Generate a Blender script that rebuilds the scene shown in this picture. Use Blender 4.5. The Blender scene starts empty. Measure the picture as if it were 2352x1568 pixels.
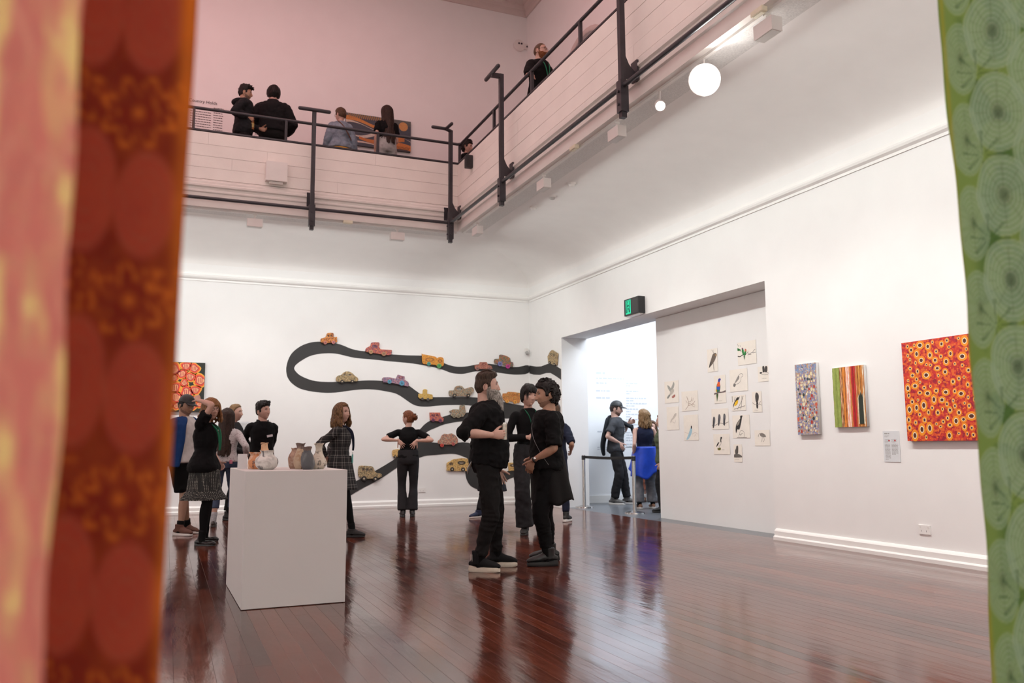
import bpy, bmesh, math, random
import numpy as np
from mathutils import Vector, Matrix

# ============================================================ camera, light, exposure
SC = bpy.context.scene
COL = SC.collection
H_CAM = 1.10
F_PX, YAW, PITCH, ROLL = 1905.03, 0.393443, 0.126026, -0.005427
def cam_axes():
    cy, sy = math.cos(YAW), math.sin(YAW)
    r = np.array([cy, -sy, 0]); f = np.array([sy, cy, 0]); u = np.array([0, 0, 1.])
    cp, sp = math.cos(PITCH), math.sin(PITCH)
    f2 = f*cp+u*sp; u2 = u*cp-f*sp
    cr, sr = math.cos(ROLL), math.sin(ROLL)
    return r*cr+u2*sr, u2*cr-r*sr, f2
RC, UC, FC = cam_axes()
CAM0 = np.array([0, 0, H_CAM])
def ray(px, py):
    d = (px-1176)/F_PX*RC-(py-784)/F_PX*UC+FC
    return d
# a measured image point laid on a real plane of the room
def onx(px, py, X): d = ray(px, py); return CAM0+d*(X/d[0])
def ony(px, py, Y): d = ray(px, py); return CAM0+d*(Y/d[1])
def onz(px, py, Z): d = ray(px, py); return CAM0+d*((Z-H_CAM)/d[2])
def proj(P):
    d = np.asarray(P, float)-CAM0
    return 1176+F_PX*(d@RC)/(d@FC), 784-F_PX*(d@UC)/(d@FC)

cam_data = bpy.data.cameras.new('camera')
cam = bpy.data.objects.new('camera', cam_data); COL.objects.link(cam)
cam_data.sensor_width = 36; cam_data.lens = F_PX*36/2352
cam_data.clip_start = 0.05; cam_data.clip_end = 100
mw = Matrix.Identity(4)
for i in range(3):
    mw[i][0] = RC[i]; mw[i][1] = UC[i]; mw[i][2] = -FC[i]
mw[2][3] = H_CAM
cam.matrix_world = mw
cam_data.dof.use_dof = True; cam_data.dof.focus_distance = 7.1; cam_data.dof.aperture_fstop = 2.8
SC.camera = cam
SC.view_settings.view_transform = 'Standard'; SC.view_settings.look = 'None'
SC.view_settings.gamma = 1; SC.view_settings.use_curve_mapping = False
SC.view_settings.exposure = 0.14
try:
    SC.cycles.use_denoising = True
    SC.cycles.max_bounces = 8; SC.cycles.diffuse_bounces = 5; SC.cycles.glossy_bounces = 4
    SC.cycles.transmission_bounces = 6; SC.cycles.sample_clamp_indirect = 6
    SC.cycles.caustics_reflective = False; SC.cycles.caustics_refractive = False
except Exception: pass
wd = bpy.data.worlds.new('world'); SC.world = wd; wd.use_nodes = True
wd.node_tree.nodes['Background'].inputs[0].default_value = (0.8, 0.78, 0.8, 1)
wd.node_tree.nodes['Background'].inputs[1].default_value = 0.05

# room constants (metres)
X0, Y0 = 6.70, 15.235          # right wall, back wall
XL, YN = -8.0, -4.5            # left wall, near wall (out of frame)
VX, VY = 4.42, 13.02           # edge of the void (balcony fronts)
VXL, VYN = -5.7, -2.2
ZS, ZF, ZT, ZR = 4.73, 5.30, 5.92, 6.28   # soffit, gallery floor, parapet top, top rail
ZC = 10.6                      # upper ceiling
DY0, DY1, DZ = 8.05, 13.75, 3.10      # opening in the right wall
XJ = 7.23                      # inner face of the thick wall

def area(name, loc, size, power, col, rot=(0, 0, 0), sy=None):
    l = bpy.data.lights.new(name, 'AREA'); l.energy = power; l.color = col
    l.shape = 'RECTANGLE'; l.size = size; l.size_y = sy or size
    o = bpy.data.objects.new(name, l); COL.objects.link(o); o.location = loc; o.rotation_euler = rot
    return o
PINK = (1.0, 0.70, 0.685)
def aim(o, tgt):
    v = Vector(tgt)-Vector(o.location); o.rotation_euler = v.to_track_quat('-Z', 'Y').to_euler()
def spot(loc, tgt, power, col, angle=70, blend=.6, size=.06):
    l = bpy.data.lights.new('spot_light', 'SPOT'); l.energy = power; l.color = col
    l.spot_size = math.radians(angle); l.spot_blend = blend; l.shadow_soft_size = size
    o = bpy.data.objects.new('spot_light', l); COL.objects.link(o); o.location = loc; aim(o, tgt)
    return o
# skylight over the upper gallery (pink lit), at the laylight in the ceiling
area('skylight_light', (-0.6, 5.3, ZC-0.12), 9.0, 520, PINK, (0, 0, 0), 14.0)
# added pink area light without a fitting, to tint the upper walls
area('pink_fill', (-5.2, 12.0, 9.2), 1.2, 80, (1.0, .34, .38), (math.radians(55), 0, math.radians(-30)), 1.2)
# the neighbouring room's cool ceiling panels
area('next_room_light', (8.9, 12.6, 3.98), 2.6, 185, (.82, .9, 1.0), (0, 0, 0), 2.6)
# track lamps washing the lower walls
WARM = (.97, 1.0, .96)
for y in (12.3, 10.0, 7.9, 6.35, 4.6, 2.6, .4):
    spot((VX+.12, y, 4.50), (X0, y-.3, .3), 102, WARM, 80, .9)
for x in (3.35, 1.2, -1.2, -3.4):
    spot((x, VY+.12, 4.50), (x, Y0, .3), 122, (.97, 1.0, .975), 80, .9)
for y in (11, 7, 3, -1):
    spot((VXL-.12, y, 4.50), (XL, y, 1.75), 740, (.98, 1, .97), 110, .8)
for x in (-4, -1, 2, 5):
    spot((x, VYN-.12, 4.50), (x, YN, 1.75), 740, (.98, 1, .97), 110, .8)
# added fill strips along the tracks, no such fittings (emit towards the walls only)
def strip(a, b, tgt, power, col, spread=115):
    a = Vector(a); b = Vector(b); c = (a+b)/2
    l = bpy.data.lights.new('wall_fill', 'AREA'); l.energy = power; l.color = col; l.shape = 'RECTANGLE'
    l.size = (b-a).length; l.size_y = .08; l.spread = math.radians(spread)
    o = bpy.data.objects.new('wall_fill', l); COL.objects.link(o); o.location = c
    z = -(Vector(tgt)-c).normalized(); x = (b-a).normalized(); y = z.cross(x).normalized(); x = y.cross(z)
    m = Matrix((x, y, z)).transposed().to_4x4(); m.translation = c; o.matrix_world = m
strip((VX+.10, -1.5, 4.36), (VX+.10, 12.7, 4.36), (X0, 5.6, 1.6), 150, WARM, 178)
spot((VX+.1, VY+.1, 4.42), (X0-.2, Y0-.2, 2.4), 60, WARM, 120, .9)
strip((-5.2, VY+.10, 4.36), (VX-.2, VY+.10, 4.36), (-.5, Y0, 1.6), 102, (.97, 1.0, .98), 178)
# added unseen pink strips up in the void, to light the upper walls
GP = (1.0, .36, .38)
strip((-5.0, VY-.4, 9.55), (VX, VY-.4, 9.55), (-.5, Y0, 7.2), 20, GP, 150)
strip((VX-.4, -1, 9.55), (VX-.4, VY, 9.55), (X0, 6, 7.2), 36, (1.0, .40, .40), 150)

# ============================================================ materials
MATS = {}
def nt(name):
    m = bpy.data.materials.new(name); m.use_nodes = True
    n = m.node_tree.nodes; l = m.node_tree.links
    return m, n, l, n['Principled BSDF']
def M(name, col, rough=.6, var=.06, scale=8., bump=0., bscale=60., metal=0., spec=None, sheen=0., coat=0.,
      emit=0., stretch=(1, 1, 1), alpha=None, col2=None, trans=0., ior=None):
    if name in MATS: return MATS[name]
    m, n, l, b = nt(name)
    tc = n.new('ShaderNodeTexCoord'); mp = n.new('ShaderNodeMapping'); l.new(tc.outputs['Object'], mp.inputs[0])
    mp.inputs['Scale'].default_value = stretch
    nz = n.new('ShaderNodeTexNoise'); nz.inputs['Scale'].default_value = scale; nz.inputs['Detail'].default_value = 4
    l.new(mp.outputs[0], nz.inputs['Vector'])
    cr = n.new('ShaderNodeValToRGB'); l.new(nz.outputs['Fac'], cr.inputs[0])
    c = np.array(col[:3]); c2 = np.array(col2[:3]) if col2 is not None else None
    cr.color_ramp.elements[0].position = .3; cr.color_ramp.elements[1].position = .7
    a_ = c*(1-var); b_ = np.minimum(c*(1+var), 1) if c2 is None else c2
    cr.color_ramp.elements[0].color = (*a_, 1); cr.color_ramp.elements[1].color = (*b_, 1)
    l.new(cr.outputs[0], b.inputs['Base Color'])
    b.inputs['Roughness'].default_value = rough; b.inputs['Metallic'].default_value = metal
    if spec is not None: b.inputs['Specular IOR Level'].default_value = spec
    if sheen: b.inputs['Sheen Weight'].default_value = sheen
    if coat: b.inputs['Coat Weight'].default_value = coat; b.inputs['Coat Roughness'].default_value = .08
    if trans: b.inputs['Transmission Weight'].default_value = trans
    if ior: b.inputs['IOR'].default_value = ior
    if emit: b.inputs['Emission Strength'].default_value = emit; b.inputs['Emission Color'].default_value = (*col[:3], 1)
    if alpha is not None: b.inputs['Alpha'].default_value = alpha
    if bump:
        n2 = n.new('ShaderNodeTexNoise'); n2.inputs['Scale'].default_value = bscale; n2.inputs['Detail'].default_value = 3
        l.new(mp.outputs[0], n2.inputs['Vector'])
        bp = n.new('ShaderNodeBump'); bp.inputs['Strength'].default_value = bump; bp.inputs['Distance'].default_value = .01
        l.new(n2.outputs['Fac'], bp.inputs['Height']); l.new(bp.outputs[0], b.inputs['Normal'])
    MATS[name] = m; return m
def ramp(n, pts, interp='LINEAR'):
    cr = n.new('ShaderNodeValToRGB'); cr.color_ramp.interpolation = interp
    e = cr.color_ramp.elements
    while len(e) < len(pts): e.new(.5)
    for k, (p, c) in enumerate(pts): e[k].position = p; e[k].color = (*c, 1)
    return cr
def cellmat(name, cols, scale, rough=.7, bump=.5, noise=.3, outline=None):
    """speckled / dotted paint: random cell colours from a palette"""
    if name in MATS: return MATS[name]
    m, n, l, b = nt(name)
    tc = n.new('ShaderNodeTexCoord')
    v = n.new('ShaderNodeTexVoronoi'); v.inputs['Scale'].default_value = scale
    l.new(tc.outputs['Object'], v.inputs['Vector'])
    sx = n.new('ShaderNodeSeparateColor'); l.new(v.outputs['Color'], sx.inputs[0])
    k = len(cols); cr = ramp(n, [(i/k, c) for i, c in enumerate(cols)], 'CONSTANT')
    l.new(sx.outputs[0], cr.inputs[0])
    out = cr.outputs[0]
    if outline is not None:
        r2 = ramp(n, [(.0, (0, 0, 0)), (.55, (1, 1, 1))]); l.new(v.outputs['Distance'], r2.inputs[0])
        mx = n.new('ShaderNodeMix'); mx.data_type = 'RGBA'; l.new(r2.outputs[0], mx.inputs[0])
        l.new(out, mx.inputs[6]); mx.inputs[7].default_value = (*outline, 1); out = mx.outputs[2]
    l.new(out, b.inputs['Base Color']); b.inputs['Roughness'].default_value = rough
    if bump:
        bp = n.new('ShaderNodeBump'); bp.inputs['Strength'].default_value = bump; bp.inputs['Distance'].default_value = .01
        l.new(v.outputs['Distance'], bp.inputs['Height']); l.new(bp.outputs[0], b.inputs['Normal'])
    MATS[name] = m; return m
def attrmat(name, rough=.8, bump=0., trans=0.):
    """cloth or paint whose printed pattern is stored as a colour attribute"""
    m, n, l, b = nt(name)
    a = n.new('ShaderNodeVertexColor'); a.layer_name = 'print'
    l.new(a.outputs['Color'], b.inputs['Base Color']); b.inputs['Roughness'].default_value = rough
    if bump:
        nz = n.new('ShaderNodeTexNoise'); nz.inputs['Scale'].default_value = 300
        bp = n.new('ShaderNodeBump'); bp.inputs['Strength'].default_value = bump
        l.new(nz.outputs['Fac'], bp.inputs['Height']); l.new(bp.outputs[0], b.inputs['Normal'])
    if trans:
        o = n['Material Output']; t = n.new('ShaderNodeBsdfTranslucent'); l.new(a.outputs['Color'], t.inputs[0])
        mx = n.new('ShaderNodeMixShader'); mx.inputs[0].default_value = trans
        l.new(b.outputs[0], mx.inputs[1]); l.new(t.outputs[0], mx.inputs[2]); l.new(mx.outputs[0], o.inputs[0])
    return m

def srgb(r, g, b):
    f = lambda c: (c/255/12.92) if c/255 <= .04045 else ((c/255+.055)/1.055)**2.4
    return (f(r), f(g), f(b))

# ============================================================ mesh helpers
def vnoise(P, seed=0):
    """smooth value noise, P (n,3) -> -1..1"""
    P = np.asarray(P, float); i = np.floor(P).astype(np.int64); f = P-i; f = f*f*(3-2*f)
    def h(a, b, c):
        x = (a*374761393+b*668265263+c*2147483647+seed*974634777) & 0xffffffff
        x = ((x ^ (x >> 13))*1274126177) & 0xffffffff
        return ((x ^ (x >> 16)) & 0xffff)/32767.5-1
    a, b, c = i[:, 0], i[:, 1], i[:, 2]; u, v, w = f[:, 0], f[:, 1], f[:, 2]
    r = 0
    for da in (0, 1):
        for db in (0, 1):
            for dc in (0, 1):
                r = r+h(a+da, b+db, c+dc)*(u if da else 1-u)*(v if db else 1-v)*(w if dc else 1-w)
    return r
def fbm(P, oct=3, seed=0):
    r = 0; a = 1.; P = np.asarray(P, float)
    for k in range(oct): r = r+a*vnoise(P, seed+k); P = P*2.03+7.1; a *= .5
    return r

class MB:
    def __init__(s): s.V = []; s.F = []; s.MI = []; s.n = 0
    def add(s, V, F, mi=0):
        V = np.asarray(V, float).reshape(-1, 3)
        s.V.append(V); o = s.n
        s.F += [tuple(i+o for i in f) for f in F]; s.MI += [mi]*len(F); s.n += len(V); return s
    def box(s, a, b, mi=0, M4=None):
        (x0, y0, z0), (x1, y1, z1) = a, b
        V = np.array([(x, y, z) for z in (z0, z1) for y in (y0, y1) for x in (x0, x1)], float)
        if M4 is not None: V = V@np.array(M4)[:3, :3].T+np.array(M4)[:3, 3]
        return s.add(V, [(0, 2, 3, 1), (4, 5, 7, 6), (0, 1, 5, 4), (2, 6, 7, 3), (0, 4, 6, 2), (1, 3, 7, 5)], mi)
    def tube(s, pts, rad, mi=0, **k): V, F = tube(pts, rad, **k); return s.add(V, F, mi)
    def ell(s, c, r, mi=0, n=16, m=10, R=None):
        th = np.linspace(0, 2*np.pi, n, endpoint=False); ph = np.linspace(-np.pi/2, np.pi/2, m+1)[1:-1]
        V = [(0, 0, -1)]+[(math.cos(p)*math.cos(t), math.cos(p)*math.sin(t), math.sin(p)) for p in ph for t in th]+[(0, 0, 1)]
        V = np.array(V)*np.array(r)
        if R is not None: V = V@np.array(R).T
        V = V+np.array(c); F = []
        for i in range(n): F.append((0, 1+(i+1) % n, 1+i))
        for j in range(m-2):
            for i in range(n):
                a = 1+j*n+i; b = 1+j*n+(i+1) % n; F.append((a, b, b+n, a+n))
        L = len(V)-1; o = 1+(m-2)*n
        for i in range(n): F.append((o+i, o+(i+1) % n, L))
        return s.add(V, F, mi)
    def cyl(s, a, b, r, mi=0, n=16, r2=None):
        a = np.array(a, float); b = np.array(b, float); return s.tube([a, b], [r, r if r2 is None else r2], mi, n=n, sub=1, caps=0)
    def arr(s): return np.concatenate(s.V) if s.V else np.zeros((0, 3))
    def mesh(s, name):
        me = bpy.data.meshes.new(name); me.from_pydata(s.arr().tolist(), [], s.F)
        if max(s.MI+[0]) > 0:
            me.polygons.foreach_set('material_index', s.MI)
        me.update(); return me
    def build(s, name, mats, parent=None, smooth=True, off=None, angle=40):
        """link as one object; off is subtracted (geometry given in world space)"""
        me = s.mesh(name)
        if off is not None: me.transform(Matrix.Translation(-Vector(off)))
        return link(name, me, mats, parent, smooth, angle, off if parent is None else None)
def link(name, me, mats, parent=None, smooth=True, angle=40, loc=None):
    me.materials.clear()
    for m in (mats if isinstance(mats, (list, tuple)) else [mats]): me.materials.append(m)
    if smooth:
        me.shade_smooth()
        if angle is not None and len(me.polygons) < 60000:
            try: me.set_sharp_from_angle(angle=math.radians(angle))
            except Exception: pass
    o = bpy.data.objects.new(name, me); COL.objects.link(o)
    if parent is not None: o.parent = parent
    if loc is not None: o.location = loc
    return o
def tube(pts, rad, up=(0, 0, 1), n=14, sub=4, caps=1, closed=False, pw=2.):
    P = np.array(pts, float); m = len(P)
    R = np.array([r if hasattr(r, '__len__') else (r, r) for r in rad], float)
    if sub > 1 and m > 1:
        def cr(A):
            E = np.vstack([2*A[0]-A[1], A, 2*A[-1]-A[-2]]); out = []
            for i in range(m-1):
                p0, p1, p2, p3 = E[i:i+4]
                for t in np.linspace(0, 1, sub, endpoint=False):
                    out.append(.5*((2*p1)+(p2-p0)*t+(2*p0-5*p1+4*p2-p3)*t*t+(3*p1-p0-3*p2+p3)*t**3))
            out.append(A[-1]); return np.array(out)
        P = cr(P); R = np.maximum(cr(R), 1e-4)
    T = np.gradient(P, axis=0); T /= np.maximum(np.linalg.norm(T, axis=1), 1e-9)[:, None]
    if caps == 1:
        def cap(i, sg):
            r = R[i].min(); o = []
            for a in (35, 65, 84):
                a = math.radians(a); o.append((P[i]+sg*T[i]*r*math.sin(a)*.9, R[i]*math.cos(a)))
            return o
        A = cap(0, -1)[::-1]; B = cap(-1, 1)
        P = np.vstack([[a[0] for a in A], P, [b[0] for b in B]]); R = np.vstack([[a[1] for a in A], R, [b[1] for b in B]])
        T = np.vstack([[T[0]]*3, T, [T[-1]]*3])
    u = np.array(up, float); V = []; ang = np.linspace(0, 2*np.pi, n, endpoint=False)
    ca, sa = np.cos(ang), np.sin(ang)
    if pw != 2.: ca = np.sign(ca)*np.abs(ca)**(2/pw); sa = np.sign(sa)*np.abs(sa)**(2/pw)
    for p, t, r in zip(P, T, R):
        s_ = np.cross(t, u); ln = np.linalg.norm(s_)
        if ln < 1e-3: s_ = np.cross(t, (0.3, 1, 0.1)); ln = np.linalg.norm(s_)
        s_ /= ln; q = np.cross(s_, t)
        u = q*.5+np.array(up)*.5 if np.dot(q, up) > .2 else q
        V.append(p+np.outer(ca*r[0], s_)+np.outer(sa*r[1], q))
    k = len(P); V = np.concatenate(V); F = []
    for j in range(k-1):
        for i in range(n):
            a = j*n+i; b = j*n+(i+1) % n; F.append((a, b, b+n, a+n))
    F.append(tuple(range(n))[::-1]); F.append(tuple(range((k-1)*n, k*n)))
    return V, F
def remesh(mb, voxel, smooth=3, fac=.5):
    o = bpy.data.objects.new('tmp', mb.mesh('tmp')); COL.objects.link(o)
    r = o.modifiers.new('r', 'REMESH'); r.mode = 'VOXEL'; r.voxel_size = voxel
    if smooth:
        s = o.modifiers.new('s', 'SMOOTH'); s.iterations = smooth; s.factor = fac
    dg = bpy.context.evaluated_depsgraph_get(); dg.update()
    me = bpy.data.meshes.new_from_object(o.evaluated_get(dg))
    old = o.data; bpy.data.objects.remove(o); bpy.data.meshes.remove(old)
    return me
def mco(me):
    a = np.empty(len(me.vertices)*3); me.vertices.foreach_get('co', a); return a.reshape(-1, 3)
def mno(me):
    a = np.empty(len(me.vertices)*3); me.vertices.foreach_get('normal', a); return a.reshape(-1, 3)
def mset(me, V): me.vertices.foreach_set('co', np.asarray(V, float).ravel()); me.update()
def mesh_arrays(me):
    V = mco(me); F = [tuple(p.vertices) for p in me.polygons]; return V, F
def wrinkle(me, amp, scale, seed=0, st=(1, 1, .6)):
    V = mco(me); N = mno(me)
    d = 1-2*np.abs(fbm(V*scale*np.array(st), 2, seed)); mset(me, V+N*(d*amp)[:, None])
def curve_mesh(loops, ext, bevel=0.):
    """2-D outline with holes -> solid plate in XY, thickness along Z"""
    cu = bpy.data.curves.new('c', 'CURVE'); cu.dimensions = '2D'; cu.fill_mode = 'BOTH'; cu.extrude = ext
    cu.bevel_depth = bevel; cu.bevel_resolution = 1
    for lp in loops:
        sp = cu.splines.new('POLY'); sp.points.add(len(lp)-1)
        for i, p in enumerate(lp): sp.points[i].co = (p[0], p[1], 0, 1)
        sp.use_cyclic_u = True
    o = bpy.data.objects.new('tmpc', cu); COL.objects.link(o)
    dg = bpy.context.evaluated_depsgraph_get(); dg.update()
    me = bpy.data.meshes.new_from_object(o.evaluated_get(dg))
    bpy.data.objects.remove(o); bpy.data.curves.remove(cu); return me
def text_mesh(txt, size, ext=.001):
    cu = bpy.data.curves.new('t', 'FONT'); cu.body = txt; cu.size = size; cu.extrude = ext
    o = bpy.data.objects.new('tmpt', cu); COL.objects.link(o)
    dg = bpy.context.evaluated_depsgraph_get(); dg.update()
    me = bpy.data.meshes.new_from_object(o.evaluated_get(dg))
    bpy.data.objects.remove(o); bpy.data.curves.remove(cu); return me
def empty(name, loc, rz=0.):
    o = bpy.data.objects.new(name, None); COL.objects.link(o); o.location = loc; o.rotation_euler = (0, 0, rz)
    o.empty_display_size = .1; return o
def tag(o, label, cat, group=None):
    o['label'] = label; o['category'] = cat
    if group: o['group'] = group
    return o
def struct(o): o['kind'] = 'structure'; return o
def smoothpoly(pts, k=3, closed=True):
    P = np.array(pts, float); n = len(P); out = []
    for i in range(n if closed else n-1):
        p0, p1, p2, p3 = P[(i-1) % n], P[i], P[(i+1) % n], P[(i+2) % n]
        if not closed:
            if i == 0: p0 = 2*p1-p2
            if i == n-2: p3 = 2*p2-p1
        for t in np.linspace(0, 1, k, endpoint=False):
            out.append(.5*((2*p1)+(p2-p0)*t+(2*p0-5*p1+4*p2-p3)*t*t+(3*p1-p0-3*p2+p3)*t**3))
    if not closed: out.append(P[-1])
    return np.array(out)
# ============================================================ setting
WHITE = M('white_plaster', (.85, .845, .835), .75, .012, 3, .04, 40)
WHITE2 = M('white_gloss_paint', (.86, .85, .83), .35, .01, 5)
CREAM = M('cream_board_paint', (.85, .80, .75), .5, .03, 3, .05, 30)
STEEL = M('dark_steel_paint', (.034, .032, .038), .38, .2, 12, .08, 90)
GREYF = M('grey_floor_paint', (.13, .14, .155), .28, .06, 4)
DARKGAP = M('dark_subfloor', (.015, .006, .004), .6)
def wall_box(name, boxes, mat=None, kind=True):
    mb = MB()
    for a, b in boxes: mb.box(a, b)
    o = mb.build(name, mat or WHITE, smooth=False); struct(o); return o
wall_box('wall_right', [((X0, YN, -.05), (XJ, DY0, ZC))]); wall_box('wall_right_far', [((X0, DY1, -.05), (XJ, Y0+.3, ZC))]); wall_box('wall_right_above', [((X0, DY0, DZ), (XJ, DY1, ZC))])
wall_box('wall_back', [((XL-.3, Y0, -.05), (X0, Y0+.3, ZC))])
wall_box('wall_left', [((XL-.3, YN, -.05), (XL, Y0, ZC))])
wall_box('wall_near', [((XL-.3, YN-.3, -.05), (XJ, YN, ZC))])
# neighbouring room seen through the opening
NZ = 4.1
CW = M('cool_white_wall', (.84, .85, .87), .7, .01, 3); wall_box('wall_next_room_back', [((XJ, 14.60, -.05), (12.6, 14.75, NZ))], CW); wall_box('wall_next_room_right', [((12.3, 5.0, -.05), (12.6, 14.6, NZ))], CW); wall_box('wall_next_room_near', [((XJ, 4.85, -.05), (12.6, 5.0, NZ))], CW)
o = MB().box((XJ, 4.85, NZ), (12.6, 14.75, NZ+.1)).build('ceiling_next_room', WHITE, smooth=False); struct(o)
o = MB().box((6.74, 4.9, -.06), (12.3, 14.6, -.001)).build('floor_next_room', GREYF, smooth=False); struct(o)
sk = MB().box((XJ+.0, 14.58, -.0), (12.3, 14.598, .14)).build('baseboard_next_room', WHITE2, smooth=False); struct(sk)
# sliding panel in the opening, carrying the bird drawings
XP = 7.09
o = MB().box((XP, DY0+.01, .0), (XJ-.01, 11.14, DZ-.004)).build('wall_panel', WHITE, smooth=False); struct(o)
# ceiling with cornice and laylight
ceil = struct(MB().box((XL, YN, ZC), (XJ, Y0, ZC+.2)).build('ceiling', M('ceiling_paint', (.74, .70, .68), .7, .02, 3), smooth=False))
def profile_run(prof, p0, p1, out, name, mat, parent=None, flip=False):
    """prof: (outward distance, z); run from p0 to p1 (xy); out: unit xy vector pointing into the room"""
    P = [];
    for q in (p0, p1):
        for d, z in prof: P.append((q[0]+out[0]*d, q[1]+out[1]*d, z))
    n = len(prof); F = [(i, (i+1) % n, n+(i+1) % n, n+i) for i in range(n)]+[tuple(range(n))[::-1], tuple(range(n, 2*n))]
    mb = MB().add(P, F); return mb.build(name, mat, parent, smooth=False)
CP = [(0, ZC-.46), (.03, ZC-.46), (.05, ZC-.40), (.05, ZC-.33), (.10, ZC-.29), (.10, ZC-.24), (.22, ZC-.17), (.26, ZC-.10), (.26, ZC-.07), (.36, ZC-.05), (.36, ZC), (0, ZC)]
CORN = M('cornice_paint', (.62, .53, .50), .7, .03, 4)
struct(profile_run(CP, (XL, Y0), (X0, Y0), (0, -1), 'trim_1', CORN))
struct(profile_run(CP, (X0, YN), (X0, Y0), (-1, 0), 'trim_2', CORN))
CP2 = [(0.75, ZC-.07), (.95, ZC-.07), (.95, ZC), (.75, ZC)]
struct(profile_run(CP2, (XL, Y0), (X0-.75, Y0), (0, -1), 'trim_3', CORN))
struct(profile_run(CP2, (X0, YN), (X0, Y0-.75), (-1, 0), 'trim_4', CORN))
# gallery slab, soffit and cove
slab = MB()
slab.box((XL, VY+.02, ZS+.12), (X0, Y0, ZF)); slab.box((VX+.02, VYN, ZS+.12), (X0, VY+.02, ZF))
slab.box((XL, VYN, ZS+.12), (VXL-.02, VY+.02, ZF)); slab.box((XL, YN, ZS+.12), (X0, VYN, ZF))
struct(slab.build('floor_gallery', M('gallery_floor', (.25, .2, .17), .5), smooth=False))
COVE = M('cove_plaster', (.86, .84, .82), .75, .015, 3)
def zcove(d): t = min(max(d/1.5, 0), 1); return 4.30+(ZS-4.30)*math.sqrt(max(1-(1-t)**2, 0))
def cove(name, wall, inner, axis, a, b, sg):
    ds = [0, .01, .03, .07, .13, .2, .3, .42, .56, .72, .9, 1.1, 1.3, 1.5, abs(wall-inner)]
    V = []
    for q in (a, b):
        for d in ds:
            p = wall-sg*d; V.append((p, q, zcove(d)+.003) if axis == 'x' else (q, p, zcove(d)))
    n = len(ds); F = [(i, i+1, n+i+1, n+i) for i in range(n-1)]
    return struct(MB().add(V, F).build(name, COVE, angle=60))
cove('ceiling_cove_back', Y0, VY, 'y', XL, X0, 1)
cove('ceiling_cove_right', X0, VX, 'x', VYN, Y0, 1)
cove('ceiling_cove_left', XL, VXL, 'x', VYN, Y0, -1)
cove('ceiling_cove_near', YN, VYN, 'y', XL, X0, -1)
# picture rail
PR = [(0, 4.00), (.018, 4.00), (.018, 4.03), (.05, 4.05), (.06, 4.075), (.05, 4.10), (.02, 4.115), (.02, 4.15), (.01, 4.155), (0, 4.155)]
struct(profile_run(PR, (XL, Y0), (X0, Y0), (0, -1), 'trim_5', WHITE2))
struct(profile_run(PR, (X0, YN), (X0, Y0-.06), (-1, 0), 'trim_6', WHITE2))
# skirting boards
BB = [(0, 0), (.055, 0), (.055, .035), (.045, .045), (.035, .05), (.035, .10), (.025, .115), (.012, .125), (0, .13)]
struct(profile_run(BB, (XL, Y0), (X0, Y0), (0, -1), 'baseboard_back', WHITE2))
struct(profile_run(BB, (X0, YN), (X0, DY0-.02), (-1, 0), 'baseboard_right', WHITE2))
struct(profile_run(BB, (X0, DY1+.02), (X0, Y0-.055), (-1, 0), 'baseboard_corner', WHITE2))
# parapet fronts: moulded bottom and painted boards
MP = [(-.12, ZS-.008), (.0, ZS-.008), (.0, 4.86), (.02, 4.875), (.02, 4.93), (.035, 4.945), (.035, 4.965), (.02, 4.98), (.02, 5.015), (.05, 5.03), (.05, 5.06), (.03, 5.075), (.03, 5.11), (.015, 5.125), (.015, 5.14), (.0, 5.15), (-.12, 5.15)]
BFM = M('parapet_mould_paint', (.76, .72, .68), .5, .03, 4)
mpb = profile_run(MP, (XL, VY), (VX, VY), (0, -1), 'trim_7', BFM); struct(mpb)
mpr = profile_run(MP, (VX, VYN), (VX, VY), (-1, 0), 'trim_8', BFM); struct(mpr)
# (right-hand front faces -X)
fb = struct(MB().box((XL, VY+.035, 5.15), (VX+.12, VY+.12, ZT-.02)).build('balcony_front_back', CREAM, smooth=False))
fr = struct(MB().box((VX+.035, VYN, 5.15), (VX+.12, VY+.03, ZT-.02)).build('balcony_front_right', CREAM, smooth=False))
struct(MB().box((VXL-.12, VYN, ZS), (VXL, VY, ZT)).build('balcony_front_left', CREAM, smooth=False))
struct(MB().box((VXL, VYN-.12, ZS), (VX, VYN, ZT)).build('balcony_front_near', CREAM, smooth=False))
rnd = random.Random(4)
rows = [5.155, 5.335, 5.515, 5.70, 5.895]
for r in range(4):
    z0, z1 = rows[r]+.002, rows[r+1]-.002
    x = -5.2
    while x < VX-.01:
        L = min(rnd.uniform(2.2, 3.6), VX-x); L = L if VX-x-L > .6 else VX-x
        d = rnd.uniform(-.002, .002)
        MB().box((x+.001, VY+d, z0), (x+L-.001, VY+.034, z1)).build('board', CREAM, fb, smooth=False); x += L
    y = 1.0
    while y < VY+.03:
        L = rnd.uniform(2.2, 3.6); L = L if VY+.03-y-L > .6 else VY+.03-y
        d = rnd.uniform(-.002, .002)
        MB().box((VX+d, y+.001, z0), (VX+.034, y+L-.001, z1)).build('board', CREAM, fr, smooth=False); y += L
# arched opening high on the right wall
ay, az, ar = 12.62, 7.55, .98
pts = [(ay+ar, 6.0), (ay+ar, az)]+[(ay+ar*math.cos(t), az+ar*math.sin(t)) for t in np.linspace(0.1, math.pi-.1, 18)]+[(ay-ar, az), (ay-ar, 6.0)]
me = curve_mesh([pts], .01); me.transform(Matrix(((0, 0, -1, X0-.011), (1, 0, 0, 0), (0, 1, 0, 0), (0, 0, 0, 1))))
ow = struct(link('window_1', me, M('arch_grey', (.30, .28, .27), .6, .05, 3), smooth=False))
mb = MB(); mb.tube([(X0-.02, a, b) for a, b in pts], [(.05, .02)]*len(pts), sub=1, caps=0, up=(1, 0, 0), n=8); mb.build('window_frame', CORN, ow)

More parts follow.
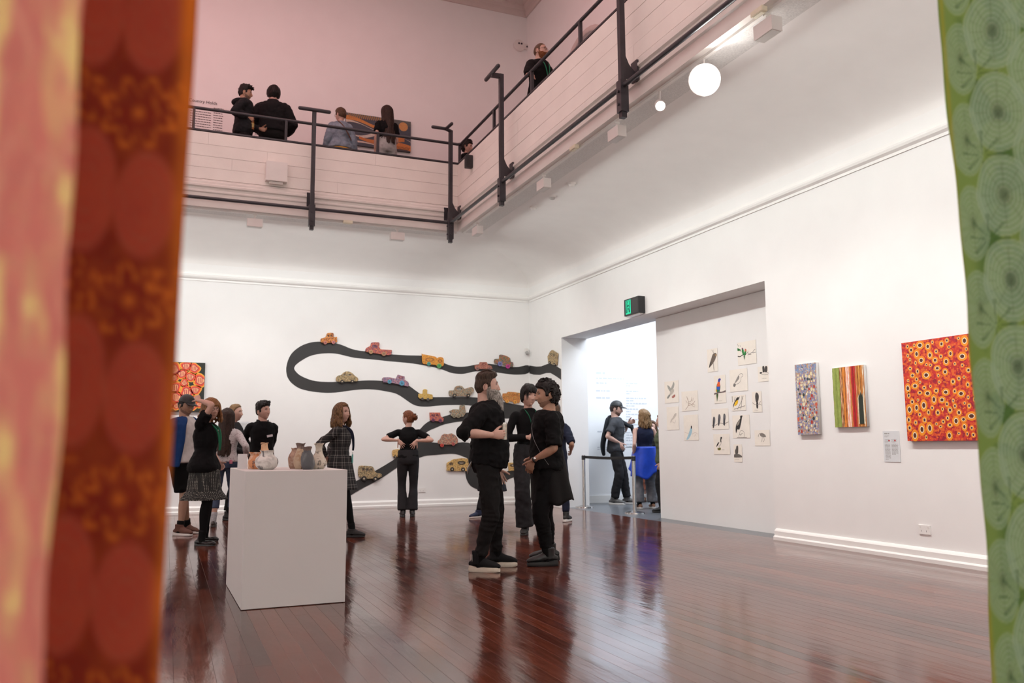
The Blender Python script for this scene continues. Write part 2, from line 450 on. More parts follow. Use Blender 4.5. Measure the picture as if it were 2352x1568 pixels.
# floor ----------------------------------------------------------------------------------
def floormat():
    m, n, l, b = nt('polished_jarrah')
    g = n.new('ShaderNodeNewGeometry'); oi = n.new('ShaderNodeObjectInfo')
    ad = n.new('ShaderNodeMath'); ad.operation = 'ADD'; l.new(g.outputs['Random Per Island'], ad.inputs[0]); l.new(oi.outputs['Random'], ad.inputs[1])
    fr_ = n.new('ShaderNodeMath'); fr_.operation = 'FRACT'; l.new(ad.outputs[0], fr_.inputs[0])
    cr = ramp(n, [(0, (.050, .016, .012)), (.3, (.105, .026, .015)), (.55, (.16, .040, .019)), (.8, (.085, .021, .013)), (1, (.13, .034, .017))])
    l.new(fr_.outputs[0], cr.inputs[0])
    mp = n.new('ShaderNodeMapping'); mp.inputs['Scale'].default_value = (22, 1.2, 1); l.new(g.outputs['Position'], mp.inputs[0])
    nz = n.new('ShaderNodeTexNoise'); nz.inputs['Scale'].default_value = 2; nz.inputs['Detail'].default_value = 6; l.new(mp.outputs[0], nz.inputs['Vector'])
    r2 = ramp(n, [(.3, (.62, .62, .62)), (.7, (1.2, 1.2, 1.2))]); l.new(nz.outputs[0], r2.inputs[0])
    mx = n.new('ShaderNodeMix'); mx.data_type = 'RGBA'; mx.blend_type = 'MULTIPLY'; mx.inputs[0].default_value = 1
    l.new(cr.outputs[0], mx.inputs[6]); l.new(r2.outputs[0], mx.inputs[7]); l.new(mx.outputs[2], b.inputs['Base Color'])
    # worn lacquer
    n3 = n.new('ShaderNodeTexNoise'); n3.inputs['Scale'].default_value = 1.3; n3.inputs['Detail'].default_value = 5; l.new(g.outputs['Position'], n3.inputs['Vector'])
    r3 = ramp(n, [(.3, (.085,)*3), (.7, (.17,)*3)]); l.new(n3.outputs[0], r3.inputs[0]); l.new(r3.outputs[0], b.inputs['Roughness'])
    b.inputs['IOR'].default_value = 1.55; b.inputs['Specular IOR Level'].default_value = .62
    mp4 = n.new('ShaderNodeMapping'); mp4.inputs['Scale'].default_value = (7, 1.6, 1); l.new(g.outputs['Position'], mp4.inputs[0])
    n4 = n.new('ShaderNodeTexNoise'); n4.inputs['Scale'].default_value = 1.6; n4.inputs['Detail'].default_value = 4; l.new(mp4.outputs[0], n4.inputs['Vector'])
    n5 = n.new('ShaderNodeTexNoise'); n5.inputs['Scale'].default_value = 140; l.new(g.outputs['Position'], n5.inputs['Vector'])
    b1 = n.new('ShaderNodeBump'); b1.inputs['Strength'].default_value = .10; b1.inputs['Distance'].default_value = .02; l.new(n4.outputs[0], b1.inputs['Height'])
    b2 = n.new('ShaderNodeBump'); b2.inputs['Strength'].default_value = .03; b2.inputs['Distance'].default_value = .003; l.new(n5.outputs[0], b2.inputs['Height'])
    l.new(b1.outputs[0], b2.inputs['Normal']); l.new(b2.outputs[0], b.inputs['Normal'])
    return m
FM = floormat()
fl = struct(MB().box((XL, YN, -.08), (6.74, Y0, -.012)).build('floor', DARKGAP, smooth=False))
pm = bpy.data.meshes.new('plank')
w = .0467
pm.from_pydata([(-w, 0, -.012), (w, 0, -.012), (w, 1, -.012), (-w, 1, -.012), (-w, 0, -.0008), (w, 0, -.0008), (w, 1, -.0008), (-w, 1, -.0008),
                (-w+.0007, 0, 0), (w-.0007, 0, 0), (w-.0007, 1, 0), (-w+.0007, 1, 0)], [],
               [(0, 3, 2, 1), (0, 1, 5, 4), (1, 2, 6, 5), (2, 3, 7, 6), (3, 0, 4, 7), (4, 5, 9, 8), (5, 6, 10, 9), (6, 7, 11, 10), (7, 4, 8, 11), (8, 9, 10, 11)])
pm.materials.append(FM)
rp = random.Random(11); pieces = []
x = XL+w
while x < 6.72:
    y = YN+rp.uniform(-3, 0)
    while y < Y0:
        L = rp.uniform(2.6, 4.4); a, b = max(y, YN), min(y+L, Y0); y += L
        if b-a > .1: pieces.append((x, a, b))
    x += .094
def vis_area(x, a, b):
    s = 0; k = 8
    for t in range(k):
        yy = a+(b-a)*(t+.5)/k
        if yy*FC[1]+x*FC[0] < .8: continue
        u, v = proj((x, yy, 0))
        if 370 < u < 2275 and v < 1575:
            u2, v2 = proj((x, yy+(b-a)/k, 0)); s += abs(v2-v)*abs(proj((x+.09, yy, 0))[0]-u)
    return s
sc_ = sorted(((vis_area(*p), i) for i, p in enumerate(pieces)), reverse=True)
top = {i for s, i in sc_[:290] if s > 0}
rest = MB(); base = np.array([v.co[:] for v in pm.vertices]); bf = [tuple(p.vertices) for p in pm.polygons]
for i, (x, a, b) in enumerate(pieces):
    tilt = rp.gauss(0, .0011)
    if i in top:
        o = bpy.data.objects.new('plank', pm); COL.objects.link(o); o.parent = fl
        o.location = (x, a+.0006, 0); o.scale = (1, b-a-.0012, 1); o.rotation_euler = (0, tilt, 0)
    else:
        V = base.copy(); V[:, 1] = a+.0006+V[:, 1]*(b-a-.0012); V[:, 2] -= V[:, 0]*tilt; V[:, 0] += x; rest.add(V, bf)
o = rest.build('planks_beyond', FM, fl, smooth=False); o['kind'] = 'stuff'; o.name = 'floor_planks'

# ============================================================ balustrade, steel frame, lamps
def balustrade():
    t = tag(empty('balustrade', (VX, VY, ZT)), 'dark steel handrail running along the top of the pink-lit parapets', 'railing')
    off = (VX, VY, ZT)
    q = .06
    mb = MB().tube([(-5.3, VY+q, ZR), (VX+q-.05, VY+q, ZR), (VX+q, VY+q-.05, ZR), (VX+q, .8, ZR)], [.024]*4, sub=1, caps=0, n=12); P(mb, 'handrail', STEEL, t, off)
    mb = MB().box((-5.3, VY+.0, ZT-.012), (VX+.1, VY+.11, ZT+.012)).box((VX+.0, .8, ZT-.012), (VX+.11, VY+.0, ZT+.012)); P(mb, 'base_rail', STEEL, t, off, False)
    xs = [ony(px, py, VY+q)[0] for px, py in ((445, 270), (657, 300), (868, 325))]+[VX+q-.01]
    for x in [xs[0]-1.6, xs[0]-3.1]+xs: P(MB().box((x-.02, VY+q-.02, ZT+.012), (x+.02, VY+q+.02, ZR-.01)), 'baluster', STEEL, t, off, False)
    for px, py in ((1135, 265), (1222, 180), (1333, 76)):
        y = onx(px, py, VX+q)[1]; P(MB().box((VX+q-.02, y-.02, ZT+.012), (VX+q+.02, y+.02, ZR-.01)), 'baluster', STEEL, t, off, False)
    for y in (6.2, 4.5, 2.9): P(MB().box((VX+q-.02, y-.02, ZT+.012), (VX+q+.02, y+.02, ZR-.01)), 'baluster', STEEL, t, off, False)
def P(mb, name, mat, parent, off, smooth=True, angle=40):
    me = mb.mesh(name); me.transform(Matrix.Translation(-Vector(off))); return link(name, me, mat, parent, smooth, angle)
balustrade()
def steel_frame():
    q = .20; fx, fy = VX-q, VY-q; off = (fx, fy, 4.45)
    t = tag(empty('steel_frame', off), 'black steel posts with T-shaped tops joined by a pipe, hung before the balcony fronts', 'steel frame')
    z0, z1 = 4.46, 6.40; zp = 4.80
    P(MB().tube([(-5.3, fy, zp), (fx, fy, zp)], [.026]*2, sub=1, caps=0), 'crossbar', STEEL, t, off)
    P(MB().tube([(fx, fy, zp), (fx, .8, zp)], [.026]*2, sub=1, caps=0), 'crossbar', STEEL, t, off)
    posts = [(1.95, fy, 'b'), (-.5, fy, 'b'), (-2.9, fy, 'b'), (fx, fy, 'c'), (fx, 10.52, 'r'), (fx, 7.14, 'r'), (fx, 3.8, 'r')]
    for x, y, k in posts:
        po = P(MB().box((x-.03, y-.03, z0), (x+.03, y+.03, z1)), 'post', STEEL, t, off, False)
        mb = MB()
        mb.box((x-.046, y-.046, zp-.28), (x+.046, y+.046, zp+.06))
        P(mb, 'clamp', STEEL, po, off, False)
        for dz in (-.06, -.2):
            for sx, sy in (((0, -1), (-1, 0)) if k == 'c' else (((0, -1),) if k == 'b' else ((-1, 0),))):
                P(MB().cyl((x+sx*.046, y+sy*.046, zp+dz), (x+sx*.062, y+sy*.062, zp+dz), .016, n=6), 'bolt', STEEL, po, off)
        # gusset to the parapet
        if k in 'bc':
            g = [(0, 5.16), (.06, 5.05), (q, 4.93), (q, 4.88), (.0, 4.90)]
            V = [(x+s*.012, y+.03+a*.85, z) for s in (-1, 1) for a, z in g]
            P(MB().add(V, [(0, 1, 2, 3, 4), (9, 8, 7, 6, 5)]+[(i, 5+i, 5+(i+1) % 5, (i+1) % 5) for i in range(5)]), 'bracket', STEEL, t, off, False)
            P(MB().box((x-.06, VY-.055, 4.88), (x+.06, VY-.035, 5.1)), 'bracket_plate', STEEL, t, off, False)
        if k in 'rc':
            g = [(0, 5.16), (.06, 5.05), (q, 4.93), (q, 4.88), (.0, 4.90)]
            V = [(x+.03+a*.85, y+s*.012, z) for s in (-1, 1) for a, z in g]
            P(MB().add(V, [(0, 1, 2, 3, 4), (9, 8, 7, 6, 5)]+[(i, 5+i, 5+(i+1) % 5, (i+1) % 5) for i in range(5)]), 'bracket', STEEL, t, off, False)
            P(MB().box((VX-.055, y-.06, 4.88), (VX-.035, y+.06, 5.1)), 'bracket_plate', STEEL, t, off, False)
        if k == 'b': P(MB().tube([(x-.23, y-.03, z1+.0), (x+.23, y-.03, z1+.0)], [.03]*2, sub=1), 'top_bar', STEEL, t, off)
        if k == 'r':
            P(MB().box((x-.15, y-.028, z1-.06), (x+.03, y+.028, z1-.002)), 'arm', STEEL, t, off, False)
            P(MB().tube([(x-.14, y-.24, z1-.0), (x-.14, y+.24, z1-.0)], [.03]*2, sub=1), 'top_bar', STEEL, t, off)
        if k == 'c':
            P(MB().tube([(x, y, z1-.01), (x-.10, y-.05, z1)], [.03]*2, sub=1), 'arm', STEEL, t, off)
            P(MB().tube([(x-.10, y-.05, z1), (x-.33, y-.05, z1)], [.028]*2, sub=1), 'top_bar', STEEL, t, off)
            P(MB().tube([(x-.10, y-.05, z1), (x-.08, y-.3, z1)], [.028]*2, sub=1), 'top_bar', STEEL, t, off)
steel_frame()

TRK = M('track_white', (.78, .75, .72), .4, .02)
EMI = M('lamp_glow', (1.0, .97, .93), .5, 0, emit=60)
EMI2 = M('small_lamp_glow', (1.0, .98, .95), .5, 0, emit=9)
def track(name, a, b, label, out):
    t = tag(empty(name, ((a[0]+b[0])/2, (a[1]+b[1])/2, ZS)), label, 'lighting track')
    off = t.location[:]
    lo = (min(a[0], b[0])-(.018 if a[0] == b[0] else 0), min(a[1], b[1])-(.018 if a[1] == b[1] else 0), ZS-.034)
    hi = (max(a[0], b[0])+(.018 if a[0] == b[0] else 0), max(a[1], b[1])+(.018 if a[1] == b[1] else 0), ZS-.001)
    P(MB().box(lo, hi), 'rail', TRK, t, off, False)
    d = .03
    # perforated strip beside the rail
    if a[0] == b[0]: P(MB().box((a[0]+.04, lo[1], ZS-.012), (a[0]+.30, hi[1], ZS-.002)), 'cover_strip', M('perforated_strip', (.66, .64, .62), .5, .12, 60, .3, 120), t, off, False)
    else: P(MB().box((lo[0], a[1]+.04, ZS-.012), (hi[0], a[1]+.30, ZS-.002)), 'cover_strip', M('perforated_strip', (.66, .64, .62), .5, .12, 60, .3, 120), t, off, False)
TX, TY = VX+.09, VY+.09
track('lighting_track', (-5.3, TY), (VX, TY), 'white lighting track under the balcony along the back wall', 'y')
track('lighting_track', (TX, .8), (TX, VY), 'white lighting track under the balcony along the right wall', 'x')
def track_box(x, y, ax, label):
    t = tag(empty('track_light', (x, y, ZS-.034)), label, 'light', 'white box-shaped track lights under the balconies')
    dx, dy = (.115, .055) if ax == 'x' else (.055, .115)
    b = MB().box((-dx, -dy, -.20), (dx, dy, -.075)); b.build('housing', TRK, t, smooth=False)
    MB().box((-dx+.01, -dy+.01, -.204), (dx-.01, dy-.01, -.2005)).build('lens', M('lens_grey', (.6, .58, .55), .3), t, smooth=False)
    MB().cyl((0, 0, -.076), (0, 0, -.02), .012).build('stem', TRK, t)
    MB().box((-.03, -.015, -.022), (.03, .015, 0)).build('adaptor', TRK, t, smooth=False)
xs = [ony(585, 503, TY)[0], ony(912, 535, TY)[0]]
track_box(xs[0], TY, 'x', 'white box track light left of the second steel post, over the back wall')
track_box(xs[1], TY, 'x', 'white box track light between the two steel posts, over the back wall')
for (px, py), lb in zip(((1097, 528), (1249, 424), (1417, 303), (1763, 62)), (
        'white box track light nearest the inner corner of the balcony', 'white box track light under the right balcony beyond the second steel post',
        'white box track light just behind the nearest steel post', 'largest white box track light, nearest on the right balcony')):
    p = onx(px, py, TX); track_box(TX, p[1], 'y', lb)
def spot_head(px, py, r, mat, label, aimv, body=True):
    p = onx(px, py, TX)
    t = tag(empty('spotlight', (TX, p[1], ZS-.035)), label, 'light')
    MB().cyl((0, 0, -.11), (0, 0, -.0), .011).build('stem', TRK, t)
    a = Vector(aimv).normalized(); c = Vector((0, 0, -.15 if r < .1 else -.20))
    b = MB(); b.cyl(c-a*.09, c+a*.055, r*1.12, n=24, r2=r*1.18); b.build('lamp_housing', TRK, t)
    mb = MB(); mb.cyl(c+a*.055, c+a*.058, r, n=24); mb.build('lamp_lens', mat, t)
    return p
spot_head(1516, 244, .045, EMI2, 'small round white spotlight with its lens lit, beside the dazzling lamp', Vector((0-TX, 0-6.9, 1.1-4.6))+Vector((.8, .2, -.9)))
spot_head(1618, 178, .125, EMI, 'dazzling bright flood lamp under the right balcony', Vector((0-TX, 0-6.1, 1.1-4.6)))
pf = onx(1618, 178, TX)
# the dazzling lamp's own light
spot((TX-.08, pf[1]-.1, ZS-.24), (1.2, 2.2, 0), 55, (1, .97, .93), 120, .7, .12)
l = bpy.data.lights.new('flood_spill', 'POINT'); l.energy = 5; l.shadow_soft_size = .12; l.color = (1, .97, .93)
o = bpy.data.objects.new('flood_spill', l); COL.objects.link(o); o.location = (TX-.02, pf[1]-.35, ZS-.36)
# small fittings
def box_thing(name, label, cat, a, b, mat, extra=None, group=None, bev=.004):
    c = ((a[0]+b[0])/2, (a[1]+b[1])/2, min(a[2], b[2])); t = tag(empty(name, c), label, cat, group)
    bm = bmesh.new(); V = [bm.verts.new((x, y, z)) for z in (a[2], b[2]) for y in (a[1], b[1]) for x in (a[0], b[0])]
    for f in [(0, 2, 3, 1), (4, 5, 7, 6), (0, 1, 5, 4), (2, 6, 7, 3), (0, 4, 6, 2), (1, 3, 7, 5)]: bm.faces.new([V[i] for i in f])
    bmesh.ops.bevel(bm, geom=bm.edges[:], offset=bev, segments=2, affect='EDGES')
    me = bpy.data.meshes.new('body'); bm.to_mesh(me); bm.free(); me.transform(Matrix.Translation(-Vector(c)))
    link('body', me, mat, t); 
    if extra: extra(t, c)
    return t
p = ony(612, 368, VY-.12); p2 = ony(660, 418, VY-.12)
def ex(t, c):
    P(MB().box((p[0]+.06, VY-.08, p2[2]-.04), (p2[0]-.06, VY-.052, p2[2]-.001)), 'cable_bracket', BFM, t, c, False)
box_thing('electrical_box', 'square white box fixed to the balcony front, left of the steel post', 'box', (p[0], VY-.12, p2[2]), (p2[0], VY-.004, p[2]), TRK, ex)
p = onx(1078, 371, VX-.05)
def ex(t, c): MB().box((-.03, -.052, .03), (.0, -.046, .17)).build('grille', M('black_grille', (.02, .02, .02), .7), t, smooth=False)
box_thing('loudspeaker', 'small black loudspeaker on the balcony front at its inner corner', 'speaker', (VX-.12, p[1]-.045, p[2]-.11), (VX-.004, p[1]+.045, p[2]+.10), M('black_plastic', (.02, .02, .022), .5), ex)
for (px, py), pl, lb in (((799, 507), 'y', 'small cream junction box under the back balcony right of the steel post'), ((1319, 343), 'x', 'small cream junction box under the right balcony between two posts'), ((1743, 26), 'x', 'cream junction box beside the largest track light')):
    p = ony(px, py, VY+.02) if pl == 'y' else onx(px, py, VX+.02)
    x_, y_ = p[0], p[1]
    dx, dy = (.075, .03) if pl == 'y' else (.03, .075)
    def ex(t, c): MB().box((-dx*.7, -dy*.7, -.006), (dx*.7, dy*.7, -.001)).build('cover', M('cream_cover', (.8, .76, .62), .5), t, smooth=False)
    box_thing('junction_box', lb, 'junction box', (x_-dx, y_-dy, ZS-.05), (x_+dx, y_+dy, ZS-.001), M('cream_plastic', (.78, .72, .56), .5), ex)
for (px, py), lb in (((1269, 451), 'white smoke detector under the balcony ceiling, middle of three'), ((1313, 421), 'flat white ceiling sensor nearest the track, right of the smoke detector'), ((1225, 475), 'flat pale ceiling disc left of the smoke detector')):
    p = onz(px, py, ZS); zz = min(zcove(X0-p[0]), ZS)
    t = tag(empty('smoke_detector', (p[0], p[1], zz)), lb, 'smoke detector')
    MB().cyl((0, 0, -.02), (0, 0, .004), .06, n=24).build('base', TRK, t)
    MB().cyl((0, 0, -.045), (0, 0, -.019), .03, n=20, r2=.045).build('head', TRK if px != 1269 else M('detector_grey', (.4, .38, .36), .5), t)
# twin emergency lamp and sensor high on the upper back wall
p = ony(1191, 106, Y0); t = tag(empty('emergency_light', (p[0], Y0, p[2])), 'round white twin emergency lamp high on the pink back wall', 'light')
MB().cyl((0, 0, 0), (0, -.05, 0), .125, n=28).build('body', TRK, t)
for s in (-1, 1): MB().cyl((.02+s*.03, -.05, .04), (.02+s*.03, -.058, .04), .02, n=14).build('lamp', M('dark_lens', (.03, .02, .03), .3), t)
p = ony(1209, 109, Y0); t = tag(empty('sensor', (p[0], Y0, p[2])), 'small square white sensor beside the twin emergency lamp', 'sensor')
MB().box((-.07, -.04, -.06), (.07, 0, .06)).build('body', TRK, t, smooth=False); MB().cyl((0, -.04, 0), (0, -.05, 0), .02, n=12).build('lens', M('dark_lens', (.03, .02, .03), .3), t)
p = ony(1211, 806, Y0); t = tag(empty('security_camera', (p[0]-.03, Y0, p[2])), 'small white security sensor on the back wall near the corner, above the road', 'sensor')
MB().box((-.03, -.05, -.02), (.03, 0, .05)).build('mount', TRK, t, smooth=False); MB().tube([(0, -.05, -.03), (0, -.07, -.06)], [.03, .03], sub=1).build('head', M('grey_plastic', (.35, .34, .33), .5), t)
# exit sign
p0 = onx(1447, 690, X0); p1 = onx(1484, 722, X0)
BLK = M('black_plastic', (.02, .02, .022), .5)
y1, y0_, z0, z1 = p0[1]-.02, p1[1]+.02, 3.11, 3.11+.28
t = tag(empty('exit_sign', (X0, (y0_+y1)/2, z0)), 'black box sign with a lit green running-man symbol above the opening', 'sign')
hw = (y1-y0_)/2
MB().box((-.12, -hw, .01), (-.001, hw, .27)).build('body', BLK, t, smooth=False)
GRN = M('exit_green_glow', (.0, .55, .30), .4, 0, emit=.55)
MB().box((-.124, hw-.20, .03), (-.1205, hw-.05, .25)).build('lit_panel', GRN, t, smooth=False)
def fig(pts, name, par, w=.008):
    m = MB()
    for q in pts: m.tube([(-.1255, a, b) for a, b in q], [(w, .001)]*len(q), sub=1, up=(1, 0, 0), n=8)
    return m.build(name, M('exit_dark_green', (.0, .03, .02), .6), par)
yc = hw-.125
fig([[(yc-.045, .05), (yc-.045, .235), (yc+.05, .235), (yc+.05, .05)], [(yc+.005, .19), (yc, .13)], [(yc, .13), (yc+.03, .09), (yc+.03, .055)], [(yc, .13), (yc-.025, .095), (yc-.03, .06)], [(yc, .175), (yc+.03, .15)], [(yc, .175), (yc-.028, .15)]], 'running_figure', t)
MB().ell((-.1255, yc+.006, .21), (.001, .013, .013)).build('running_figure_head', M('exit_dark_green', (.0, .03, .02), .6), t)
MB().box((-.122, -hw+.02, .03), (-.1205, hw-.22, .25)).build('grey_panel', M('sign_side', (.035, .035, .035), .5), t, smooth=False)
MB().box((-.10, -hw+.03, -.005), (-.02, hw-.03, .012)).build('bottom_cover', TRK, t, smooth=False)
# sockets
def socket(c, n, label, w=.115, h=.075):
    t = tag(empty('power_socket', c, math.atan2(n[0], -n[1])), label, 'power outlet')
    bm = MB().box((-w/2, -.012, -h/2), (w/2, 0, h/2)); bm.build('plate', WHITE2, t, smooth=False)
    for s in (-1, 1):
        MB().cyl((s*w*.34, -.012, h*.28), (s*w*.34, -.016, h*.28), .006, n=10).build('switch', TRK, t)
        MB().box((s*w*.22-.008, -.0126, -h*.25), (s*w*.22-.005, -.012, -.005)).build('slot', M('dark_lens', (.03, .02, .03), .3), t, smooth=False)
p = onx(2125, 1216, X0); socket((X0, p[1], p[2]), (-1, 0), 'white double power socket low on the right wall', .13, .085)
p = ony(969, 1125, Y0); socket((p[0], Y0, p[2]), (0, -1), 'white double power socket low on the back wall beside the woman in flared trousers', .13, .075)
p = ony(1187, 1107, Y0-.12); p2 = ony(1216, 1140, Y0-.12)
box_thing('wall_box', 'plain white box on the back wall above the skirting, between the two men', 'box', (p[0], Y0-.12, p2[2]), (p2[0], Y0-.002, p[2]), WHITE2)
# stanchions with belt
CHR = M('brushed_chrome', (.62, .60, .58), .22, .05, 40, metal=1.)
def stanchion(x, y, label):
    t = tag(empty('stanchion', (x, y, 0)), label, 'stanchion')
    MB().cyl((0, 0, .0), (0, 0, .022), .165, n=40, r2=.16).tube([(0, 0, .022), (0, 0, .045)], [.155, .05], sub=1, caps=0, n=40).build('base', CHR, t)
    MB().cyl((0, 0, .04), (0, 0, .86), .032, n=24).build('pole', CHR, t)
    MB().cyl((0, 0, .855), (0, 0, .93), .034, n=24, r2=.036).build('belt_head', BLK, t)
    MB().cyl((0, 0, .93), (0, 0, .94), .03, n=24).build('cap', CHR, t)
s1 = onz(1338, 1165, 0)+np.array([0, -.07, 0]); s2 = onz(1458, 1179, 0)
stanchion(s1[0], s1[1], 'chrome stanchion at the far side of the opening'); stanchion(s2[0], s2[1], 'chrome stanchion nearer the bird drawings')
d = (s1-s2); d /= np.linalg.norm(d)
bl = [s2+d*.036+np.array([0, 0, .905]), (s1+s2)/2+np.array([0, 0, .893]), s1-d*.036+np.array([0, 0, .905])]
o = MB().tube(bl, [(.0012, .024)]*3, sub=6, caps=0, n=8).build('barrier_belt', M('black_webbing', (.012, .012, .013), .7)); tag(o, 'black retractable belt stretched between the two chrome stanchions', 'barrier belt')
# ============================================================ people
def skinmat(name, c): 
    if name in MATS: return MATS[name]
    m = M(name, c, .5, .07, 25, .06, 180); b = m.node_tree.nodes['Principled BSDF']
    b.inputs['Subsurface Weight'].default_value = .0; return m
HSC = 1.07
SK = skinmat('skin_fair', (.53, .32, .25)); SK2 = skinmat('skin_tan', (.42, .235, .155)); SK3 = skinmat('skin_olive', (.30, .165, .105))
LIP = M('lips', (.36, .12, .10), .45, .05, 20)
EYEW = M('eye_white', (.66, .62, .60), .25, .02, 10); EYED = M('eye_iris', (.025, .017, .012), .15, .1, 10)
def cloth(name, c, rough=.85, bump=.25, bs=350, **k): return M(name, c, rough, k.pop('var', .1), k.pop('scale', 14), bump, bs, sheen=k.pop('sheen', .0), spec=k.pop('spec', .25), **k)
BLACK = cloth('black_jersey', (.0042, .0042, .0047), spec=.16); BLACK2 = cloth('washed_black_denim', (.0095, .009, .009), var=.25, scale=30, spec=.18)
NAVY = cloth('navy_cloth', (.012, .016, .035)); CHAR = cloth('charcoal_cloth', (.014, .0135, .015), var=.2)
def hairmat(name, c, c2):
    if name in MATS: return MATS[name]
    m, n, l, b = nt(name)
    tc = n.new('ShaderNodeTexCoord'); mp = n.new('ShaderNodeMapping'); mp.inputs['Scale'].default_value = (1, 1, .18)
    l.new(tc.outputs['Object'], mp.inputs[0])
    nz = n.new('ShaderNodeTexNoise'); nz.inputs['Scale'].default_value = 150; nz.inputs['Detail'].default_value = 3; l.new(mp.outputs[0], nz.inputs['Vector'])
    cr = ramp(n, [(.35, c), (.65, c2)]); l.new(nz.outputs[0], cr.inputs[0]); l.new(cr.outputs[0], b.inputs['Base Color'])
    b.inputs['Roughness'].default_value = .5; b.inputs['Specular IOR Level'].default_value = .22
    bp = n.new('ShaderNodeBump'); bp.inputs['Strength'].default_value = .7; bp.inputs['Distance'].default_value = .006
    l.new(nz.outputs[0], bp.inputs['Height']); l.new(bp.outputs[0], b.inputs['Normal']); MATS[name] = m; return m
HB = hairmat('hair_black', (.006, .005, .005), (.016, .012, .010))
HDB = hairmat('hair_dark_brown', (.014, .008, .006), (.045, .022, .014))
HBR = hairmat('hair_brown', (.045, .024, .014), (.12, .065, .035))
HDK = hairmat('hair_cool_brown', (.018, .011, .007), (.062, .037, .023))
HAU = hairmat('hair_auburn', (.075, .022, .008), (.22, .075, .028))
HBL = hairmat('hair_sandy', (.10, .055, .026), (.30, .18, .085))
HST = hairmat('hair_strawberry', (.14, .06, .022), (.34, .17, .07))
HGR = hairmat('beard_grey', (.075, .065, .055), (.42, .39, .35))
HGI = hairmat('beard_ginger', (.10, .030, .010), (.26, .09, .03))

def nrm(v): v = np.array(v, float); return v/max(np.linalg.norm(v), 1e-9)
def head_surf(D, sex='m', feat=1.):
    x, y, z = D[:, 0], D[:, 1], D[:, 2]
    P = D*np.array([.076, .097, .117])
    fr = y > 0
    P[:, 1] = np.where(fr, np.sign(y)*np.abs(y)**.88*.093, P[:, 1])
    t = np.clip(-z, 0, 1)
    jaw = .30 if sex == 'm' else .36
    P[:, 0] *= 1-jaw*t**2.0
    P[:, 0] *= 1+.04*np.exp(-((z-.35)/.4)**2)
    P[:, 1] = np.where(~fr, P[:, 1]*(1-.5*t**1.2), P[:, 1]*(1-.02*t))
    X, Y, Z = P[:, 0], P[:, 1], P[:, 2]
    F = np.clip((y-.15)/.35, 0, 1); F = F*F*(3-2*F)*feat
    g = lambda cx, cz, sx, sz: np.exp(-((np.abs(X)-cx)/sx)**2-((Z-cz)/sz)**2)
    g0 = lambda cz, sx, sz: np.exp(-(X/sx)**2-((Z-cz)/sz)**2)
    d = np.zeros_like(X)
    # nose
    nz = np.clip((.024-Z)/.052, 0, 1)                     # 0 bridge -> 1 tip
    prof = np.where(Z > -.030, .003+.021*nz**1.3, np.maximum(.024*(1-(-.030-Z)/.011), 0)); prof = np.where(Z > .024, .003*np.exp(-((Z-.024)/.012)**2), prof)
    wid = .0065+.0055*nz**2
    d += prof*np.exp(-(X/wid)**2)
    d += .007*g(.012, -.029, .006, .008)
    d -= .011*g(.031, .012, .015, .010)                # sockets
    d += .0045*g(.028, .031, .018, .007)                 # brow
    d += .004*g(.044, -.018, .014, .014)                 # cheekbone
    d += .007*g0(-.049, .022, .006)+.007*g0(-.062, .018, .006)-.003*g0(-.0555, .022, .0025)
    d -= .003*g0(-.074, .02, .006)
    d += (.012 if sex == 'm' else .009)*g0(-.098, .026, .018)
    d -= .004*g0(.075, .06, .02)*0
    P[:, 1] = Y+d*F
    return P
def grid_dirs(nu=72, nv=52):
    u = np.linspace(-np.pi, np.pi, nu, endpoint=False); phi = u-.45*np.sin(u)
    v = np.linspace(-np.pi/2, np.pi/2, nv+1)[1:-1]
    D = [(0, 0, -1)]+[(math.sin(p)*math.cos(e), math.cos(p)*math.cos(e), math.sin(e)) for e in v for p in phi]+[(0, 0, 1)]
    F = [(0, 1+(i+1) % nu, 1+i) for i in range(nu)]
    m = len(v)
    for j in range(m-1):
        for i in range(nu):
            a = 1+j*nu+i; b = 1+j*nu+(i+1) % nu; F.append((a, b, b+nu, a+nu))
    o = 1+(m-1)*nu; L = o+nu
    F += [(o+i, o+(i+1) % nu, L) for i in range(nu)]
    F = [f[::-1] for f in F]
    return np.array(D, float), F
GD, GF = grid_dirs(); GD2, GF2 = grid_dirs(104, 76)

def rotm(yaw=0, pitch=0, roll=0):
    """yaw + = turn to own left, pitch + = look up, roll + = tilt to own right"""
    a, b, c = map(math.radians, (yaw, pitch, roll))
    Rz = np.array([[math.cos(a), -math.sin(a), 0], [math.sin(a), math.cos(a), 0], [0, 0, 1]])
    Rx = np.array([[1, 0, 0], [0, math.cos(b), -math.sin(b)], [0, math.sin(b), math.cos(b)]])
    Ry = np.array([[math.cos(c), 0, math.sin(c)], [0, 1, 0], [-math.sin(c), 0, math.cos(c)]])
    return Rz@Rx@Ry
def ik(a, t, la, lb, pole):
    a = np.array(a, float); t = np.array(t, float); v = t-a; d = np.linalg.norm(v)
    if d > (la+lb)*.998: t = a+v/d*(la+lb)*.998; v = t-a; d = np.linalg.norm(v)
    n = v/d; x = (la*la-lb*lb+d*d)/(2*d); h = math.sqrt(max(la*la-x*x, 0))
    p = np.array(pole, float); p = p-n*(p@n); p = nrm(p)
    return a+n*x+p*h, t

